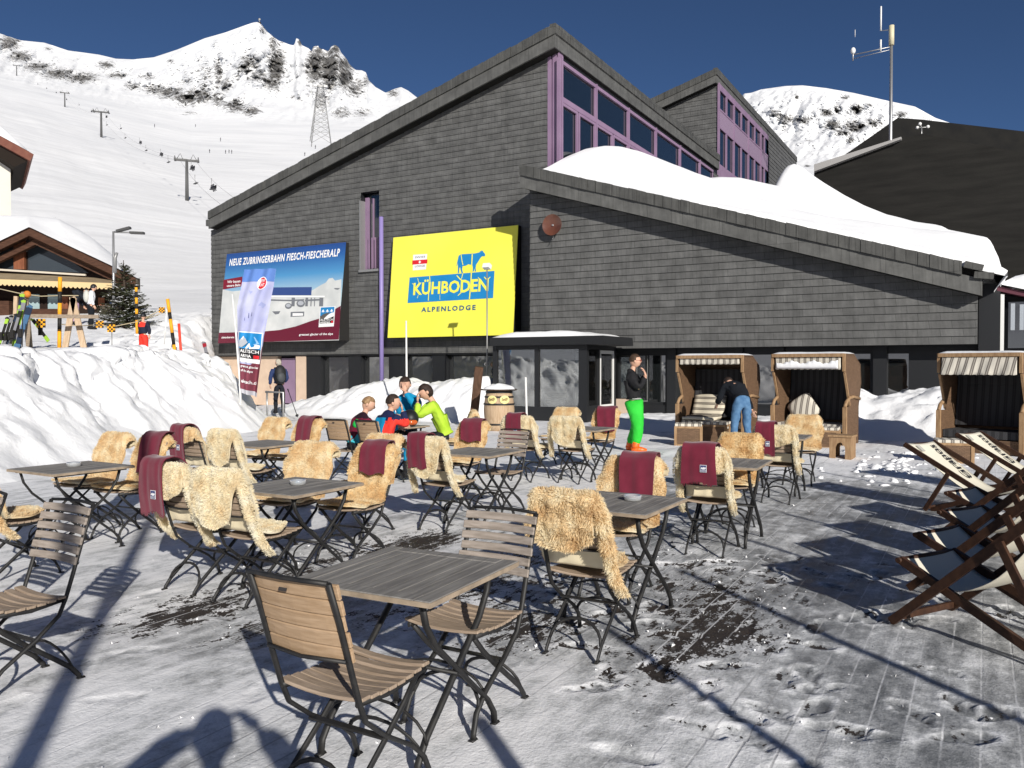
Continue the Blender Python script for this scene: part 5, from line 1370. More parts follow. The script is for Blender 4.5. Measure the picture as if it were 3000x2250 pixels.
# ---------------------------------------------------------------- tables
def make_table():
    t = thing('bistro_table', 'x', 'table', (0, 0, 0), 0, 'folding bistro tables on the terrace')
    W2, L2, zt = .345, .365, .725; f = .075
    mb = MB()
    e = .0015
    mb.bb(-W2, -W2+f-e, -L2, L2, zt-.024, zt, 1); mb.bb(W2-f+e, W2, -L2, L2, zt-.024, zt, 1)
    mb.bb(-W2+f, W2-f, -L2, -L2+f-e, zt-.024, zt, 1); mb.bb(-W2+f, W2-f, L2-f+e, L2, zt-.024, zt, 1)
    bevel(mb.build('tabletop_frame', [M_TABLE, M_TABLE], t), .003)
    mb = MB(); n = 9; w_ = (2*W2-2*f)/n
    for i in range(n): mb.bb(-W2+f+i*w_+.002, -W2+f+(i+1)*w_-.002, -L2+f+.001, L2-f-.001, zt-.022, zt-.0015-.0008*(i % 2))
    mb.build('slat_panel', M_TABLE, t)
    mb = MB(); z0, z1 = zt-.0235, zt-.001
    mb.bb(-W2-.002, W2+.002, -L2-.004, -L2-.0001, z0, z1-.003); mb.bb(-W2-.002, W2+.002, L2+.0001, L2+.004, z0, z1-.003)
    mb.bb(-W2-.004, -W2-.0001, -L2, L2, z0, z1-.003); mb.bb(W2+.0001, W2+.004, -L2, L2, z0, z1-.003)
    mb.build('edge_banding', M_TEDGE, t)
    for sx in (-1, 1):
        x = sx*.265; x2 = sx*.235
        mb = MB(); mb.tube([(x, -.30, .70), (x, -.27, .60), (x, -.20, .50), (x, -.05, .37), (x, .10, .24), (x, .22, .14), (x, .28, .06), (x, .29, 0)], .0105, 6, flat=1.5); mb.tube([(x, .27, .004), (x, .315, .004)], .016, 6, flat=.5); mb.build('leg', M_IRON, t)
        mb = MB(); mb.tube([(x2, .30, .70), (x2, .27, .60), (x2, .20, .50), (x2, .05, .37), (x2, -.10, .24), (x2, -.22, .14), (x2, -.28, .06), (x2, -.29, 0)], .0105, 6, flat=1.5); mb.tube([(x2, -.27, .004), (x2, -.315, .004)], .016, 6, flat=.5); mb.build('leg', M_IRON, t)
        mb = MB(); mb.beam((sx*.29, -.32, .692), (sx*.29, .32, .692), .022, .012); mb.build('apron_rail', M_IRON, t)
    mb = MB(); mb.tube([(-.265, -.03, .335), (.265, -.03, .335)], .008, 6); mb.build('crossbar', M_IRON, t)
    for y, s_2 in ((.24, 1), (-.24, -1)):
        mb = MB(); mb.tube([(.25*math.cos(a), y, .12+.14*math.sin(a)) for a in np.linspace(0, PI, 11)], .0065, 5); mb.build('brace', M_IRON, t)
    return t
# ---------------------------------------------------------------- place everything
def wp(x, y): return Vector((x, y, 0))
RF = TH; RB = TH+PI                   # facing away from / towards the camera
FV = {RF: V, RB: -V}
def gz(x, y): return 0.012+0.03*float(sstep(11, 15, y))
_mk = {}
CH = {'teak': None}
SKN = {}; BL_ = {}
def place(kind, key, maker, loc, rz, label, group=None):
    if (kind, key) not in _mk:
        o = maker(); _mk[(kind, key)] = o; bpy.context.view_layer.update()
        o.location = loc; o.rotation_euler = (0, 0, rz); o['label'] = label
        if group: o['group'] = group
        return o
    return dup(_mk[(kind, key)], loc, rz, label, group)
CM = {'g': lambda: make_chair('', M_TEAKG, M_TEAK, 6, .012), 'w': lambda: make_chair('', M_TEAKW, M_TEAK, 5, .004, True), 't': lambda: make_chair('', M_TEAK, M_TEAK, 6, .010)}
SM = {
 'a': lambda: make_sheepskin(1, FURS[0], .27, .26, .215, (0, 1), 26000, .027, .80),
 'b': lambda: make_sheepskin(2, FURS[1], .35, .24, .20, (1, 1), 17000, .019, .62),
 'c': lambda: make_sheepskin(3, FURS[1], .20, .34, .225, (1, 1), 13000, .018, .9),
 'd': lambda: make_sheepskin(4, FURS[0], .12, .36, .245, (0, 0), 13000, .016, .95),
 'e': lambda: make_sheepskin(5, FURS[2], .10, .38, .23, (0, 0), 13000, .018, .95),
}
BM = {
 'A': lambda: make_blanket(1, .34, .16, .235, 0.0, True),
 'B': lambda: make_blanket(2, .29, .18, .27, 0.0, True),
 'P': lambda: make_blanket(3, .30, .18, .23, 0.03, False, fringe=False),
 'F': lambda: make_blanket(4, .16, .22, .27, 0.18, False, fringe=False),
 'G': lambda: make_blanket(5, .14, .34, .28, 0.12, False, fringe=False),
}
# (x, y of back-rest top), facing, chair kind, skin, blanket, blanket dx, labels
CHAIRS = [
 (-.75, 2.76, RF, 'w', None, None, 0, 'warm brown slatted chair nearest the camera, seen from behind at the front table', '', ''),
 (-.05, 4.03, RB, 'g', None, None, 0, 'bare grey slatted chair facing the camera, pushed under the front table', '', ''),
 (.30, 4.42, RF, 't', 'a', None, 0, 'chair under the big shaggy fleece right of the bare grey chair', 'big shaggy golden sheepskin nearest the camera', ''),
 (.90, 6.05, RB, 't', 'd', 'G', -.04, 'chair with plain blanket behind the table with the ashtray, right of centre', 'sheepskin facing the camera under a plain maroon blanket, right of centre', 'plain maroon blanket facing the camera behind the right ashtray table'),
 (1.60, 6.85, RF, 't', 'c', 'B', .0, 'chair nearest the deck chairs, wrapped in fleece and a blanket with patch', 'cream sheepskin with bare hide showing below the blanket nearest the deck chairs', 'wide maroon blanket with mountain patch and fringe nearest the deck chairs'),
 (2.30, 8.25, RB, 't', 'e', None, 0, 'chair hidden by round brown fleece behind the small pale table on the right', 'round brownish sheepskin behind the small pale table on the right', ''),
 (3.05, 9.50, RF, 't', 'c', 'A', -.08, 'chair before the farthest right table, seen from behind', 'cream sheepskin on the chair before the farthest right table', 'maroon blanket with patch before the farthest right table'),
 (4.10, 11.5, RB, 't', 'd', None, 0, 'chair covered in smooth fleece in front of the middle beach basket', 'smooth yellow sheepskin in front of the middle beach basket', ''),
 (.75, 11.2, RF, 't', 'b', None, 0, 'chair with pointed hanging fleece left of the man in green trousers', 'cream sheepskin hanging in a point left of the man in green trousers', ''),
 (.10, 11.35, RF, 't', 'c', 'A', -.02, 'chair just behind the bare slatted chair in the middle', 'sheepskin under a patched blanket just behind the bare middle chair', 'maroon blanket with patch just behind the bare slatted middle chair'),
 (.88, 13.3, RB, 't', 'd', None, 0, 'chair beyond the far middle table, left of the plain blanket', 'sheepskin beyond the far middle table without blanket', ''),
 (1.50, 13.0, RB, 't', 'e', 'G', -.02, 'chair beyond the far middle table, beside the man in green trousers', 'sheepskin beside the man in green trousers', 'plain maroon blanket beside the man in green trousers'),
 (.03, 9.30, RB, 'g', None, None, 0, 'bare grey slatted chair in the middle distance facing the camera', '', ''),
 (-.48, 10.1, RB, 't', 'e', 'F', .0, 'chair near the barrel, between barrel and middle table', 'sheepskin on the chair nearest the barrel', 'maroon blanket on the chair nearest the barrel'),
 (-.80, 7.90, RF, 't', 'b', 'P', -.08, 'chair seen from behind with plain blanket and long hanging fleece legs, at centre', 'sheepskin with long hanging legs at the centre of the terrace', 'plain maroon blanket hanging over the centre chair seen from behind'),
 (-1.18, 7.05, RB, 't', 'e', 'F', -.02, 'chair behind the centre-left ashtray table with fleece down to its seat', 'amber sheepskin reaching the seat behind the centre-left ashtray table', 'small plain maroon blanket laid across the amber sheepskin'),
 (-1.28, 8.15, RB, 't', 'd', None, 0, 'chair half hidden behind the one with the amber fleece', 'sheepskin peeping out behind the amber one', ''),
 (-1.78, 7.30, RB, 't', 'd', None, 0, 'chair at the far left corner of the centre-left ashtray table', 'plain sheepskin at the far left corner of the centre-left ashtray table', ''),
 (-2.38, 5.72, RF, 't', 'c', 'A', -.06, 'left chair of the near pair seen from behind, with patched blanket', 'sheepskin under the patched blanket in the near left pair', 'maroon blanket with patch and fringe in the near left pair'),
 (-1.92, 5.42, RF, 't', 'b', None, 0, 'right chair of the near left pair, with hanging fleece', 'cream sheepskin hanging in a tongue in the near left pair', ''),
 (-3.62, 9.10, RF, 't', 'd', 'A', -.02, 'left chair of the pair by the snow bank, with patched blanket', 'sheepskin under the patched blanket by the snow bank', 'maroon blanket with patch by the snow bank'),
 (-3.10, 8.85, RF, 't', 'b', None, 0, 'right chair of the pair by the snow bank, with hanging fleece', 'sheepskin hanging over the right chair by the snow bank', ''),
 (-3.15, 10.9, RB, 't', 'd', None, 0, 'far chair against the snow bank left of the plain blanket', 'sheepskin against the snow bank left of a plain blanket', ''),
 (-2.62, 10.6, RB, 't', 'e', 'G', .0, 'far chair left of the seated children', 'sheepskin left of the seated children', 'plain maroon blanket left of the seated children'),
 (-2.42, 11.2, RF, 'w', None, None, 0, 'bare backed chair on which the child in maroon sits', '', ''),
 (-1.95, 10.95, RF, 'w', None, None, 0, 'bare backed chair on which the boy in blue and red sits', '', ''),
 (-4.05, 8.35, RB, 't', 'd', None, 0, 'far left chair behind the leftmost table', 'sheepskin behind the leftmost table without blanket', ''),
 (-3.50, 8.00, RB, 't', 'e', 'G', -.06, 'chair with shaded blanket behind the leftmost table', 'sheepskin under the shaded blanket behind the leftmost table', 'maroon blanket crossed by a pole shadow behind the leftmost table'),
 (-3.95, 5.95, RF, 't', 'a', None, 0, 'chair cut off by the left edge of the picture', 'sheepskin cut off by the left edge of the picture', ''),
 (-2.32, 4.28, RB, 'g', None, None, 0, 'bare grey slatted chair at the lower left, crossed by a pole shadow', '', ''),
 (-2.98, 4.62, RB, 'g', None, None, 0, 'bare slatted chair just inside the left edge beside the lower left one', '', ''),
]
jig = np.random.default_rng(11)
for (x, y, rz, ck, sk, bk_, bdx, l1, l2, l3) in CHAIRS:
    f = FV[rz]; jr = jig.uniform(-.06, .06) if y > 5 else 0
    r_ = rz+jr
    fv = Vector((-math.sin(r_), math.cos(r_), 0))
    loc = Vector((x, y, gz(x, y)))+fv*.30
    place('c', ck, CM[ck], loc, r_, l1)
    if sk: so2 = place('s', sk, SM[sk], loc, r_, l2); so2.scale = (jig.uniform(.93, 1.08), 1, 1)
    if bk_:
        rv = Vector((math.cos(r_), math.sin(r_), 0)); bo2 = place('b', bk_, BM[bk_], loc+rv*bdx, r_+jig.uniform(-.03, .03), l3); bo2.scale = (jig.uniform(.9, 1.08), 1, 1)
# hide spread under the two children: skins seen from behind below the slats
TABLES = [(-.445, 3.49, 'empty grey table nearest the camera', 0), (-3.85, 7.15, 'leftmost grey table with a glass ashtray', 1), (-1.60, 6.02, 'grey table with ashtray left of centre', 1), (-2.85, 9.42, 'grey table by the snow bank', 0),
          (-.35, 8.50, 'grey table in the middle of the terrace', 0), (-1.72, 12.15, 'table at which four people in ski clothes sit', 0), (1.05, 11.75, 'far table left of the man in green trousers', 0), (.68, 5.30, 'grey table with ashtray right of centre', 1),
          (1.98, 7.55, 'small pale table on the right, before the round brown fleece', 0), (3.42, 10.45, 'farthest right table near the beach baskets', 0)]
M_ASH = mat('ashtray_glass', (0.75, 0.78, 0.8), .08, .7, trans=.6)
def make_ash():
    t = thing('ashtray', 'x', 'ashtray', (0, 0, 0), 0, 'glass ashtrays on the tables')
    prof_ = [(.0, .004), (.045, .004), (.052, .03), (.058, .034), (.06, .03), (.056, .0), (.0, 0)]
    n_ = 16; mb = MB(); mb.grid([[(r_*math.cos(2*PI*j/n_), r_*math.sin(2*PI*j/n_), z_) for j in range(n_+1)] for r_, z_ in prof_]); mb.build('bowl', M_ASH, t); return t
for i, (x, y, lb, ash) in enumerate(TABLES):
    rz = R(-27) if i == 0 else TH+jig.uniform(-.04, .04)
    loc = Vector((x, y, gz(x, y)-.002))
    place('t', 0, make_table, loc, rz, lb)
    if ash: place('a', 0, make_ash, loc+Vector((-.03+.02*i, .05, .726)), 0, ['', 'glass ashtray on the leftmost table', 'glass ashtray on the table left of centre', '', '', '', '', 'glass ashtray on the table right of centre'][i])
# ---------------------------------------------------------------- wicker beach baskets
def wicker():
    m = bpy.data.materials.new('wicker'); m.use_nodes = True
    n = m.node_tree.nodes; l = m.node_tree.links; b = n['Principled BSDF']; b.inputs['Roughness'].default_value = .7
    tc = n.new('ShaderNodeTexCoord'); sp = n.new('ShaderNodeSeparateXYZ'); l.new(tc.outputs['Object'], sp.inputs[0])
    ad = n.new('ShaderNodeMath'); ad.operation = 'ADD'; l.new(sp.outputs[0], ad.inputs[0]); l.new(sp.outputs[1], ad.inputs[1])
    cb = n.new('ShaderNodeCombineXYZ'); l.new(ad.outputs[0], cb.inputs[0]); l.new(sp.outputs[2], cb.inputs[1])
    br = n.new('ShaderNodeTexBrick'); l.new(cb.outputs[0], br.inputs[0]); br.inputs['Scale'].default_value = 1; br.inputs['Brick Width'].default_value = .07; br.inputs['Row Height'].default_value = .022
    br.inputs['Mortar Size'].default_value = .003; br.inputs['Color1'].default_value = (.18, .105, .058, 1); br.inputs['Color2'].default_value = (.12, .07, .038, 1); br.inputs['Mortar'].default_value = (.09, .045, .02, 1)
    l.new(br.outputs[0], b.inputs['Base Color'])
    bp = n.new('ShaderNodeBump'); bp.inputs['Strength'].default_value = .6; bp.inputs['Distance'].default_value = .01; l.new(br.outputs['Fac'], bp.inputs['Height']); bp.invert = True; l.new(bp.outputs[0], b.inputs['Normal'])
    return m
M_WICK = wicker()
M_PINE = wood('honey_pine', (0.25, 0.15, 0.08), (0.38, 0.25, 0.14), st=(6, 6, 1.2), sc_=4)
def stripes(name, ax, w_, c1, c2):
    m = bpy.data.materials.new(name); m.use_nodes = True
    n = m.node_tree.nodes; l = m.node_tree.links; b = n['Principled BSDF']; b.inputs['Roughness'].default_value = .85
    tc = n.new('ShaderNodeTexCoord'); sp = n.new('ShaderNodeSeparateXYZ'); l.new(tc.outputs['Object'], sp.inputs[0])
    d = n.new('ShaderNodeMath'); d.operation = 'DIVIDE'; l.new(sp.outputs[ax], d.inputs[0]); d.inputs[1].default_value = w_
    f = n.new('ShaderNodeMath'); f.operation = 'FRACT'; l.new(d.outputs[0], f.inputs[0])
    r = n.new('ShaderNodeValToRGB'); r.color_ramp.interpolation = 'CONSTANT'; e = r.color_ramp.elements; e[0].color = (*c1, 1); e[1].position = .45; e[1].color = (*c2, 1); k = e.new(.62); k.color = (*[(a+b_)/2 for a, b_ in zip(c1, c2)], 1); k = e.new(.72); k.color = (*c2, 1); k = e.new(.88); k.color = (*c1, 1)
    l.new(f.outputs[0], r.inputs[0]); l.new(r.outputs[0], b.inputs['Base Color']); return m
M_STRX = stripes('striped_canvas', 0, .13, (.62, .58, .50), (.17, .15, .13))
M_STRZ = stripes('striped_cushion', 2, .12, (.62, .56, .44), (.13, .11, .09))
M_STRD = stripes('dark_shaded_lining', 0, .13, (.040, .040, .044), (.015, .015, .017))  # dark stripes with the shade under the hood put into their colour
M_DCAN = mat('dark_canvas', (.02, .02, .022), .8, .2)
def make_basket(label, loc, rz, Wd=1.42, H=1.84, fringe=.2, snow=False, lounger=False, droop=0.0, dark=False):
    t = thing('beach_basket', label, 'beach basket', loc, rz, 'wicker beach baskets along the lodge front')
    hw = Wd/2; D = .88
    # local: front = -y (y=0 front edge), back = +D
    prof_side = [(0.0, 0), (D, 0), (D, .95), (D+.10, 1.35), (D-.02, H-.12), (.62, H), (-.02, H), (-.04, H-.28), (.12, 1.0), (.05, .78)]
    for sx in (-1, 1):
        mb = MB(); x = sx*hw
        lo = [(.05, .0), (D, 0), (D, .80), (.05, .80)]
        mb.prism([(x, y, z) for y, z in lo], (-sx*.035, 0, 0)); mb.build('side_panel', M_WICK, t)
        mb = MB(); up_ = [(.30, .80), (D, .80), (D+.16, 1.30), (D+.10, H-.25), (.55, H-.02), (0.0, H-.02), (-.02, H-.34), (.10, H-.40)]
        mb.prism([(x, y, z) for y, z in up_], (-sx*.03, 0, 0)); mb.build('hood_side', M_WICK, t)
        mb = MB()
        mb.beam((x+sx*.012, .02, 0), (x+sx*.012, .02, .80), .075, .06, 0, (0, 1, 0)); mb.build('corner_post', M_PINE, t)
        mb = MB(); mb.tube([(x+sx*.01, .02, .79), (x+sx*.01, .10, .90), (x+sx*.01, .28, .98), (x+sx*.01, .5, 1.0), (x+sx*.01, D, .95)], .036, 7); mb.build('armrest', M_PINE, t)
        mb = MB(); mb.beam((x, -.02, H-.36), (x, -.02, H), .05, .05, 0, (0, 1, 0)); mb.beam((x, .02, H-.38), (x, .32, .82), .04, .04, 0, (0, 1, 0)); mb.build('hood_post', M_PINE, t)
    mb = MB(); mb.prism([(-hw, D, 0), (-hw, D, .82), (-hw, D+.16, 1.3), (-hw, D+.10, H-.24), (-hw, D+.06, H-.24), (-hw, D+.12, 1.3), (-hw, D-.04, .82), (-hw, D-.04, 0)], (Wd, 0, 0)); mb.build('back_panel', M_WICK, t)
    mb = MB(); mb.prism([(-hw, -.03, H), (-hw, .56, H), (-hw, D+.1, H-.22), (-hw, D+.08, H-.26), (-hw, .55, H-.035), (-hw, -.03, H-.035)], (Wd, 0, 0)); mb.build('hood_top', M_WICK, t)
    mb = MB(); mb.beam((-hw, -.045, H-.03), (hw, -.045, H-.03), .05, .07, 0); mb.build('front_rail', M_PINE, t)
    # lining and cushions
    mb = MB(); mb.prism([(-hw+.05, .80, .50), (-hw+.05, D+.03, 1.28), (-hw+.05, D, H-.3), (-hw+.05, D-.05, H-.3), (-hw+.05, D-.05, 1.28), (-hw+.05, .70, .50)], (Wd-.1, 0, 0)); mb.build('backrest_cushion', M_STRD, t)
    mb = MB(); mb.bb(-hw+.05, hw-.05, .08, .80, .30, .44); mb.build('seat_cushion', M_STRD if dark else M_STRX, t)  # dark: shade inside the basket painted into the seat cushion colour
    mb = MB(); mb.bb(-hw+.04, hw-.04, .06, .12, .0, .28); mb.build('front_board', M_WICK, t)
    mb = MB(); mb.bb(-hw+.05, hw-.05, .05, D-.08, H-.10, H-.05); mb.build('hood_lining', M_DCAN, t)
    # striped valance with scalloped hem and folds
    n_ = 60; P = []
    for k in range(6):
        row = []
        for i in range(n_+1):
            u = i/n_; x = -hw+.06+(Wd-.12)*u
            z = H-.055-fringe*k/5-(.012*abs(math.sin(u*PI*11)))*(k/5); y = -.03+.02*math.sin(u*23+k*.7)*(k/5)+droop*(k/5)
            row.append((x-droop*.25*(k/5), y, z))
        P.append(row)
    mb = MB(); mb.grid(P); v = mb.build('valance', M_STRX, t); md = v.modifiers.new('thickness', 'SOLIDIFY'); md.thickness = .004
    if snow:
        P = []
        for k in range(4):
            P.append([(-hw+.10+(Wd-.2)*i/40, -.065-.014*math.sin(k/3*PI), H-.055-fringe*(.45+.12*math.sin(i*.45)+.05*math.sin(i*1.7)) if k == 0 else H-.055-fringe*(.45+(.5)*k/3)) for i in range(41)])
        mb = MB(); mb.grid(P); s = mb.build('snow_patch', M_SNOWSOFT, t); md = s.modifiers.new('thickness', 'SOLIDIFY'); md.thickness = .012
    mb = MB()
    xs = np.linspace(-hw, hw, 24); ys = np.linspace(-.05, .6, 8); Xg, Yg = np.meshgrid(xs, ys)
    mb.grid(np.stack([Xg, Yg, H+.003+.03*np.sqrt(np.clip(np.minimum(np.minimum(Xg+hw, hw-Xg)/.1, np.minimum(Yg+.05, .62-Yg)/.08), 0, 1))*(1+.4*vnoise(Xg*5, Yg*5, 3))], -1))
    mb.build('snow_layer', M_SNOWSOFT, t)
    if lounger:
        mb = MB()
        P = []
        for i in range(13):
            u = i/12; y = .60-.62*u if u > .45 else .72-.27*(u/.45)*.9; z = (.95-.50*(u/.45)) if u < .45 else .46-.02*math.sin(u*9)
            P.append([(-hw+.12+.72*j/8, y+.02*math.sin(j), z+.025*math.sin(j/8*PI)) for j in range(9)])
        mb.grid(P); c = mb.build('loose_cushion', M_STRZ, t); md = c.modifiers.new('thickness', 'SOLIDIFY'); md.thickness = .07
    elif not dark:
        mb = MB()
        rot = Matrix.Rotation(R(-18), 3, 'X') @ Matrix.Rotation(R(-38), 3, 'Y')
        def pf(p, q): return Vector((max(-.27, min(.27, q.x)), q.y, max(-.27, min(.27, q.z))))
        mb.ball((-.28, .52, .72), (.36, .10, .36), 18, 14, 0, rot, pf); mb.build('pillow', M_STRX, t)
    return t
def bask(px_, py_, dep, **k):
    X = (px_-1500)/2400*dep; return dict(loc=(X, dep, 0.01))
def footrest(label, x, y, rz, h=.36, arch=False):
    t = thing('footrest', label, 'footrest', (x, y, .01), rz, 'small wooden footrests by the beach baskets')
    w_, d_ = (.18, .17) if arch else (.25, .22)
    if arch:
        pr = [(-w_, 0), (-.08, 0), (-.08, h*.55), (-.05, h*.72), (0, h*.78), (.05, h*.72), (.08, h*.55), (.08, 0), (w_, 0), (w_, h), (-w_, h)]
        for y0 in (-d_, d_-.03):
            mb = MB(); P = [Vector((a, y0, b)) for a, b in pr]
            from mathutils.geometry import tessellate_polygon
            tr = tessellate_polygon([P]); n_ = len(P); vs = P+[p+Vector((0, .03, 0)) for p in P]
            mb.add(vs, [tuple(f) for f in tr]+[tuple(i+n_ for i in f[::-1]) for f in tr]+[(i, (i+1) % n_, n_+(i+1) % n_, n_+i) for i in range(n_)]); mb.build('end_board', M_PINE, t)
        mb = MB(); mb.bb(-w_, -w_+.03, -d_+.03, d_-.03, 0, h); mb.bb(w_-.03, w_, -d_+.03, d_-.03, 0, h); mb.build('side_board', M_PINE, t)
        MB().bb(-w_-.02, w_+.02, -d_-.02, d_+.02, h+.001, h+.035).build('top_board', M_PINE, t)
    else:
        for sx in (-1, 1):
            for sy in (-1, 1): MB().bb(sx*w_-.025, sx*w_+.025, sy*d_-.025, sy*d_+.025, 0, h).build('leg', M_PINE, t)
        mb = MB(); mb.bb(-w_+.025, w_-.025, -d_-.012, -d_+.012, .06, h-.04); mb.bb(-w_-.012, -w_+.012, -d_+.025, d_-.025, .06, h-.04); mb.build('wicker_panel', M_WICK, t)
        mb = MB(); mb.bb(-w_+.025, w_-.025, -d_-.02, -d_+.02, h-.04, h); mb.bb(-w_+.025, w_-.025, -d_-.02, -d_+.02, .02, .06); mb.bb(-w_-.02, -w_+.02, -d_+.025, d_-.025, h-.04, h); mb.bb(w_-.02, w_+.02, -d_+.025, d_-.025, h-.04, h); mb.build('rail', M_PINE, t)
        MB().bb(-w_-.01, w_+.01, -d_-.01, d_+.01, h+.001, h+.05).build('cushion', M_STRX, t)
    return t
def cxy(px_, d): return ((px_-1500)/2400*d, d)
x, y = cxy(2078, 17.6); make_basket('leftmost wicker beach basket, its loose striped lounger cushion lit by the sun', (x, y, .01), R(-37), 1.48, 1.86, .13, False, True)
x, y = cxy(2366, 16.9); make_basket('middle wicker beach basket with snow stuck on its striped valance', (x, y, .01), R(-41), 1.48, 1.88, .26, True)
x, y = cxy(2868, 14.9); make_basket('rightmost wicker beach basket with a long sagging striped valance', (x, y, .01), R(-47), 1.36, 1.86, .33, False, False, -.28, True)
x, y = cxy(2018, 16.6); footrest('left wicker footrest before the leftmost beach basket', x, y, R(-14), .42)
x, y = cxy(2098, 17.1); footrest('right wicker footrest before the leftmost beach basket', x, y, R(-26), .42)
x, y = cxy(2418, 16.1); footrest('striped topped footrest inside the middle beach basket opening', x, y, R(-26), .38)
x, y = cxy(2470, 14.2); footrest('plain wooden stool with arched cut-out right of the middle beach basket', x, y, R(-35), .40, True)
x, y = cxy(2795, 13.6); footrest('low stool in front of the rightmost beach basket, behind the deck chairs', x, y, R(-20), .36)

# ---------------------------------------------------------------- deck chairs
M_DKW = wood('dark_oiled_wood', (0.035, 0.017, 0.011), (0.065, 0.031, 0.018), st=(4, 4, 4), sc_=5, rough=.5)
M_CANV = mat('cream_canvas', (0.66, 0.62, 0.51), .85, .15, noise=(2, (0.72, 0.68, 0.57), 4), bump=(150, .2, .001))
def make_deckchair(label, loc, rz, lettering=False, lift=0.0, hd=(-.60, 1.02), fy=.50):
    t = thing('deck_chair', label, 'deck chair', loc, rz, 'wooden deck chairs on the right of the terrace')
    hw = .29
    Hd = Vector((0, *hd)); F = Vector((0, fy, 0.01)); SF = Vector((0, .46, .40)); Rr = Vector((0, -.48, .01)); PM = Hd.lerp(F, .38)
    for sx in (-1, 1):
        mb = MB(); mb.beam(Hd+Vector((sx*hw, 0, 0)), F+Vector((sx*hw, 0, 0)), .028, .052); mb.build('long_rail', M_DKW, t)
        mb = MB(); mb.beam(SF+Vector((sx*(hw-.032), 0, 0)), Rr+Vector((sx*(hw-.032), 0, 0)), .028, .050); mb.build('seat_rail', M_DKW, t)
        mb = MB(); mb.beam(PM+Vector((sx*(hw+.03), 0, 0)), Vector((sx*(hw+.03), -.52, .01)), .024, .045); mb.build('prop', M_DKW, t)
    mb = MB(); mb.tube([Hd+Vector((-hw-.02, .01, -.01)), Hd+Vector((hw+.02, .01, -.01))], .018, 8); mb.build('head_bar', M_DKW, t)
    mb = MB(); mb.tube([SF+Vector((-hw, 0, 0)), SF+Vector((hw, 0, 0))], .018, 8); mb.build('front_bar', M_DKW, t)
    mb = MB(); mb.beam(F+Vector((-hw, -.03, .035)), F+Vector((hw, -.03, .035)), .022, .04); mb.build('foot_bar', M_DKW, t)
    mb = MB(); mb.beam(Vector((-hw-.03, -.49, .045)), Vector((hw+.03, -.49, .045)), .02, .03); mb.build('prop_bar', M_DKW, t)
    # sling: catenary-like
    N_ = 26; top = Hd+Vector((0, .02, .012)); end = SF+Vector((0, 0, .02)); P = []
    def onr(y_): return Hd.z+(F.z-Hd.z)*(y_-Hd.y)/(F.y-Hd.y)
    ctrl = [top, Vector((0, Hd.y*.60, onr(Hd.y*.60)-(.05 if lettering else .10))), Vector((0, -.10, onr(-.10)-(.09 if lettering else .17))), Vector((0, .20, .275)), end]
    def cr(t_):
        n = len(ctrl)-1; f = t_*n; i = min(int(f), n-1); u = f-i
        p0 = ctrl[max(i-1, 0)]; p1 = ctrl[i]; p2 = ctrl[i+1]; p3 = ctrl[min(i+2, n)]
        return .5*((2*p1)+(p2-p0)*u+(2*p0-5*p1+4*p2-p3)*u*u+(-p0+3*p1-3*p2+p3)*u**3)
    for i in range(N_+1):
        c = cr(i/N_); P.append([tuple(c+Vector(((hw-.035)*(j/8*2-1), 0, -.012*(1-(j/8*2-1)**2)))) for j in range(9)])
    mb = MB(); mb.grid(P); s = mb.build('sling', M_CANV, t); md = s.modifiers.new('thickness', 'SOLIDIFY'); md.thickness = .004
    if lettering:
        # writing runs up along the sling near its right edge
        vs, fs = text_mb('Grapos', 1.0, .03); xs_ = [v[0] for v in vs]; ys_ = [v[1] for v in vs]; x0, x1, y0, y1 = min(xs_), max(xs_), min(ys_), max(ys_)
        out = []
        for v in vs:
            a = (v[0]-x0)/(x1-x0); b = (v[1]-y0)/(y1-y0)
            tt_ = .40-.34*a; c = cr(tt_); d = (cr(tt_+.01)-cr(tt_-.01)).normalized(); nrm_ = Vector((1, 0, 0)).cross(d)
            if nrm_.z < 0: nrm_ = -nrm_
            out.append(c+Vector(((-.20+.12*b), 0, 0))+nrm_*.012)
        mb = MB(); mb.add(out, fs); mb.build('lettering', mat('black_lettering', (.03, .03, .035), .7, .2), s)
        mb = MB(); d = (cr(.11)-cr(.07)).normalized(); nn2 = Vector((1, 0, 0)).cross(d); nn2 = nn2 if nn2.z > 0 else -nn2
        pp_ = [cr(.05)+Vector((.10, 0, 0)), cr(.05)+Vector((.17, 0, 0)), cr(.12)+Vector((.17, 0, 0)), cr(.12)+Vector((.10, 0, 0))]
        mb.add([p+nn2*.007 for p in pp_], [(0, 1, 2, 3)]); mb.build('small_print', mat('grey_print', (.42, .41, .37), .8, .1), s)
    return t
def face(vx, vy): return math.atan2(-vx, vy)
make_deckchair('deck chair with dark lettering, left one of the two facing right', (5.14, 8.82, .01), face(.54, -.84), True, .0, (-.78, .72), .60)
make_deckchair('deck chair with dark lettering, right one of the two, cut by the picture edge', (6.50, 10.25, .01), face(.54, -.84), True, .0, (-.78, .72), .60)
dr_ = face(-.48, .88)
make_deckchair('nearest deck chair, its cream sling lit at the right picture edge', (2.86, 4.78, .01), dr_)
make_deckchair('second deck chair of the near row, its sling half in shadow', (3.36, 5.58, .01), dr_+.05)
make_deckchair('third deck chair of the near row behind the snowy rail', (3.98, 6.45, .01), dr_-.04)
make_deckchair('farthest deck chair of the near row, under the lettered left chair', (4.62, 7.55, .01), dr_+.10)

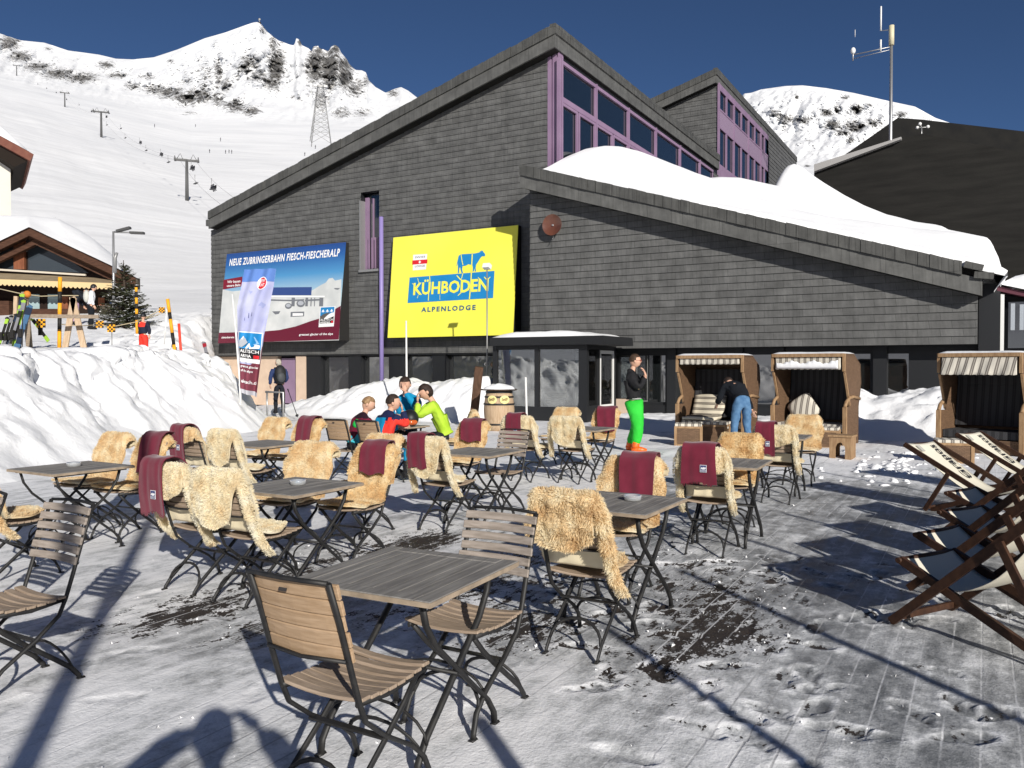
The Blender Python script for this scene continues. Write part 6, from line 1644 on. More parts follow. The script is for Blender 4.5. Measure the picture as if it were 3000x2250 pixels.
# ---------------------------------------------------------------- barrel
x, y = cxy(1462, 20.5)
t = thing('wooden_barrel', 'pale wooden barrel table with yellow name ovals and snow on its top', 'barrel', (x, y, .0), 0)
prof_ = [(.0, .0), (.30, .0), (.34, .15), (.375, .4), (.385, .55), (.375, .7), (.345, .9), (.31, 1.04), (.0, 1.04)]
n_ = 28
mb = MB(); mb.grid([[(r_*math.cos(2*PI*j/n_), r_*math.sin(2*PI*j/n_), z_) for j in range(n_+1)] for r_, z_ in prof_]); mb.build('staves', wood('barrel_oak', (.36, .25, .15), (.50, .37, .25), st=(8, 8, .8)), t)
for z_, r_ in ((.18, .350), (.68, .384), (.86, .358), (.98, .333)):
    mb = MB(); mb.grid([[((r_+.006+o_)*math.cos(2*PI*j/n_), (r_+.006+o_)*math.sin(2*PI*j/n_), z_+h_) for j in range(n_+1)] for h_, o_ in ((0, 0), (.045, 0))]); mb.build('hoop', M_IRON, t)
mb = MB(); mb.tube([(0, 0, 1.042), (0, 0, 1.075)], [.45, .45], 30, smooth=False); mb.build('top', mat('dark_wood_top', (.05, .03, .02), .6, .3), t)
for a0 in (-2.02, -1.18):
    for k in range(1):
        mb = MB(); R0 = .390
        pts = []
        for i in range(6):
            rr_ = i/5; pts.append([(R0*math.cos(a0+.33*rr_*math.cos(q)), R0*math.sin(a0+.33*rr_*math.cos(q)), .82+.105*rr_*math.sin(q)) for q in np.linspace(0, 2*PI, 21)])
        mb.grid(pts); ov = mb.build('name_oval', mat('pale_yellow_paint', (.72, .64, .28), .6, .3), t)
        vs, fs = text_mb('Swizly', 1, .02, shear=.3); xx_ = [v[0] for v in vs]; yy__ = [v[1] for v in vs]
        out = []
        for v in vs:
            a = (v[0]-min(xx_))/(max(xx_)-min(xx_))-.5; b = (v[1]-min(yy__))/(max(yy__)-min(yy__))-.5
            out.append(((R0+.004)*math.cos(a0+.44*a), (R0+.004)*math.sin(a0+.44*a), .82+.10*b+.03*a))
        mb = MB(); mb.add(out, fs); mb.build('lettering', mat('brown_lettering', (.10, .02, .012), .7, .2), ov)
mb = MB(); xs = np.linspace(-.4, .4, 22); Xg, Yg = np.meshgrid(xs, xs); rr_ = np.sqrt(Xg**2+Yg**2)
mb.grid(np.stack([Xg, Yg, 1.076+.13*np.sqrt(np.clip(1-(rr_/.4)**2, 0, 1))*(.8+.5*vnoise(Xg*6, Yg*6, 4))-.01], -1)); o = mb.build('snow_cap', M_SNOWSOFT, t)
# leaning wooden post left of barrel
a = Vector((*cxy(1384, 21.5), 0)); b = on_y(1404, 1075, 21.2)
mb = MB(); mb.beam(a, b, .22, .16, 0, (0, 1, 0)); o = mb.build('wooden_post', wood('dark_brown_post', (.06, .033, .02), (.11, .06, .038), st=(4, 4, 1))); bevel(o, .01); tag(o, 'thick dark wooden post leaning behind the barrel', 'post')
# white marking poles
def pole(name, label, cat, p0, p1, r0, r1, m, group=None):
    o = MB().tube([p0, p1], [r0, r1], 8).build(name, m); return tag(o, label, cat, group)
p = on_y(1192, 1165, 23.2); q = on_y(1190, 940, 23.4); pole('marker_pole', 'tall thin white pole stuck in the snow before the yellow billboard', 'pole', (p.x, p.y, .5), q, .032, .022, M_WHITE)
p = on_y(1544, 1190, 21.8); q = on_y(1540, 1105, 21.8); pole('marker_pole', 'short white pole in front of the glass porch', 'pole', (p.x, p.y, 0), q, .03, .026, M_WHITE)
# floodlight in front of yellow sign: hangs on the sign by a long rod
p0 = b2w(by(1427, 1060, YL-3.3)); p1 = b2w(by(1426, 790, YL-3.3))
t = thing('floodlight', 'small white floodlight on a thin rod in front of the yellow billboard', 'floodlight', (p0.x, p0.y, 0), TH)
mb = MB(); mb.tube([(0, 0, 0), (0, 0, p1.z)], .022, 7); mb.tube([(0, 0, p0.z+.05), (-.1, 0, p0.z-.08), (.0, 0, p0.z-.16), (.1, 0, p0.z-.08), (0, 0, p0.z+.05)], .015, 5); mb.build('rod', M_GREYM, t)
MB().box((0, .0, p1.z+.10), (.24, .16, .15), 0, Matrix.Rotation(R(-25), 3, 'X')).build('lamp_head', M_WHITE, t)
# railing beside the man with rucksack
p = on_y(830, 1165, 25.2)
t = thing('handrail', 'short grey metal handrail beside the man with the rucksack', 'handrail', (p.x, p.y, 0), 0)
zt_h = on_y(830, 1148, 25.2).z
mb = MB(); mb.tube([(-.55, 0, zt_h), (.0, 0, zt_h-.02), (-.0, 0, 0)], .035, 8); mb.build('top_rail', M_STEEL, t)
MB().tube([(-.5, 0, 0), (-.5, 0, zt_h-.03)], .03, 8).build('rail_post', M_STEEL, t)

# ---------------------------------------------------------------- feather flag
DF = 21.0
def fp(px_, py_): return on_y(px_, py_, DF)
M_FPH = mat('lavender_snow_print', (0.34, 0.355, 0.56), .8, .1, noise=(2.6, (0.45, 0.465, 0.64), 6))
M_FMAR = mat('maroon_flag_print', (0.15, 0.035, 0.055), .8, .1, noise=(2, (0.19, 0.05, 0.07), 3))
b0 = fp(706, 1175)
t = thing('feather_flag', 'tall tapering lavender and maroon promotional flag on a thin white pole', 'flag', (b0.x, DF, 0), 0)
def fl(px_, py_): q = fp(px_, py_); return Vector((q.x-b0.x, 0, q.z))
left = [(716, 790), (700, 860), (691, 900), (692, 1000), (700, 1062), (704, 1134), (708, 1150)]
right = [(808, 787), (799, 840), (792, 870), (784, 911), (770, 985), (757, 1120), (753, 1165)]
ly = [p[1] for p in left]; lx = [p[0] for p in left]; ry = [p[1] for p in right]; rx = [p[0] for p in right]
def flagpt(u, v, off=0.0):
    yl = 789+(1150-789)*v; yr_ = 787+(1164-787)*v
    a = fl(np.interp(yl, ly, lx), yl); b = fl(np.interp(yr_, ry, rx), yr_)
    p = a.lerp(b, u); p.y = .10*math.sin(u*6.5+v*3)*min(1, .3+v)+.05*math.sin(u*13+v*5)-off; return p
def fgrid(u0, u1, v0, v1, m, name, off, nu=24, nv=40, par=None, curve=None):
    mb = MB(); mb.grid([[tuple(flagpt(u0+(u1-u0)*i/nu, (v0+(v1-v0)*j/nv)+(curve(i/nu)*(1-j/nv) if curve else 0), off)) for i in range(nu+1)] for j in range(nv+1)]); return mb.build(name, m, par or t)
cl = fgrid(0, 1, 0, 1, M_FPH, 'cloth', 0)
fgrid(0, 1, 0, .10, mat('flag_blue_print', (0.10, 0.20, 0.50), .7, .2), 'blue_top', .006, 24, 6, cl)
fgrid(0, 1, .76, .965, M_FMAR, 'maroon_bottom', .006, 24, 12, cl, curve=lambda u: -.16*max(0, u-.6)/.4)
fgrid(0, 1, .965, 1.0, mat('grey_hem', (.42, .42, .46), .7, .2), 'hem', .007, 24, 3, cl)
mb = MB()
def uvpoly(pts, off, mi): mb.add([flagpt(a, b, off) for a, b in pts], [tuple(range(len(pts)))], mi)
circ = [(.66+.17*math.cos(a), .115+.053*math.sin(a)) for a in np.linspace(0, 2*PI, 25)[:-1]]
for i in range(24): a, b = circ[i], circ[(i+1) % 24]; mb.add([flagpt(.66, .115, .012), flagpt(*b, .012), flagpt(*a, .012)], [(0, 1, 2)], 0)
circ2 = [(.66+.145*math.cos(a), .115+.045*math.sin(a)) for a in np.linspace(0, 2*PI, 25)[:-1]]
for i in range(24): a, b = circ2[i], circ2[(i+1) % 24]; mb.add([flagpt(.66, .115, .016), flagpt(*b, .016), flagpt(*a, .016)], [(0, 1, 2)], 1)
mb.build('badge', [M_WHP, M_REDP], cl)
def ftext(body, u0, u1, v0, v1, off=.02):
    vs, fs = text_mb(body, 1, .02); xx_ = [v[0] for v in vs]; yy__ = [v[1] for v in vs]; mb = MB()
    mb.add([flagpt(u0+(u1-u0)*(v[0]-min(xx_))/(max(xx_)-min(xx_)), v1-(v1-v0)*(v[1]-min(yy__))/(max(yy__)-min(yy__)), off) for v in vs], fs); mb.build('lettering', M_WHP, cl)
ftext('VIEW', .56, .76, .083, .108, .024); ftext('POINT', .56, .76, .116, .141, .024)
mb = MB()
fgrid(.05, .95, .50, .745, M_WHP, 'logo_ground', .012, 24, 10, cl); fgrid(.09, .91, .508, .635, M_BLUEP, 'logo_sky', .016, 24, 8, cl); fgrid(.09, .91, .635, .712, mat('black_print', (0.01, 0.01, 0.012), .5, .3), 'logo_base', .0161, 24, 8, cl); fgrid(.68, .86, .682, .708, M_REDP, 'logo_cross', .021, 8, 4, cl)
uvpoly([(.10, .62), (.13, .575), (.30, .535), (.5, .585), (.36, .61), (.2, .63)], .035, 3); uvpoly([(.5, .575), (.72, .535), (.86, .59), (.7, .60)], .035, 4)
uvpoly([(.30, .535), (.42, .565), (.32, .56), (.22, .565)], .040, 0); uvpoly([(.35, .635), (.55, .59), (.88, .60), (.86, .625), (.6, .635)], .036, 0)
mb.build('logo', [M_WHP, M_BLUEP, mat('black_print', (0.01, 0.01, 0.012), .5, .3), M_LGREYP, mat('sky_print', (.25, .45, .7), .5, .3), M_REDP], cl)
ftext('ALETSCH', .14, .84, .642, .668, .024); ftext('ARENA', .14, .62, .680, .704, .024)
ftext('greatest glacier', .10, .86, .768, .792); ftext('of the alps', .10, .66, .803, .827); ftext('aletsch.ch', .12, .86, .885, .912)
mb = MB()
for u, v, s_3 in ((.42, .37, 1), (.52, .36, .8), (.30, .40, .6)): uvpoly([(u-.02*s_3, v+.02*s_3), (u+.02*s_3, v+.02*s_3), (u+.01*s_3, v-.02*s_3), (u-.01*s_3, v-.02*s_3)], .01, 0)
uvpoly([(.78, .26), (.9, .28), (.84, .31), (.72, .29)], .01, 1); uvpoly([(.3, .17), (.42, .18), (.36, .2)], .01, 1)
mb.build('picture', [mat('violet_grey_print', (.12, .13, .25), .7, .2), mat('violet_print', (.30, .33, .55), .7, .2)], cl)
P_ = [fl(706, 1180)-Vector((0, 0, .4)), fl(703, 1120), fl(690, 960), fl(682, 880), fl(680, 862)]
mb = MB(); mb.tube(P_, [.03, .028, .022, .015, .012], 7); mb.build('pole', M_WHITE, t)

# ---------------------------------------------------------------- things behind the viewer that cast the long shadows
def shadow_post(tip_px, hgt, r, label, name='parasol_pole', cat='pole'):
    tip = on_z(*tip_px, 0); L = hgt/math.tan(SUN_EL); b = tip+SUNH*L
    o = MB().tube([(b.x, b.y, 0), (b.x, b.y, hgt)], r, 10).build(name, M_WHITE); tag(o, label, cat, 'poles outside the picture that throw long shadows'); return o
shadow_post((1775, 1840), 2.6, .034, 'white pole behind the viewer, its shadow running to the bottom centre')
shadow_post((1990, 1670), 3.0, .034, 'white pole right of the viewer, its shadow crossing the right foreground')
shadow_post((2172, 1577), 3.1, .03, 'thin pole beyond the deck chairs, its shadow ending by the patched blanket')
shadow_post((2290, 1505), 3.1, .028, 'thin pole outside the right edge, its shadow passing the stool')
shadow_post((2400, 1386), 3.1, .022, 'thinnest pole outside the right edge')
shadow_post((1395, 2105), 1.75, .040, 'short thick post just behind the viewer', 'short_post', 'post')
L = 9.2/math.tan(SUN_EL)
pb = Vector((-1.97, 3.28, 0))+SUNH*7.0
tt_ = thing('lamp_mast', 'tall mast behind the viewer whose shadow climbs the left snow bank', 'mast', (pb.x, pb.y, 0), 0)
MB().tube([(0, 0, 0), (0, 0, 8.4)], [.07, .05], 12).build('pole', M_STEEL, tt_); MB().box((0, 0, 8.5), (.5, .2, .12)).build('lamp_head', M_STEEL, tt_)
# ---------------------------------------------------------------- people
FOLDS = bpy.data.textures.new('cloth_folds', 'CLOUDS'); FOLDS.noise_scale = .09; FOLDS.noise_depth = 2
M_SKIN = mat('skin', (0.56, 0.33, 0.23), .6, .35, noise=(8, (0.60, 0.36, 0.26), 3))
def skinmesh(J, E, root, mirror=False, lv=2):
    """J: name -> (pos, radius or (rx, ry)); E: edges. returns verts, faces of a grown, joined surface"""
    names = list(J); idx = {k: i for i, k in enumerate(names)}
    me = bpy.data.meshes.new('t'); me.from_pydata([tuple(J[k][0]) for k in names], [(idx[a], idx[b]) for a, b in E], [])
    o = bpy.data.objects.new('t', me); C.objects.link(o)
    md = o.modifiers.new('s', 'SKIN'); md.use_smooth_shade = True; md.branch_smoothing = .6
    for i, k in enumerate(names):
        r = J[k][1]; r = (r, r) if not isinstance(r, tuple) else r
        me.skin_vertices[0].data[i].radius = r
    me.skin_vertices[0].data[idx[root]].use_root = True
    sb = o.modifiers.new('u', 'SUBSURF'); sb.levels = lv; sb.render_levels = lv
    bpy.context.view_layer.update(); dg = bpy.context.evaluated_depsgraph_get()
    m2 = bpy.data.meshes.new_from_object(o.evaluated_get(dg))
    vs = [v.co.copy() for v in m2.vertices]; fs = [tuple(p.vertices) for p in m2.polygons]
    bpy.data.objects.remove(o); bpy.data.meshes.remove(me); bpy.data.meshes.remove(m2)
    return vs, fs
def head_shape(mb, c, r, yaw, pitch, mi=0):
    """r = half height. faces +y locally, then turned"""
    M_ = Matrix.Rotation(yaw, 3, 'Z') @ Matrix.Rotation(pitch, 3, 'X')
    def fn(p, q):
        k = 1.0
        x, y, z = q
        if p.z < -.1: x *= 1-.38*(-p.z-.1); y *= 1-.12*(-p.z-.1)
        if p.y > .3 and abs(p.x) < .25 and -.25 < p.z < .15: y += r*.20*(1-abs(p.x)/.25)*(1-abs(p.z+.08)/.25 if abs(p.z+.08) < .25 else 0)
        if p.y > .5 and .02 < p.z < .22 and .15 < abs(p.x) < .45: y -= r*.05
        if p.y > .4 and -.75 < p.z < -.6: y += r*.05
        return Vector((x, y, z))
    mb.ball(c, (r*.72, r*.86, r), 20, 18, mi, M_, fn)
    for s in (-1, 1): mb.ball(Vector(c)+M_ @ Vector((s*r*.72, -.02, -r*.05)), (r*.10, r*.20, r*.26), 8, 6, mi, M_)
    return M_
def hand(mb, wrist, d, palm, s=1.0, curl=.5, mi=0, side=1):
    """d: direction of the hand, palm: palm normal"""
    d = Vector(d).normalized(); n = Vector(palm); n = (n-d*n.dot(d)).normalized(); w_ = d.cross(n)*side; wrist = Vector(wrist)
    rot = Matrix((w_, d, n)).transposed()
    mb.ball(wrist+d*.045*s, (.040*s, .055*s, .018*s), 10, 8, mi, rot)
    for k, (o_, L) in enumerate(((-.028, .070), (-.010, .080), (.009, .074), (.027, .058))):
        b = wrist+d*.085*s+w_*o_*s; c1 = (d+n*curl*.5).normalized(); c2 = (d+n*curl*1.4).normalized(); c3 = (d*.6+n*curl*2).normalized()
        p1 = b+c1*L*.45*s; p2 = p1+c2*L*.32*s; p3 = p2+c3*L*.25*s
        mb.tube([b-d*.015*s, b, p1, p2, p3], [.009*s, .0095*s, .0085*s, .0078*s, .0055*s], 7, mi)
    b = wrist+d*.025*s-w_*.036*s; p1 = b+(d*.6-w_*.7+n*.3).normalized()*.035*s; p2 = p1+(d*.9-w_*.25+n*.5).normalized()*.03*s
    mb.tube([b+w_*.01*s, b, p1, p2], [.012*s, .012*s, .0105*s, .007*s], 7, mi)
SEG = [('pelvis', 'spine'), ('spine', 'chest'), ('chest', 'neck'), ('chest', 'shL'), ('shL', 'elL'), ('elL', 'wrL'), ('chest', 'shR'), ('shR', 'elR'), ('elR', 'wrR'),
       ('pelvis', 'hipL'), ('hipL', 'knL'), ('knL', 'anL'), ('anL', 'toL'), ('pelvis', 'hipR'), ('hipR', 'knR'), ('knR', 'anR'), ('anR', 'toR'), ('neck', 'headb')]
def person(label, loc, rz, pose, h=1.78, jacket=None, trousers=None, boots=None, hair=None, group=None, collar=None, jr=1.0, tr=1.0, hand_curl=.6, handdir=None, haircut='short', extras=None, skin_lv=2, gloves=None, bootr=.058):
    s = h/1.78
    t = thing('person', label, 'person', loc, rz, group)
    J = {k: Vector(v)*s for k, v in pose.items() if k not in ('yaw', 'pitch')}
    r = dict(pelvis=(.13, .10), spine=(.12, .09), chest=(.145, .10), neck=.052, headb=.05, shL=.058, shR=.058, elL=.042, elR=.042, wrL=.030, wrR=.030, hipL=.085, hipR=.085, knL=.055, knR=.055, anL=.04, anR=.04, toL=.035, toR=.035)
    r = {k: (tuple(a*s for a in v) if isinstance(v, tuple) else v*s) for k, v in r.items()}
    J['headb'] = J['head']+(J['neck']-J['head'])*.45
    JJ = {k: (J[k], tuple(a*.68 for a in r[k]) if isinstance(r[k], tuple) else r[k]*(.72 if k[:2] in ('sh', 'el', 'hi', 'kn', 'an', 'to') else .95)) for k in r}
    vs, fs = skinmesh(JJ, SEG, 'pelvis', lv=skin_lv)
    body = MB(); body.add(vs, fs, 0, True)
    hr = .118*s
    Mh = head_shape(body, J['head'], hr, pose.get('yaw', 0), pose.get('pitch', 0))
    for sd, k in (('L', 1), ('R', -1)):
        w_ = J['wr'+sd]; e_ = J['el'+sd]; d = (w_-e_).normalized()
        hd = (handdir or {}).get(sd, (d, Vector((-k*.9, .3, 0))))
        hand(body, w_, hd[0], hd[1], s, hand_curl, 0, k)
    bo = body.build('body', M_SKIN, t)
    # eyes and mouth
    f = MB(); c = J['head']
    for sx in (-1, 1): f.ball(c+Mh @ Vector((sx*hr*.28, hr*.78, hr*.06)), hr*.085, 8, 6, 0)
    f.ball(c+Mh @ Vector((0, hr*.80, -hr*.48)), (hr*.2, hr*.04, hr*.045), 8, 6, 1, Mh)
    f.build('face_features', [mat('dark_eye', (.02, .015, .012), .3, .5), mat('lips', (.38, .15, .12), .6, .3)], bo)
    def wear(name, keys, edges, root, k, m, lv=2, over=None):
        Jw = {q: (J[q] if not over or q not in over else over[q], tuple(a*k for a in r[q]) if isinstance(r[q], tuple) else r[q]*k) for q in keys}
        v2, f2 = skinmesh(Jw, edges, root, lv=lv); mb = MB(); mb.add(v2, f2, 0, True); wo = mb.build(name, m, t)
        sd_ = wo.modifiers.new('finer', 'SUBSURF'); sd_.levels = 1; sd_.render_levels = 1
        md = wo.modifiers.new('folds', 'DISPLACE'); md.texture = FOLDS; md.strength = .032*s; md.mid_level = .5; md.texture_coords = 'LOCAL'; return wo
    if trousers:
        ks = ['pelvis', 'hipL', 'knL', 'anL', 'hipR', 'knR', 'anR', 'waist']
        J['waist'] = J['pelvis'].lerp(J['spine'], .45); r['waist'] = (.125*s, .095*s)
        wear('trousers', ks, [('pelvis', 'waist'), ('pelvis', 'hipL'), ('hipL', 'knL'), ('knL', 'anL'), ('pelvis', 'hipR'), ('hipR', 'knR'), ('knR', 'anR')], 'pelvis', 1.22*tr, trousers)
    if jacket:
        J['hem'] = J['pelvis'].lerp(J['spine'], .12); r['hem'] = (.14*s, .112*s)
        J['cufL'] = J['elL'].lerp(J['wrL'], .93); J['cufR'] = J['elR'].lerp(J['wrR'], .93); r['cufL'] = r['cufR'] = .036*s
        J['nk'] = J['neck'].lerp(J['headb'], .55); r['nk'] = .066*s
        jo = wear('jacket', ['hem', 'spine', 'chest', 'nk', 'shL', 'elL', 'cufL', 'shR', 'elR', 'cufR'], [('hem', 'spine'), ('spine', 'chest'), ('chest', 'nk'), ('chest', 'shL'), ('shL', 'elL'), ('elL', 'cufL'), ('chest', 'shR'), ('shR', 'elR'), ('elR', 'cufR')], 'spine', 1.24*jr, jacket if not isinstance(jacket, (list, tuple)) else jacket[0])
        if isinstance(jacket, (list, tuple)):
            # colour blocks: fn(co) -> material index
            for m_ in jacket[1:-1]: jo.data.materials.append(m_)
            for p in jo.data.polygons: p.material_index = jacket[-1](p.center/s)
    if boots:
        for sd in 'LR':
            a, to = J['an'+sd], J['to'+sd]
            mb = MB(); sh = a+Vector((0, 0, .14*s)); kn = J['kn'+sd]; sh = a+(kn-a).normalized()*.16*s
            mb.tube([sh, a+Vector((0, 0, .02)), a+Vector((0, 0, -.02*s))], [bootr*1.02*s, bootr*s, bootr*1.05*s], 12)
            d = (to-a); d.z = 0; d.normalize()
            fl_ = min(a.z, to.z)-.035*s
            mb.tube([a-d*.075*s+Vector((0, 0, fl_+.05*s-a.z)), a+Vector((0, 0, fl_+.06*s-a.z)), a+d*.10*s+Vector((0, 0, fl_+.05*s-a.z)), a+d*.20*s+Vector((0, 0, fl_+.038*s-a.z))], [.045*s, .058*s, .052*s, .03*s], 12)
            mb.build('boot', boots, t)
    if hair:
        mb = MB(); c = J['head']
        def hf(p, q):
            z = q.z
            if p.y > .15 and p.z < .45: return Vector((q.x*.80, q.y*.70, q.z if q.z > 0 else q.z*.5))
            if p.z < -.25 and haircut == 'short': return Vector((q.x*.75, q.y*.80, q.z*.62))
            jn = 1+.05*math.sin(p.x*23+p.y*17)*math.sin(p.z*19)
            return q*jn
        mb.ball(c+Mh @ Vector((0, -hr*.10, hr*.10)), (hr*.80, hr*.92, hr*1.02 if haircut != 'helmet' else hr*1.06), 22, 18, 0, Mh, hf if haircut != 'helmet' else (lambda p, q: Vector((q.x*1.12, q.y*1.1, max(q.z, -hr*.25)*1.05)) if not (p.y > .45 and p.z < .1) else Vector((q.x*.9, q.y*.75, max(q.z, -hr*.2)))))
        mb.build('helmet' if haircut == 'helmet' else 'hair', hair, t)
    if extras: extras(t, J, Mh, hr, s)
    return t
STAND = dict(pelvis=(0, 0, .95), spine=(0, .0, 1.12), chest=(0, -.01, 1.34), neck=(0, -.01, 1.50), head=(0, .02, 1.655), shL=(.19, -.01, 1.42), elL=(.25, -.04, 1.14), wrL=(.25, .06, .90), shR=(-.19, -.01, 1.42), elR=(-.25, -.04, 1.14), wrR=(-.25, .06, .90),
             hipL=(.09, 0, .90), knL=(.11, .02, .50), anL=(.12, -.02, .09), toL=(.13, .14, .04), hipR=(-.09, 0, .90), knR=(-.11, .02, .50), anR=(-.12, -.02, .09), toR=(-.13, .14, .04))
def pose(**k): d = dict(STAND); d.update(k); return d
C_BLK = mat('black_jacket_cloth', (0.012, 0.012, 0.014), .8, .25, bump=(18, .3, .01))
C_GRN = mat('bright_green_ski_cloth', (0.025, 0.46, 0.035), .75, .2, noise=(3, (0.035, 0.55, 0.05), 3), bump=(9, .5, .025))
C_ORB = mat('orange_boot_plastic', (0.85, 0.13, 0.012), .4, .5, bump=(9, .7, .035))
H_BRN = mat('brown_hair', (0.035, 0.02, 0.012), .7, .3, noise=(40, (0.07, 0.04, 0.024), 3))
H_DRK = mat('dark_brown_hair', (0.018, 0.011, 0.008), .7, .3, noise=(40, (0.04, 0.025, 0.018), 3))
H_BLD = mat('dark_blond_hair', (0.16, 0.09, 0.045), .7, .3, noise=(30, (0.36, 0.23, 0.12), 4))
H_GRY = mat('grey_hair', (0.33, 0.30, 0.25), .8, .2, noise=(30, (0.5, 0.46, 0.38), 3))
# man in green trousers, body turned to the right of the picture, hand at the mouth
def ex1(t, J, Mh, hr, s):
    mb = MB(); c = J['head']
    for sx in (-1, 1): mb.ball(c+Mh @ Vector((sx*hr*.30, hr*.80, hr*.07)), (hr*.26, hr*.07, hr*.17), 10, 8, 0, Mh); mb.tube([c+Mh @ Vector((sx*hr*.55, hr*.74, hr*.1)), c+Mh @ Vector((sx*hr*.74, 0, hr*.05))], .004, 5)
    mb.build('sunglasses', mat('red_mirror_lens', (.25, .02, .015), .1, .8), t)
    mb = MB(); mb.ball(J['pelvis']+Vector((0, 0, .035)), (.165, .135, .035), 18, 8); mb.build('striped_waistband', stripes('waistband_stripes', 2, .022, (.5, .5, .5), (.03, .03, .035)), t)
x, y = cxy(1858, 15.25)
person('man in black jacket and bright green ski trousers standing with a hand at his mouth', (x, y, .015), R(-104), pose(spine=(0, -.03, 1.13), chest=(0, -.05, 1.34), neck=(0, -.03, 1.50), head=(0, .02, 1.66), yaw=R(16), shL=(.18, -.06, 1.41), elL=(.24, .10, 1.16), wrL=(.10, .22, 1.38),
       shR=(-.18, -.05, 1.41), elR=(-.23, .10, 1.20), wrR=(-.07, .19, 1.42), knL=(.12, .09, .52), anL=(.13, .04, .13), toL=(.13, .20, .06), knR=(-.10, .05, .52), anR=(-.12, -.08, .13), toR=(-.12, .10, .06)), 1.84, C_BLK, C_GRN, C_ORB, H_BRN,
       handdir={'L': (Vector((-.35, -.3, .9)), Vector((-.3, -.9, 0))), 'R': (Vector((.4, -.25, .85)), Vector((.2, -.9, -.2)))}, extras=ex1, jr=1.42, tr=1.72, bootr=.07)
# bending man in jeans
C_JEAN = mat('blue_denim', (0.055, 0.13, 0.25), .85, .2, noise=(12, (0.10, 0.20, 0.34), 4)); C_BLK2 = mat('charcoal_pullover', (0.010, 0.012, 0.016), .9, .15, bump=(9, .7, .035))
x, y = cxy(2172, 16.0)
person('man in dark pullover and blue jeans bending towards the leftmost beach basket', (x, y, .01), R(12), pose(pelvis=(0, -.05, .98), spine=(0, .09, 1.10), chest=(.02, .32, 1.26), neck=(.03, .48, 1.30), head=(.04, .62, 1.28), pitch=R(-50), shL=(-.17, .36, 1.24), elL=(-.26, .42, .98), wrL=(-.20, .62, .86), shR=(.20, .34, 1.24), elR=(.27, .26, .98), wrR=(.30, .12, .74),
       hipL=(-.10, -.04, .92), knL=(-.13, .02, .5), anL=(-.15, .0, .09), toL=(-.16, .16, .04), hipR=(.10, -.04, .92), knR=(.13, .02, .5), anR=(.15, -.02, .09), toR=(.16, .14, .04)), 1.78, C_BLK2, C_JEAN, C_BLK2, H_DRK, jr=1.22, tr=1.25)
# man with rucksack
def ex3(t, J, Mh, hr, s):
    mb = MB(); c = J['chest']+Vector((0, -.22, -.08))
    mb.ball(c, (.20, .15, .31), 16, 14, 0, None, lambda p, q: Vector((max(-.17, min(.17, q.x)), q.y, q.z)))
    mb.ball(c+Vector((0, -.12, -.08)), (.13, .07, .16), 12, 10, 1); mb.build('rucksack', [mat('black_rucksack', (.015, .016, .018), .6, .3), mat('slate_pocket', (.05, .055, .06), .6, .3)], t)
    for sx in (-1, 1):
        mb = MB(); mb.tube([J['chest']+Vector((sx*.11, -.1, .14)), J['chest']+Vector((sx*.12, .06, .13)), J['chest']+Vector((sx*.12, .14, .0)), J['chest']+Vector((sx*.13, .02, -.22)), J['chest']+Vector((sx*.12, -.14, -.25))], .018, 6, flat=1.5); mb.build('strap', mat('black_rucksack', (.015, .016, .018), .6, .3), t)
C_NVY = mat('navy_jacket_cloth', (0.020, 0.035, 0.10), .8, .2, noise=(4, (0.03, 0.05, 0.14), 3)); C_DRK = mat('dark_trouser_cloth', (0.012, 0.014, 0.02), .8, .2, bump=(9, .7, .035))
x, y = cxy(818, 26.0)
person('grey haired man with black rucksack and navy jacket standing by the snow bank', (x, y, .15), R(28), pose(spine=(0, .04, 1.12), chest=(0, .08, 1.33), neck=(0, .12, 1.48), head=(0, .16, 1.63), yaw=R(25), shL=(.2, .06, 1.41), elL=(.27, .06, 1.14), wrL=(.22, .26, 1.0), shR=(-.2, .06, 1.41), elR=(-.28, .0, 1.14), wrR=(-.26, .12, .92)), 1.76, C_NVY, C_DRK, C_BLK, H_GRY, haircut='long', extras=ex3, jr=1.3, tr=1.2)
p0 = on_y(843, 1140, 25.6); p1 = on_y(872, 1222, 24.6)
t = thing('ski_pole', 'dark walking pole held by the man with the rucksack', 'ski pole', p1, 0)
MB().tube([(0, 0, 0), p0-p1], .012, 6).build('shaft', M_BLACK, t); d = (p0-p1).normalized(); MB().tube([d*.08, d*.085], .05, 10).build('basket', M_BLACK, t); MB().tube([(p0-p1)-d*.12, (p0-p1)], .02, 8).build('grip', M_BLACK, t)
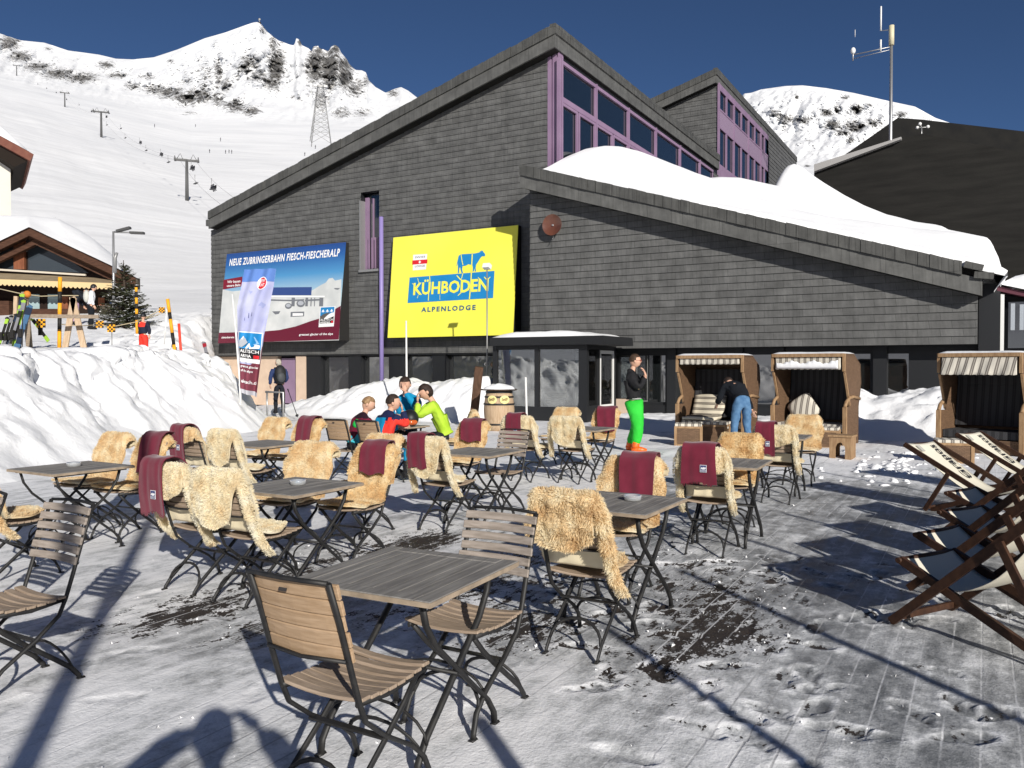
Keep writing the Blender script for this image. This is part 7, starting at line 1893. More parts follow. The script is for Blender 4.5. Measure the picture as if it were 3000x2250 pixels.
# four at the table
G4 = 'people seated at the far table'
C_MAR = mat('maroon_jacket_cloth', (0.16, 0.012, 0.035), .8, .2, bump=(9, .7, .035)); C_DMA = mat('dark_plum_cloth', (0.025, 0.010, 0.018), .8, .2, bump=(9, .7, .035)); C_CYA = mat('cyan_cloth', (0.05, 0.42, 0.52), .8, .2, bump=(9, .7, .035))
C_RBL = mat('azure_cloth', (0.005, 0.24, 0.45), .75, .2, bump=(10, .4, .02)); C_NV2 = mat('midnight_blue_cloth', (0.012, 0.018, 0.06), .8, .2, bump=(9, .7, .035)); C_RED = mat('coral_red_cloth', (0.75, 0.045, 0.03), .75, .2, bump=(9, .7, .035))
C_LIM = mat('lime_green_cloth', (0.38, 0.60, 0.035), .75, .2, noise=(4, (0.44, 0.66, 0.06), 3), bump=(10, .4, .02))
def seat(lean=.12, **k):
    d = dict(pelvis=(0, -.02, .50), spine=(0, lean*.3, .66), chest=(0, lean, .86), neck=(0, lean+.05, 1.00), head=(0, lean+.12, 1.13), shL=(.17, lean, .92), shR=(-.17, lean, .92), elL=(.22, lean+.14, .72), elR=(-.22, lean+.14, .72), wrL=(.10, lean+.34, .76), wrR=(-.10, lean+.34, .76),
             hipL=(.09, 0, .50), hipR=(-.09, 0, .50), knL=(.12, .40, .50), knR=(-.12, .40, .50), anL=(.13, .36, .11), anR=(-.13, .36, .11), toL=(.13, .52, .05), toR=(-.13, .52, .05)); d.update(k); return d
def cpos(x, y, f): return Vector((x, y, .05))+f*.34
def jk1(c): return 1 if c.z > .93 else (0 if c.z > .64 else 2)
person('child in maroon and plum jacket seated at the far table, seen from behind', cpos(-2.42, 11.2, V)+V*.02, RF-.35, seat(.16, pitch=R(-25), yaw=R(-30)), 1.62, [C_MAR, C_DMA, C_CYA, jk1], C_DRK, C_BLK, H_BLD, G4, jr=1.1)
def jk2(c): return 1 if c.z > .84 or (c.x > .14 and c.z > .74) else (2 if c.x > .06 or c.z < .60 and c.x > -.05 else 0)
jj = dict(pose=None)
person('boy in navy, azure and red jacket seated at the far table, hand at his mouth', cpos(-1.95, 10.95, V), RF-.15, seat(.10, yaw=R(-35), wrL=(.10, .30, 1.02), elL=(.20, .30, .80), elR=(-.22, .2, .74)), 1.68, [C_RBL, C_NV2, C_RED, lambda c: 1 if c.z > .90 else (2 if c.x > .05 else 0)], C_RBL, C_BLK, H_DRK, G4, jr=1.14,
       handdir={'L': (Vector((-.1, -.1, 1)), Vector((-.6, -.6, 0)))})
x, y = cxy(1192, 13.0)
person('man in azure jacket at the far table covering his face with a hand', (x, y, .10), RB+.5, seat(.10, head=(0, .20, 1.22), neck=(0, .12, 1.08), chest=(0, .08, .92), shL=(.18, .08, .99), shR=(-.18, .08, .99), wrR=(-.02, .36, 1.13), elR=(-.22, .42, .86), elL=(.22, .26, .78), pitch=R(-15)), 1.80, C_RBL, C_DRK, C_BLK, H_DRK, G4, jr=1.2,
       handdir={'R': (Vector((.1, -.15, 1)), Vector((0, -1, 0)))})
x, y = cxy(1306, 12.35)
ch = place('c', 't', CM['t'], Vector((x, y, .03))+Vector((.10, .02, 0)), PI/2+.1, 'chair on which the man in lime green jacket sits'); place('s', 'd', SM['d'], Vector((x, y, .03))+Vector((.10, .02, 0)), PI/2+.1, 'sheepskin behind the back of the man in lime green')
person('person in lime green jacket at the far table, both hands over the face', (x, y, .05), PI/2+.15, seat(.16, head=(0, .30, 1.17), neck=(0, .22, 1.07), chest=(0, .14, .93), shL=(.18, .20, .99), shR=(-.18, .20, .99), elL=(.17, .42, .82), elR=(-.17, .42, .82), wrL=(.06, .42, 1.03), wrR=(-.06, .42, 1.03), pitch=R(-35)), 1.80, C_LIM, C_DRK, C_BLK, H_DRK, G4, jr=1.25,
       handdir={'L': (Vector((-.1, .0, 1)), Vector((0, -1, 0))), 'R': (Vector((.1, .0, 1)), Vector((0, -1, 0)))}, haircut='long')
# helmet with goggles + cap on the table
t = thing('ski_helmet', 'black ski helmet with orange goggles lying on the far table', 'helmet', (-1.50, 12.02, .76), R(200))
mb = MB(); mb.ball((0, 0, .10), (.13, .155, .13), 16, 12, 0, None, lambda p, q: Vector((q.x, q.y, max(q.z, -.095)))); mb.build('shell', M_BLACK, t)
mb = MB(); mb.ball((0, .12, .05), (.09, .05, .045), 12, 8); mb.build('goggles', mat('orange_lens', (.5, .1, .02), .1, .8), t)
mb = MB(); mb.ball((0, 0, 0), (.13, .12, .09), 14, 10, 0, None, lambda p, q: Vector((q.x, q.y, max(q.z, -.04)*(1+.15*math.sin(p.x*7))))); o = mb.build('cap', mat('neon_green_wool', (.03, .60, .10), .9, .1), None, (-2.12, 11.55, .80)); tag(o, 'neon green woollen cap lying on the far table between the two children', 'cap')
# photographer (throws the shadow at the bottom left)
person('photographer holding a phone up, standing behind the camera, seen only as a shadow', (.02, -.30, 0), 0, pose(head=(0, .02, 1.60), neck=(0, 0, 1.45), chest=(0, 0, 1.28), spine=(0, 0, 1.08), pelvis=(0, 0, .92), shL=(.2, 0, 1.38), shR=(-.2, 0, 1.38), elL=(.38, .06, 1.42), elR=(-.38, .06, 1.42), wrL=(.14, .16, 1.58), wrR=(-.14, .16, 1.58)), 1.76, C_BLK, C_DRK, C_BLK, H_DRK, jr=1.3, tr=1.2)

# ---- up on the piste platform
C_WHT = mat('white_jacket_cloth', (0.72, 0.72, 0.76), .8, .2, bump=(9, .7, .035))
def onb(px_, d, dz=0): x, y = cxy(px_, d); return Vector((x, y, bank_z(x, y)+dz))
def ex4(t, J, Mh, hr, s):
    mb = MB(); mb.ball(J['chest']+Vector((0, -.2, -.06)), (.16, .11, .24), 14, 12); mb.build('rucksack', mat('light_grey_rucksack', (.5, .5, .46), .7, .2), t)
person('skier in white jacket, black helmet and light rucksack standing before the chalet', onb(268, 31.5), R(-50), pose(chest=(0, .05, 1.33), neck=(0, .08, 1.48), head=(0, .12, 1.62)), 1.76, C_WHT, C_BLK2, C_BLK, M_BLACK, haircut='helmet', extras=ex4, jr=1.35, tr=1.25)
person('skier in dark jacket bending over beside the one in white', onb(222, 33.5), R(-40), pose(spine=(0, .08, 1.10), chest=(0, .25, 1.26), neck=(0, .36, 1.36), head=(0, .46, 1.44), pitch=R(-30), elL=(.26, .32, 1.0), wrL=(.22, .45, .8), elR=(-.26, .32, 1.0), wrR=(-.22, .45, .8)), 1.74, C_DRK, mat('lilac_ski_cloth', (.42, .28, .42), .8, .2), C_BLK, H_DRK, jr=1.25, tr=1.3)
C_NV3 = mat('child_navy_cloth', (0.015, 0.02, 0.04), .8, .2, bump=(9, .7, .035))
x, y = cxy(421, 22.0)
person('child in red and navy ski suit with black helmet behind the snow bank', (x, y, max(1.10, bank_z(x, y)-.15)), R(-20), pose(elL=(.22, .08, 1.16), elR=(-.22, .08, 1.16)), 1.20, [C_NV3, C_RED, lambda c: 1 if c.z > 1.26 and abs(c.x) < .17 else 0], C_RED, C_BLK, M_BLACK, haircut='helmet', jr=1.45, tr=1.5)
# ---------------------------------------------------------------- terrain lookup for the slope
def slope_pt(px_, py_):
    """point of the far slope seen at this photo pixel (first row passing the height)"""
    j = int(np.argmin(np.abs(px-px_))); col = yy[:, j]
    for i in range(len(col)-1):
        if col[i] >= py_ >= col[i+1]:
            f = (col[i]-py_)/max(1e-6, col[i]-col[i+1]); return on_y(px_, py_, float(dd[i, j]*(1-f)+dd[i+1, j]*f))
    return on_y(px_, py_, 1200)
px_keep = px
M_PYL = mat('dull_pylon_grey', (0.085, 0.085, 0.085), .6, .3)
# chairlift pylons
def pylon(label, base, toppx, seed):
    p = slope_pt(*base); top = on_y(toppx[0], toppx[1], p.y); H = top.z-p.z; w_ = H*.27
    t = thing('lift_pylon', label, 'lift pylon', p, R(20), 'chairlift pylons on the slope')
    MB().tube([(0, 0, -1), (0, 0, H)], [H*.048, H*.034], 10).build('mast', M_PYL, t)
    mb = MB(); mb.beam((-w_, 0, H), (w_, 0, H), H*.05, H*.05); mb.build('crossarm', M_PYL, t)
    for sx in (-1, 1):
        mb = MB(); mb.beam((sx*w_, -H*.18, H-.02*H), (sx*w_, H*.18, H+.02*H), H*.045, H*.04)
        for k in range(5): mb.ball((sx*w_, -H*.16+H*.08*k, H+.035*H), (H*.012, H*.03, H*.03), 8, 6)
        mb.build('roller_battery', M_PYL, t)
        mb = MB(); mb.tube([(sx*w_*.9, 0, H), (sx*w_*.55, 0, H*1.16), (sx*w_*.3, 0, H)], H*.008, 5); mb.build('service_frame', M_PYL, t)
    return p, top
PY = [pylon('nearest and tallest chairlift pylon, just left of the lodge roof', (548, 588), (550, 470), 1), pylon('second chairlift pylon up the slope', (297, 402), (297, 328), 2), pylon('third chairlift pylon up the slope', (190, 313), (190, 272), 3), pylon('farthest tiny chairlift pylon near the left edge', (49, 222), (49, 192), 4)]
# cables
cb = [on_y(900, 690, 90)]+[q[1] for q in PY]
for k, off in enumerate((-.42, .42)):
    pts = []
    for a, b, (pa_, ta) in zip(cb[:-1], cb[1:], PY):
        for i in range(8): f = i/8; q = a.lerp(b, f); q.z -= (b-a).length*.018*4*f*(1-f)*1.0; pts.append(q)
    pts.append(cb[-1])
    o = MB().tube([p+Vector((off*5, 0, 0)) for p in pts], .028, 4).build('lift_cable', M_PYL); tag(o, ['left haul cable of the chairlift', 'right haul cable of the chairlift'][k], 'cable', 'haul cables of the chairlift')
# lift chairs
def make_lift_chair(occ):
    t = thing('lift_chair', 'x', 'lift chair', (0, 0, 0), 0, 'chairs hanging on the lift')
    MB().tube([(0, 0, 0), (0, 0, -1.4), (0, .3, -1.9)], .07, 6).build('hanger', M_GREYM, t)
    mb = MB(); mb.bb(-1.1, 1.1, -.1, .5, -2.25, -2.10); mb.build('seat', M_BLACK, t)
    if occ:
        mb = MB(); mb.bb(-1.1, 1.1, .5, .62, -2.2, -1.5); mb.build('backrest', M_BLACK, t)
    return t
LC = {0: make_lift_chair(False), 1: make_lift_chair(True)}; used_ = {0: False, 1: False}
C_TINY = [mat('dark_ski_wear', (.02, .02, .03), .8, .2), mat('rust_ski_wear', (.15, .03, .02), .8, .2)]
def tiny(label, loc, m, seat_=False, sc_=1.0, group=None):
    global _tp
    if '_tp' not in globals():
        J = {k: (Vector(v), .09 if k in ('pelvis', 'spine', 'chest') else .065) for k, v in STAND.items()}; J['headb'] = (STAND['head'], .12)
        _tp = []
        for sit in (0, 1):
            JJ = dict(J)
            if sit:
                for s_, x_ in (('L', .1), ('R', -.1)): JJ['kn'+s_] = (Vector((x_, .42, .92)), .07); JJ['an'+s_] = (Vector((x_, .45, .5)), .06); JJ['to'+s_] = (Vector((x_, .62, .46)), .05)
            JJ = {k: v for k, v in JJ.items() if k != 'head'}
            vs, fs = skinmesh(JJ, SEG, 'pelvis', lv=1); mb = MB(); mb.add(vs, fs, 0, True); mb.ball((0, .02, 1.66), (.11, .13, .15), 8, 6)
            me_o = mb.build('person', C_TINY[0]); _tp.append(me_o.data); bpy.data.objects.remove(me_o)
    o = bpy.data.objects.new('person', _tp[1 if seat_ else 0]); C.objects.link(o); o.location = loc; o.rotation_euler = (0, 0, R(150)); o.scale = (sc_, sc_, sc_)
    tag(o, label, 'person', group); return o
LCH = [(565, 82, 1), (0, 0, 0)]
spots = [(617, 520, 1, 62), (570, 512, 0, 58), (491, 455, 0, 45), (469, 432, 1, 42), (426, 430, 0, 40), (409, 406, 1, 38), (365, 393, 0, 35), (354, 365, 0, 33), (312, 362, 0, 28), (308, 334, 1, 27), (268, 333, 0, 24), (266, 320, 1, 24), (231, 303, 0, 22), (164, 270, 1, 18), (136, 260, 1, 17), (110, 248, 1, 15), (88, 230, 0, 13), (70, 210, 1, 10)]
spots = [(620, 522, 1), (571, 512, 0), (492, 456, 0), (470, 436, 1), (427, 425, 0), (409, 404, 1), (366, 391, 0), (353, 364, 0), (312, 355, 0), (267, 318, 1), (231, 300, 0), (164, 266, 1), (136, 254, 1), (110, 242, 1), (70, 204, 1), (560, 470, 1), (310, 332, 1), (194, 285, 1)]
word = ['first', 'second', 'third', 'fourth', 'fifth', 'sixth', 'seventh', 'eighth', 'ninth', 'tenth', 'eleventh', 'twelfth', 'thirteenth', 'fourteenth', 'fifteenth', 'sixteenth', 'seventeenth', 'eighteenth']
xs_c = np.array([q[0].x/q[0].y*2400+1500 for q in PY][::-1]); ds_c = np.array([q[0].y for q in PY][::-1])
bpy.context.view_layer.update()
order = sorted(range(len(spots)), key=lambda i: -spots[i][0])
for rank, i in enumerate(order):
    a, b, occ = spots[i]; d = float(np.exp(np.interp(a, xs_c, np.log(ds_c)))) if a < 548 else 230*(1-.25*(a-548)/72)
    loc = on_y(a, b, d); lb = ('occupied' if occ else 'empty')+' lift chair, '+word[rank]+' one counted up the slope'
    if not used_[occ]: o = LC[occ]; used_[occ] = True; o.location = loc; o.rotation_euler = (0, 0, R(-50)); o['label'] = lb
    else: o = dup(LC[occ], loc, R(-50), lb)
    o.scale = (1, 1, 1)
    if occ:
        for k in range(3):
            c = Vector((-.7+.7*k, .15, -3.05)); c.rotate(Euler((0, 0, R(-50)))); q = tiny('dark clad rider, '+['left', 'middle', 'right'][k]+' one on the '+word[rank]+' lift chair up the slope', loc+c, C_TINY[0], True, 1.0, 'riders on the chairlift'); q.rotation_euler = (0, 0, R(-50))
for k, (a, b, lb) in enumerate([(646, 408, 'lone dark skier on the middle piste'), (614, 442, 'lone skier below the middle piste'), (661, 444, 'left skier of the three standing together on the piste'), (671, 443, 'middle skier of the three standing together on the piste'), (679, 444, 'right skier of the three standing together on the piste'), (453, 367, 'distant skier below the couloir'), (573, 366, 'distant skier below the small lift station'), (924, 430, 'skier close to the lodge roof left of the lattice tower'), (893, 451, 'skier just above the lodge roof edge')]):
    p = slope_pt(a, b+6); s_ = max(1.0, p.y/2400*11/1.75); tiny(lb, p, C_TINY[0], False, min(s_, 2.0), 'skiers on the far piste')
# lattice tower (old cableway support)
p = on_y(940, 412, 420); H = on_y(940, 252, 420).z-p.z; wb = (on_y(970, 412, 420).x-on_y(912, 412, 420).x)/2; wt = wb*.28
t = thing('lattice_tower', 'tall steel lattice cableway tower beyond the lodge roof', 'tower', p, R(10))
def cnr(z_, i): f = z_/H; w_ = wb*(1-f)+wt*f; return Vector(((-1, 1, 1, -1)[i]*w_, (-1, -1, 1, 1)[i]*w_, z_))
for i in range(4): MB().tube([cnr(0, i)-Vector((0, 0, 2)), cnr(H, i)], .20, 5).build('leg', M_GREYM, t)
lv = [0]
while lv[-1] < H*.97: lv.append(lv[-1]+(wb*(1-lv[-1]/H)+wt*lv[-1]/H)*1.1)
for i in range(4):
    mb = MB(); j = (i+1) % 4
    for a, b in zip(lv[:-1], lv[1:]):
        mb.tube([cnr(a, i), cnr(b, j)], .10, 4, cap=False); mb.tube([cnr(a, j), cnr(b, i)], .10, 4, cap=False); mb.tube([cnr(b, i), cnr(b, j)], .10, 4, cap=False)
    mb.build('bracing', M_GREYM, t)
mb = MB(); mb.tube([(0, 0, H), (0, 0, H*1.05)], .4, 5); mb.beam((-wt*2.4, 0, H), (wt*2.4, 0, H), .8, .8); mb.build('head_frame', M_GREYM, t)
# summit antenna
p = slope_pt(760, 67); s = p.y/2400
t = thing('summit_mast', 'small mast with dish on the highest summit', 'mast', (p.x, p.y, p.z-1*s), 0)
MB().tube([(0, 0, -2), (0, 0, 12*s)], 1.0*s, 6).build('pole', M_GREYM, t); mb = MB(); mb.ball((0, 0, 11*s), (4*s, 2*s, 4*s), 8, 6); mb.build('dish', M_GREYM, t); MB().bb(-5*s, 4*s, -2*s, 2*s, -4*s, 3*s).build('hut', mat('dark_hut_wood', (.05, .04, .035), .8, .1), t)
# avalanche barriers and dark wood on the right-hand dome
for k in range(8):
    a = 2688+k*6.3; b = 334+k*2.4; p = on_y(a, b, 900); s = p.y/2400
    o = MB().box((0, 0, 0), (3.2*s, 2*s, 7*s), 0, Matrix.Rotation(.5, 3, 'Y')).build('avalanche_barrier', M_GREYM, None, p); tag(o, word[k]+' avalanche barrier from the left on the shoulder of the right-hand dome', 'barrier', 'avalanche barriers on the right-hand dome')

# ---------------------------------------------------------------- chalet at the left
YC = 40.0
def cp(px_, py_, y=YC): return on_y(px_, py_, y)
M_BRN = wood('brown_timber', (0.045, 0.020, 0.012), (0.085, 0.040, 0.024), st=(1, 1, 6), sc_=3)
M_RBR = wood('red_brown_timber', (0.16, 0.055, 0.028), (0.24, 0.09, 0.045), st=(4, 4, 1), sc_=3)
ap = cp(85, 665); er = cp(398, 812); gz_ = cp(300, 925).z
el_ = Vector((2*ap.x-er.x, YC, er.z))
t = thing('chalet', 'brown timber chalet with a gabled snow-laden roof and scalloped awning', 'chalet', (0, 0, 0), 0)
th = .42
for A_, B_ in ((ap, er), (ap, el_)):
    mb = MB(); mb.prism([A_, B_, B_-Vector((0, 0, th)), A_-Vector((0, 0, th))], (-5.6, 9, 0)); mb.build('roof', M_BRN, t)
    mb = MB(); a2 = A_+Vector((0, .5, -.50)); b2 = A_.lerp(B_, .86)+Vector((0, .5, -.50)); mb.prism([a2, b2, b2-Vector((0, 0, .28)), a2-Vector((0, 0, .28))], (0, .25, 0)); mb.build('rafter', M_BRN, t)
yw_ = YC+1.3
mb = MB(); zz0 = cp(0, 935, yw_).z
xl_, xr_ = cp(-160, 800, yw_).x, cp(312, 800, yw_).x
k_ = (er.z-ap.z)/(er.x-ap.x)
mb.prism([(xl_, yw_, zz0-1), (xr_, yw_, zz0-1), (xr_, yw_, ap.z-.6+k_*(xr_-ap.x)), (ap.x, yw_, ap.z-.6), (xl_, yw_, ap.z-.6+k_*(ap.x-xl_))], (0, .3, 0)); mb.build('gable_wall', mat('dark_timber_wall', (.022, .013, .010), .8, .15), t)
M_CHG = mat('chalet_glass', (.035, .045, .055), .08, .8)
for q in ([(0, 700), (42, 682), (42, 788), (0, 786)], [(-120, 765), (-5, 705), (-5, 786), (-120, 780)], [(82, 700), (100, 690), (260, 800), (82, 792)]):
    mb = MB(); mb.prism([cp(a, b, yw_-.03) for a, b in q[::-1]], (0, .02, 0)); mb.build('gable_window', M_CHG, t)
mb = MB(); a, b = cp(44, 695, yw_-.1), cp(76, 790, yw_-.1); mb.bb(a.x, b.x, yw_-.25, yw_-.06, b.z, a.z-.1); mb.build('post', M_RBR, t)
mb = MB(); a, b = cp(-160, 783, yw_-.3), cp(250, 808, yw_-.3); mb.prism([a, b, b+Vector((0, 0, .09)), a+Vector((0, 0, .09))], (0, .1, 0)); mb.build('ledge', mat('pale_ledge', (.55, .5, .42), .7, .2), t)
# awning with scallops
P = []
for k in range(3):
    row = []
    for i in range(121):
        u = i/120; a = cp(-160+u*490, 792+u*24, yw_-.2); b = cp(-160+u*490, 812+u*18, yw_-1.7); q = a.lerp(b, k/2); row.append(tuple(q))
    P.append(row)
mb = MB(); mb.grid(P); aw = mb.build('awning', mat('tan_canvas', (.26, .20, .13), .85, .1, noise=(2, (.34, .27, .18), 4)), t)
P = [[], []]
for i in range(241):
    u = i/240; b = cp(-160+u*490, 812+u*18, yw_-1.71); P[0].append(tuple(b)); P[1].append((b.x, b.y, b.z-.22-.09*abs(math.sin(u*PI*38))))
mb = MB(); mb.grid(P); mb.build('scalloped_edge', mat('cream_canvas_edge', (.58, .44, .24), .85, .1), aw)
for a, b in ((80, 116), (140, 172)):
    p = cp(a, 862, yw_-.05); q = cp(b, 905, yw_-.05); mb = MB(); mb.bb(p.x, q.x, yw_-.06, yw_-.03, q.z, p.z); mb.build('window', mat('pale_reflecting_glass', (.30, .40, .42), .15, .6), t)
p = cp(182, 868, yw_-.1); q = cp(200, 915, yw_-.1); mb = MB(); mb.bb(p.x, q.x, yw_-.12, yw_-.04, q.z, p.z); p = cp(288, 872, yw_-.1); q = cp(306, 896, yw_-.1); mb.bb(p.x, q.x, yw_-.12, yw_-.04, q.z, p.z); mb.build('shutter', M_RBR, t)
mb = MB(); p = cp(-160, 882, yw_-.6); q = cp(30, 930, yw_-.6); mb.bb(p.x, q.x, yw_-.7, yw_-.4, q.z, p.z); p = cp(60, 905, yw_-.6); q = cp(210, 935, yw_-.6); mb.bb(p.x, q.x, yw_-.7, yw_-.4, q.z, p.z); mb.build('parapet', M_BRN, t)
mb = MB(); p = cp(296, 895, yw_-.8); q = cp(330, 930, yw_-.8); mb.bb(p.x, q.x, yw_-.9, yw_-.2, q.z, p.z); mb.build('side_screen', mat('grey_brown_boards', (.10, .085, .07), .8, .1), t); mb = MB(); p = cp(318, 812, yw_-.8); q = cp(392, 845, yw_-.8); mb.bb(p.x, q.x, yw_-.4, yw_-.1, q.z, p.z); mb.build('side_screen', mat('grey_brown_boards', (.10, .085, .07), .8, .1), t)
# snow on the chalet roof (height field along roof pitch)
XS_ = np.linspace(el_.x-.2, er.x+.05, 90); YS_ = np.linspace(YC-.15, YC+9, 24); Xg, Yg = np.meshgrid(XS_, YS_)
rf = np.where(Xg > ap.x, ap.z+k_*(Xg-ap.x), ap.z+k_*(ap.x-Xg))
topz = [cp(-300, 640, YC+4).z, cp(-100, 632, YC+4).z, cp(0, 637, YC+4).z, cp(100, 640, YC+4).z, cp(170, 648, YC+4).z, cp(230, 680, YC+4).z, cp(270, 706, YC+4).z, cp(330, 760, YC+4).z, cp(400, 818, YC+4).z]
topx = [cp(a, 640, YC+4).x+4*.622 for a in (-300, -100, 0, 100, 170, 230, 270, 330, 400)]
crest_ = np.interp(Xg, topx, topz)
f = sstep(YC-.15, YC+4, Yg)**.7
hz_ = np.maximum(crest_-rf, .05)*f*sstep(0, .8, er.x+.05-Xg)+.10*sstep(YC-.15, YC+.1, Yg)*sstep(0, .4, er.x+.05-Xg)
tag(fastgrid('chalet_roof_snow', np.stack([Xg-(Yg-YC)*.622, Yg, rf+hz_-.02], -1), M_SNOWSOFT), 'thick smooth snow on the brown chalet roof', 'snow')

# white house corner
YW = 58.0
t = thing('white_house', 'corner of a white house with brown eaves at the left edge', 'house', (0, 0, 0), 0)
p = cp(30, 440, YW); q = cp(-260, 960, YW); mb = MB(); mb.prism([(q.x, YW, q.z), (p.x, YW, q.z), (p.x, YW, p.z+.8), (q.x, YW, p.z+.8)], (-5.2, 8, 0)); mb.build('wall', mat('cream_render', (.62, .58, .50), .85, .1, noise=(.5, (.66, .62, .55), 3)), t)
a, b = cp(-60, 365, YW-1.5), cp(99, 452, YW-1.5)
mb = MB(); mb.prism([a, b, b-Vector((.25, 0, .45)), a-Vector((.25, 0, .45))], (-5.9, 9, 0)); mb.build('roof', mat('reddish_eave_board', (.15, .055, .04), .7, .2, noise=(2, (.19, .08, .055), 3)), t)
mb = MB(); a2, b2 = cp(-60, 400, YW-1.2), cp(88, 468, YW-1.2); mb.prism([a2, b2, b2-Vector((1.1, 0, .5)), a2-Vector((0, 0, .5))], (-5.2, 8, 0)); mb.build('soffit', mat('dark_soffit', (.02, .015, .012), .8, .1), t)
XS_ = np.linspace(a.x-3, b.x-.3, 50); YS_ = np.linspace(YW-1.5, YW+6, 14); Xg, Yg = np.meshgrid(XS_, YS_); sl_ = (b.z-a.z)/(b.x-a.x)
hz_ = 1.5*np.sqrt(np.clip((b.x-.3-Xg)/3.2, 0, 1))*np.sqrt(np.clip((Yg-YW+1.5)/1.5, 0, 1))*(1+.1*fbm(Xg, Yg, 3, 5))
tag(fastgrid('house_roof_snow', np.stack([Xg-(Yg-YW+1.5)*.65, Yg, a.z+sl_*(Xg-a.x)+.02+hz_], -1), M_SNOWSOFT), 'snow on the roof of the white house at the left edge', 'snow')

# ---------------------------------------------------------------- double street lamp
t0 = onb(334, 37.0); t = thing('street_lamp', 'grey double-armed street lamp in front of the piste', 'street lamp', t0, 0)
def lp(a, b): q = on_y(a, b, 37.0); return q-t0
MB().tube([(0, 0, 0), lp(333, 820), lp(332, 678)], [.07, .06, .045], 8).build('pole', M_STEEL, t)
for q1_, q2_ in (((332, 680), (378, 668)), ((332, 680), (418, 683))):
    mb = MB(); mb.tube([lp(*q1_), lp(*q2_)], .035, 6); mb.build('arm', M_STEEL, t)
    c = lp(*q2_)*1.0; d = (lp(*q2_)-lp(*q1_)).normalized(); hd = MB(); hd.box(c-d*.25, (.62, .22, .10), 0, Matrix.Rotation(-math.atan2(d.z, d.x), 3, 'Y')); hd.build('lamp_head', mat('dark_lamp_housing', (.06, .06, .06), .5, .4), t)
MB().tube([lp(337, 800), lp(337, 755), lp(343, 740)], [.08, .08, .06], 8).build('cut_pipe', M_GREYM, t)

# ---------------------------------------------------------------- snow poles
M_ORG = mat('yellow_orange_paint', (0.80, 0.36, 0.02), .6, .3); M_PKB = mat('black_pole_paint', (.015, .014, .013), .6, .3)
def banded(label, p0px, p1px, d, r, bands, zb=None):
    """bands: list of (pixel y, material) from the top"""
    a = on_y(*p1px, d); b = on_y(*p0px, d)
    t = thing('snow_pole', label, 'snow pole', (b.x, b.y, b.z), 0, 'striped snow poles along the piste'); L = a-b
    ys_ = [q[0] for q in bands]+[p0px[1]]
    for (y0, m_), y1 in zip(bands, ys_[1:]):
        f0 = (p0px[1]-y0)/(p0px[1]-p1px[1]); f1 = (p0px[1]-y1)/(p0px[1]-p1px[1])
        MB().tube([L*f0, L*f1-(L.normalized()*.25 if y1 == p0px[1] else Vector((0, 0, 0)))], r, 10).build('band', m_, t)
    return t
banded('thick yellow and black pole in front of the chalet awning', (174, 995), (176, 812), 24, .055, [(812, M_ORG), (854, M_PKB), (888, M_ORG), (928, M_PKB), (965, M_ORG)])
banded('leaning yellow and black pole right of the spruce', (515, 1052), (491, 876), 22, .045, [(876, M_ORG), (915, M_PKB), (935, M_ORG), (975, M_PKB), (1010, M_ORG), (1045, M_PKB)])
banded('thin yellow and black pole in front of the spruce', (401, 958), (399, 842), 30, .05, [(842, M_ORG), (855, M_PKB), (872, M_ORG), (890, M_PKB), (905, M_ORG), (920, M_PKB), (938, M_ORG)])
o = MB().tube([on_y(534, 1058, 22)-Vector((0, 0, .3)), on_y(524, 948, 22)], .035, 10).build('marker_post', mat('neon_red_paint', (.75, .06, .03), .6, .3)); tag(o, 'neon red post beside the leaning yellow and black pole', 'post')
p = MB().tube([on_y(481, 978, 23)-Vector((0, 0, .3)), on_y(489, 905, 23)], .02, 8).build('marker_post', M_WHITE); tag(p, 'thin pale stick left of the leaning yellow and black pole', 'post')
# crossed boards + ski rack beam
M_PLK = wood('pale_plank', (.42, .30, .19), (.55, .42, .30), st=(6, 6, 1))
a = thing('trestle', 'pale crossed-plank trestle on the snow bank', 'trestle', (0, 0, 0), 0)
for nm, p0, p1 in (('plank', (247, 995), (212, 870)), ('plank', (190, 992), (216, 872))):
    MB().beam(on_y(*p0, 24)-Vector((0, 0, .3)), on_y(*p1, 24), .17, .05, 0, (0, 1, 0)).build(nm, M_PLK, a)
t = thing('ski_rack', 'long horizontal wooden ski rack with orange caps at its ends', 'ski rack', (0, 0, 0), 0)
MB().beam(on_y(40, 925, 23), on_y(290, 928, 23.4), .10, .10, 0).build('beam', wood('grey_log', (.20, .15, .11), (.32, .26, .2)), t)
MB().beam(on_y(88, 1010, 23)-Vector((0, 0, .3)), on_y(72, 855, 23), .16, .06, 0, (0, 1, 0)).build('upright', wood('grey_log', (.20, .15, .11), (.32, .26, .2)), t)
MB().beam(on_y(40, 1010, 23)-Vector((0, 0, .3)), on_y(47, 868, 23), .10, .06, 0, (0, 1, 0)).build('upright', M_PLK, t)
mb = MB(); mb.ball(on_y(80, 862, 22.9), .10, 8, 6); mb.build('cap', mat('orange_plastic', (.6, .2, .03), .6, .3), t)
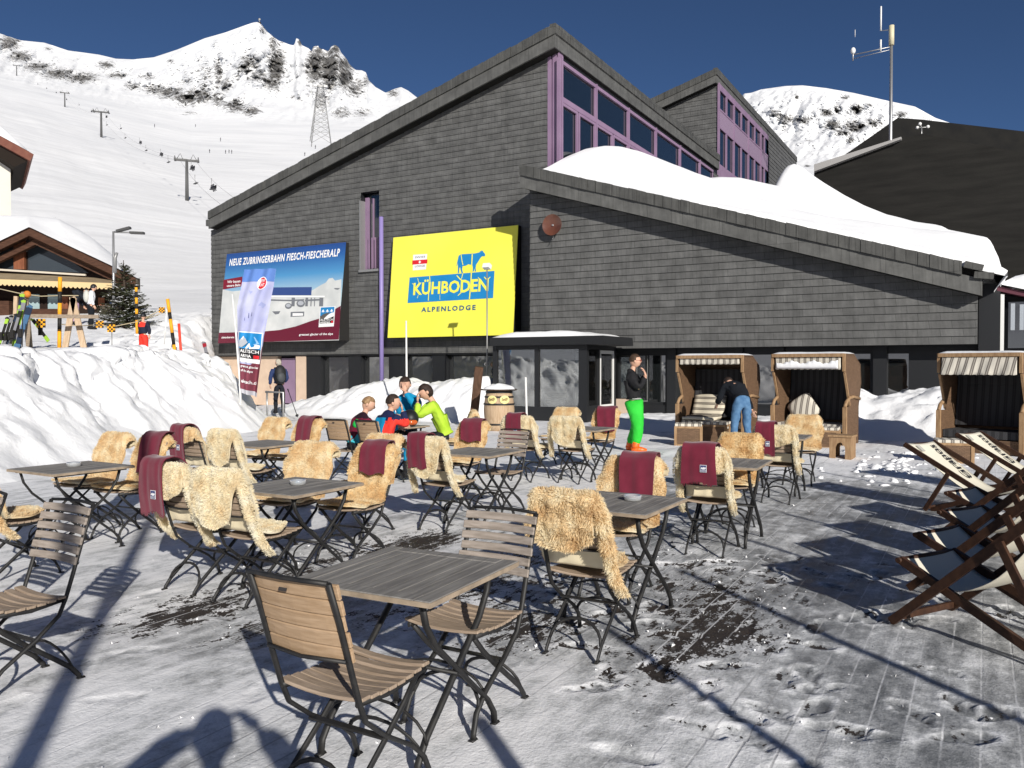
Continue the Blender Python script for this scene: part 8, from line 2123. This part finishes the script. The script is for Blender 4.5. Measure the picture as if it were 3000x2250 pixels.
# skis leaning on the rack
def ski_pair(label, top, bot, d, m1, m2, w_=.10):
    t = thing('ski_pair', label, 'skis', on_y(*bot, d), 0, 'skis leaning on the rack'); A = on_y(*top, d+.35)-on_y(*bot, d)
    for k in (0, 1):
        o_ = Vector((.045*k, -.05*k, 0)); pts = [o_+A*f for f in (-.02, .2, .5, .8, .95, 1.0)]; pts[-1] += Vector((.03*(2*k-1), -.03, .0))
        mb = MB()
        for i in range(5): mb.beam(pts[i], pts[i+1], w_*(1.1 if i in (0, 3) else .85), .016, [0, 1, 0, 1, 0][i], (0, 1, 0))
        s_ = mb.build('ski', [m1, m2], t)
        MB().box(o_+A*.42+Vector((0, -.05, 0)), (.08, .07, .22)).build('binding', M_PKB, s_)
    return t
M_LIM = mat('lime_ski_top', (.30, .50, .05), .4, .4); M_SBL = mat('steel_blue_ski_top', (.05, .12, .22), .4, .4); M_SNB = mat('navy_ski_top', (.015, .025, .05), .4, .4); M_GRT = mat('grey_ski_top', (.2, .2, .22), .4, .4)
ski_pair('lime and black skis leaning on the rack, tips crossing', (66, 862), (32, 1030), 22.4, M_LIM, M_SNB)
ski_pair('second lime pair of skis just right of the first', (70, 880), (38, 1025), 22.2, M_LIM, M_GRT, .09)
ski_pair('broad steel blue skis in the middle of the rack', (88, 895), (42, 1036), 21.8, M_SBL, M_SNB, .14)
ski_pair('thin black skis at the left end of the rack', (34, 925), (4, 1030), 22.2, M_PKB, M_GRT, .07)
ski_pair('black skis second from the left end of the rack', (48, 920), (12, 1032), 22.3, M_PKB, M_SNB, .07)
ski_pair('lime and black skis lying to the right of the rack', (94, 935), (140, 998), 23.2, M_LIM, M_PKB, .08)
ski_pair('short dark skis stuck in the snow at the lodge corner', (596, 1002), (612, 1075), 24, M_GRT, mat('red_ski_top', (.3, .02, .03), .4, .4), .08)
ski_pair('slim grey skis between the lime pairs', (60, 905), (22, 1034), 22.0, M_GRT, M_PKB, .07)
ski_pair('black skis propped at the very left edge', (22, 930), (-8, 1026), 22.1, M_PKB, M_LIM, .07)
ski_pair('short black skis behind the steel blue ones', (76, 915), (52, 1040), 21.9, M_PKB, M_GRT, .07)
t0 = on_y(65, 1040, 21.6); t = thing('ski_pole', 'thin dark ski pole standing right of the steel blue skis', 'ski pole', t0, 0); MB().tube([(0, 0, -.1), on_y(66, 930, 21.6)-t0], .012, 6).build('shaft', M_PKB, t)
# checkered markers and rope
def chk(label, px_, py_, d, s_=.2, stick=True, yaw=0.0):
    p = on_y(px_, py_, d); t = thing('checkered_marker', label, 'marker', p, yaw, 'yellow and black checkered rope markers')
    mb = MB(); n_ = 4
    for i in range(n_):
        for j in range(n_):
            a = -s_+2*s_*i/n_; b = -s_+2*s_*j/n_; mb.bb(a, a+2*s_/n_, -.02, .02, b, b+2*s_/n_, (i+j) % 2)
    mb.build('flag', [M_ORG, M_PKB], t)
    if stick: MB().tube([(0, .03, -.9), (0, .03, .0)], .014, 6).build('stick', M_GREYM, t)
chk('checkered marker on the rope between rack and thick pole', 120, 947, 23, .12, False)
chk('checkered marker on its own thin stick before the skier in white', 326, 962, 24, .11)
chk('checkered marker lying right of the skier in white', 292, 950, 26, .11, False, .8)
chk('checkered marker above the yellow poles right of the spruce', 474, 908, 24, .08, False)
def rope(label, pts, d, r=.014):
    o = MB().tube([on_y(a, b, d+(k*0.01)) for k, (a, b) in enumerate(pts)], r, 5).build('barrier_rope', mat('pale_rope', (.45, .38, .25), .8, .1)); tag(o, label, 'rope', 'barrier ropes along the piste')
rope('barrier rope running from the left edge past the thick pole', [(-20, 842), (60, 860), (120, 868), (176, 866), (230, 866)], 24)
rope('barrier rope running from the rack to the leaning pole', [(176, 950), (230, 955), (292, 952), (326, 958), (400, 943), (474, 908), (495, 915)], 24)
rope('lower barrier rope between spruce and leaning pole', [(401, 938), (440, 930), (480, 916), (496, 920)], 24, .01)

# ---------------------------------------------------------------- spruce
t0 = onb(367, 33.0); t0.z -= .1
t = thing('spruce_tree', 'small dark spruce with sparse top shoot in front of the chalet', 'tree', t0, 0)
Ht = on_y(363, 762, 33).z-t0.z; Hc = on_y(363, 835, 33).z-t0.z
MB().tube([(0, 0, 0), (0, 0, Ht*.6), (-.03, 0, Ht)], [.10, .05, .012], 7).build('trunk', mat('bark', (.06, .045, .035), .9, .1), t)
mb = MB(); rg = np.random.default_rng(5); Rb = 1.35
for k in range(330):
    f = rg.uniform(0, 1)**1.25; z = .18+f*(Ht-.35); Lb = Rb*(1-f)**.85*rg.uniform(.6, 1.05)+.10
    if f > .72: 
        if rg.uniform() < .55: continue
        Lb = min(Lb, .35)*rg.uniform(.6, 1.3)
    an = rg.uniform(0, 2*PI); d = Vector((math.cos(an), math.sin(an), 0)); up_ = rg.uniform(.05, .35) if f < .7 else rg.uniform(.5, 1.1)
    tip = Vector((0, 0, z))+d*Lb+Vector((0, 0, Lb*up_-.12*Lb))
    st = Vector((0, 0, z)); mb.tube([st, st.lerp(tip, .5)-Vector((0, 0, .04*Lb)), tip], [.012, .008, .003], 4, 1)
    n_ = int(26*Lb)+6
    for i in range(n_):
        g = rg.uniform(.12, 1.0); c = st.lerp(tip, g)+Vector((0, 0, -.04*Lb*math.sin(g*PI)))
        sd = (d.cross(Vector((0, 0, 1)))*rg.choice([-1, 1])+d*.8+Vector((0, 0, rg.uniform(-.5, .6)))).normalized()*rg.uniform(.10, .22)*(1.15-g*.5)
        wv = Vector((rg.normal(), rg.normal(), rg.normal())).normalized()*.022
        mb.add([c-wv, c+wv, c+sd], [(0, 1, 2)], 0 if rg.uniform() < .93 or f > .7 else 2)
mb.build('crown', [mat('spruce_needles', (.025, .034, .018), .8, .2, noise=(3, (.06, .062, .030), 3)), mat('bark', (.06, .045, .035), .9, .1), M_SNOWSOFT], t)
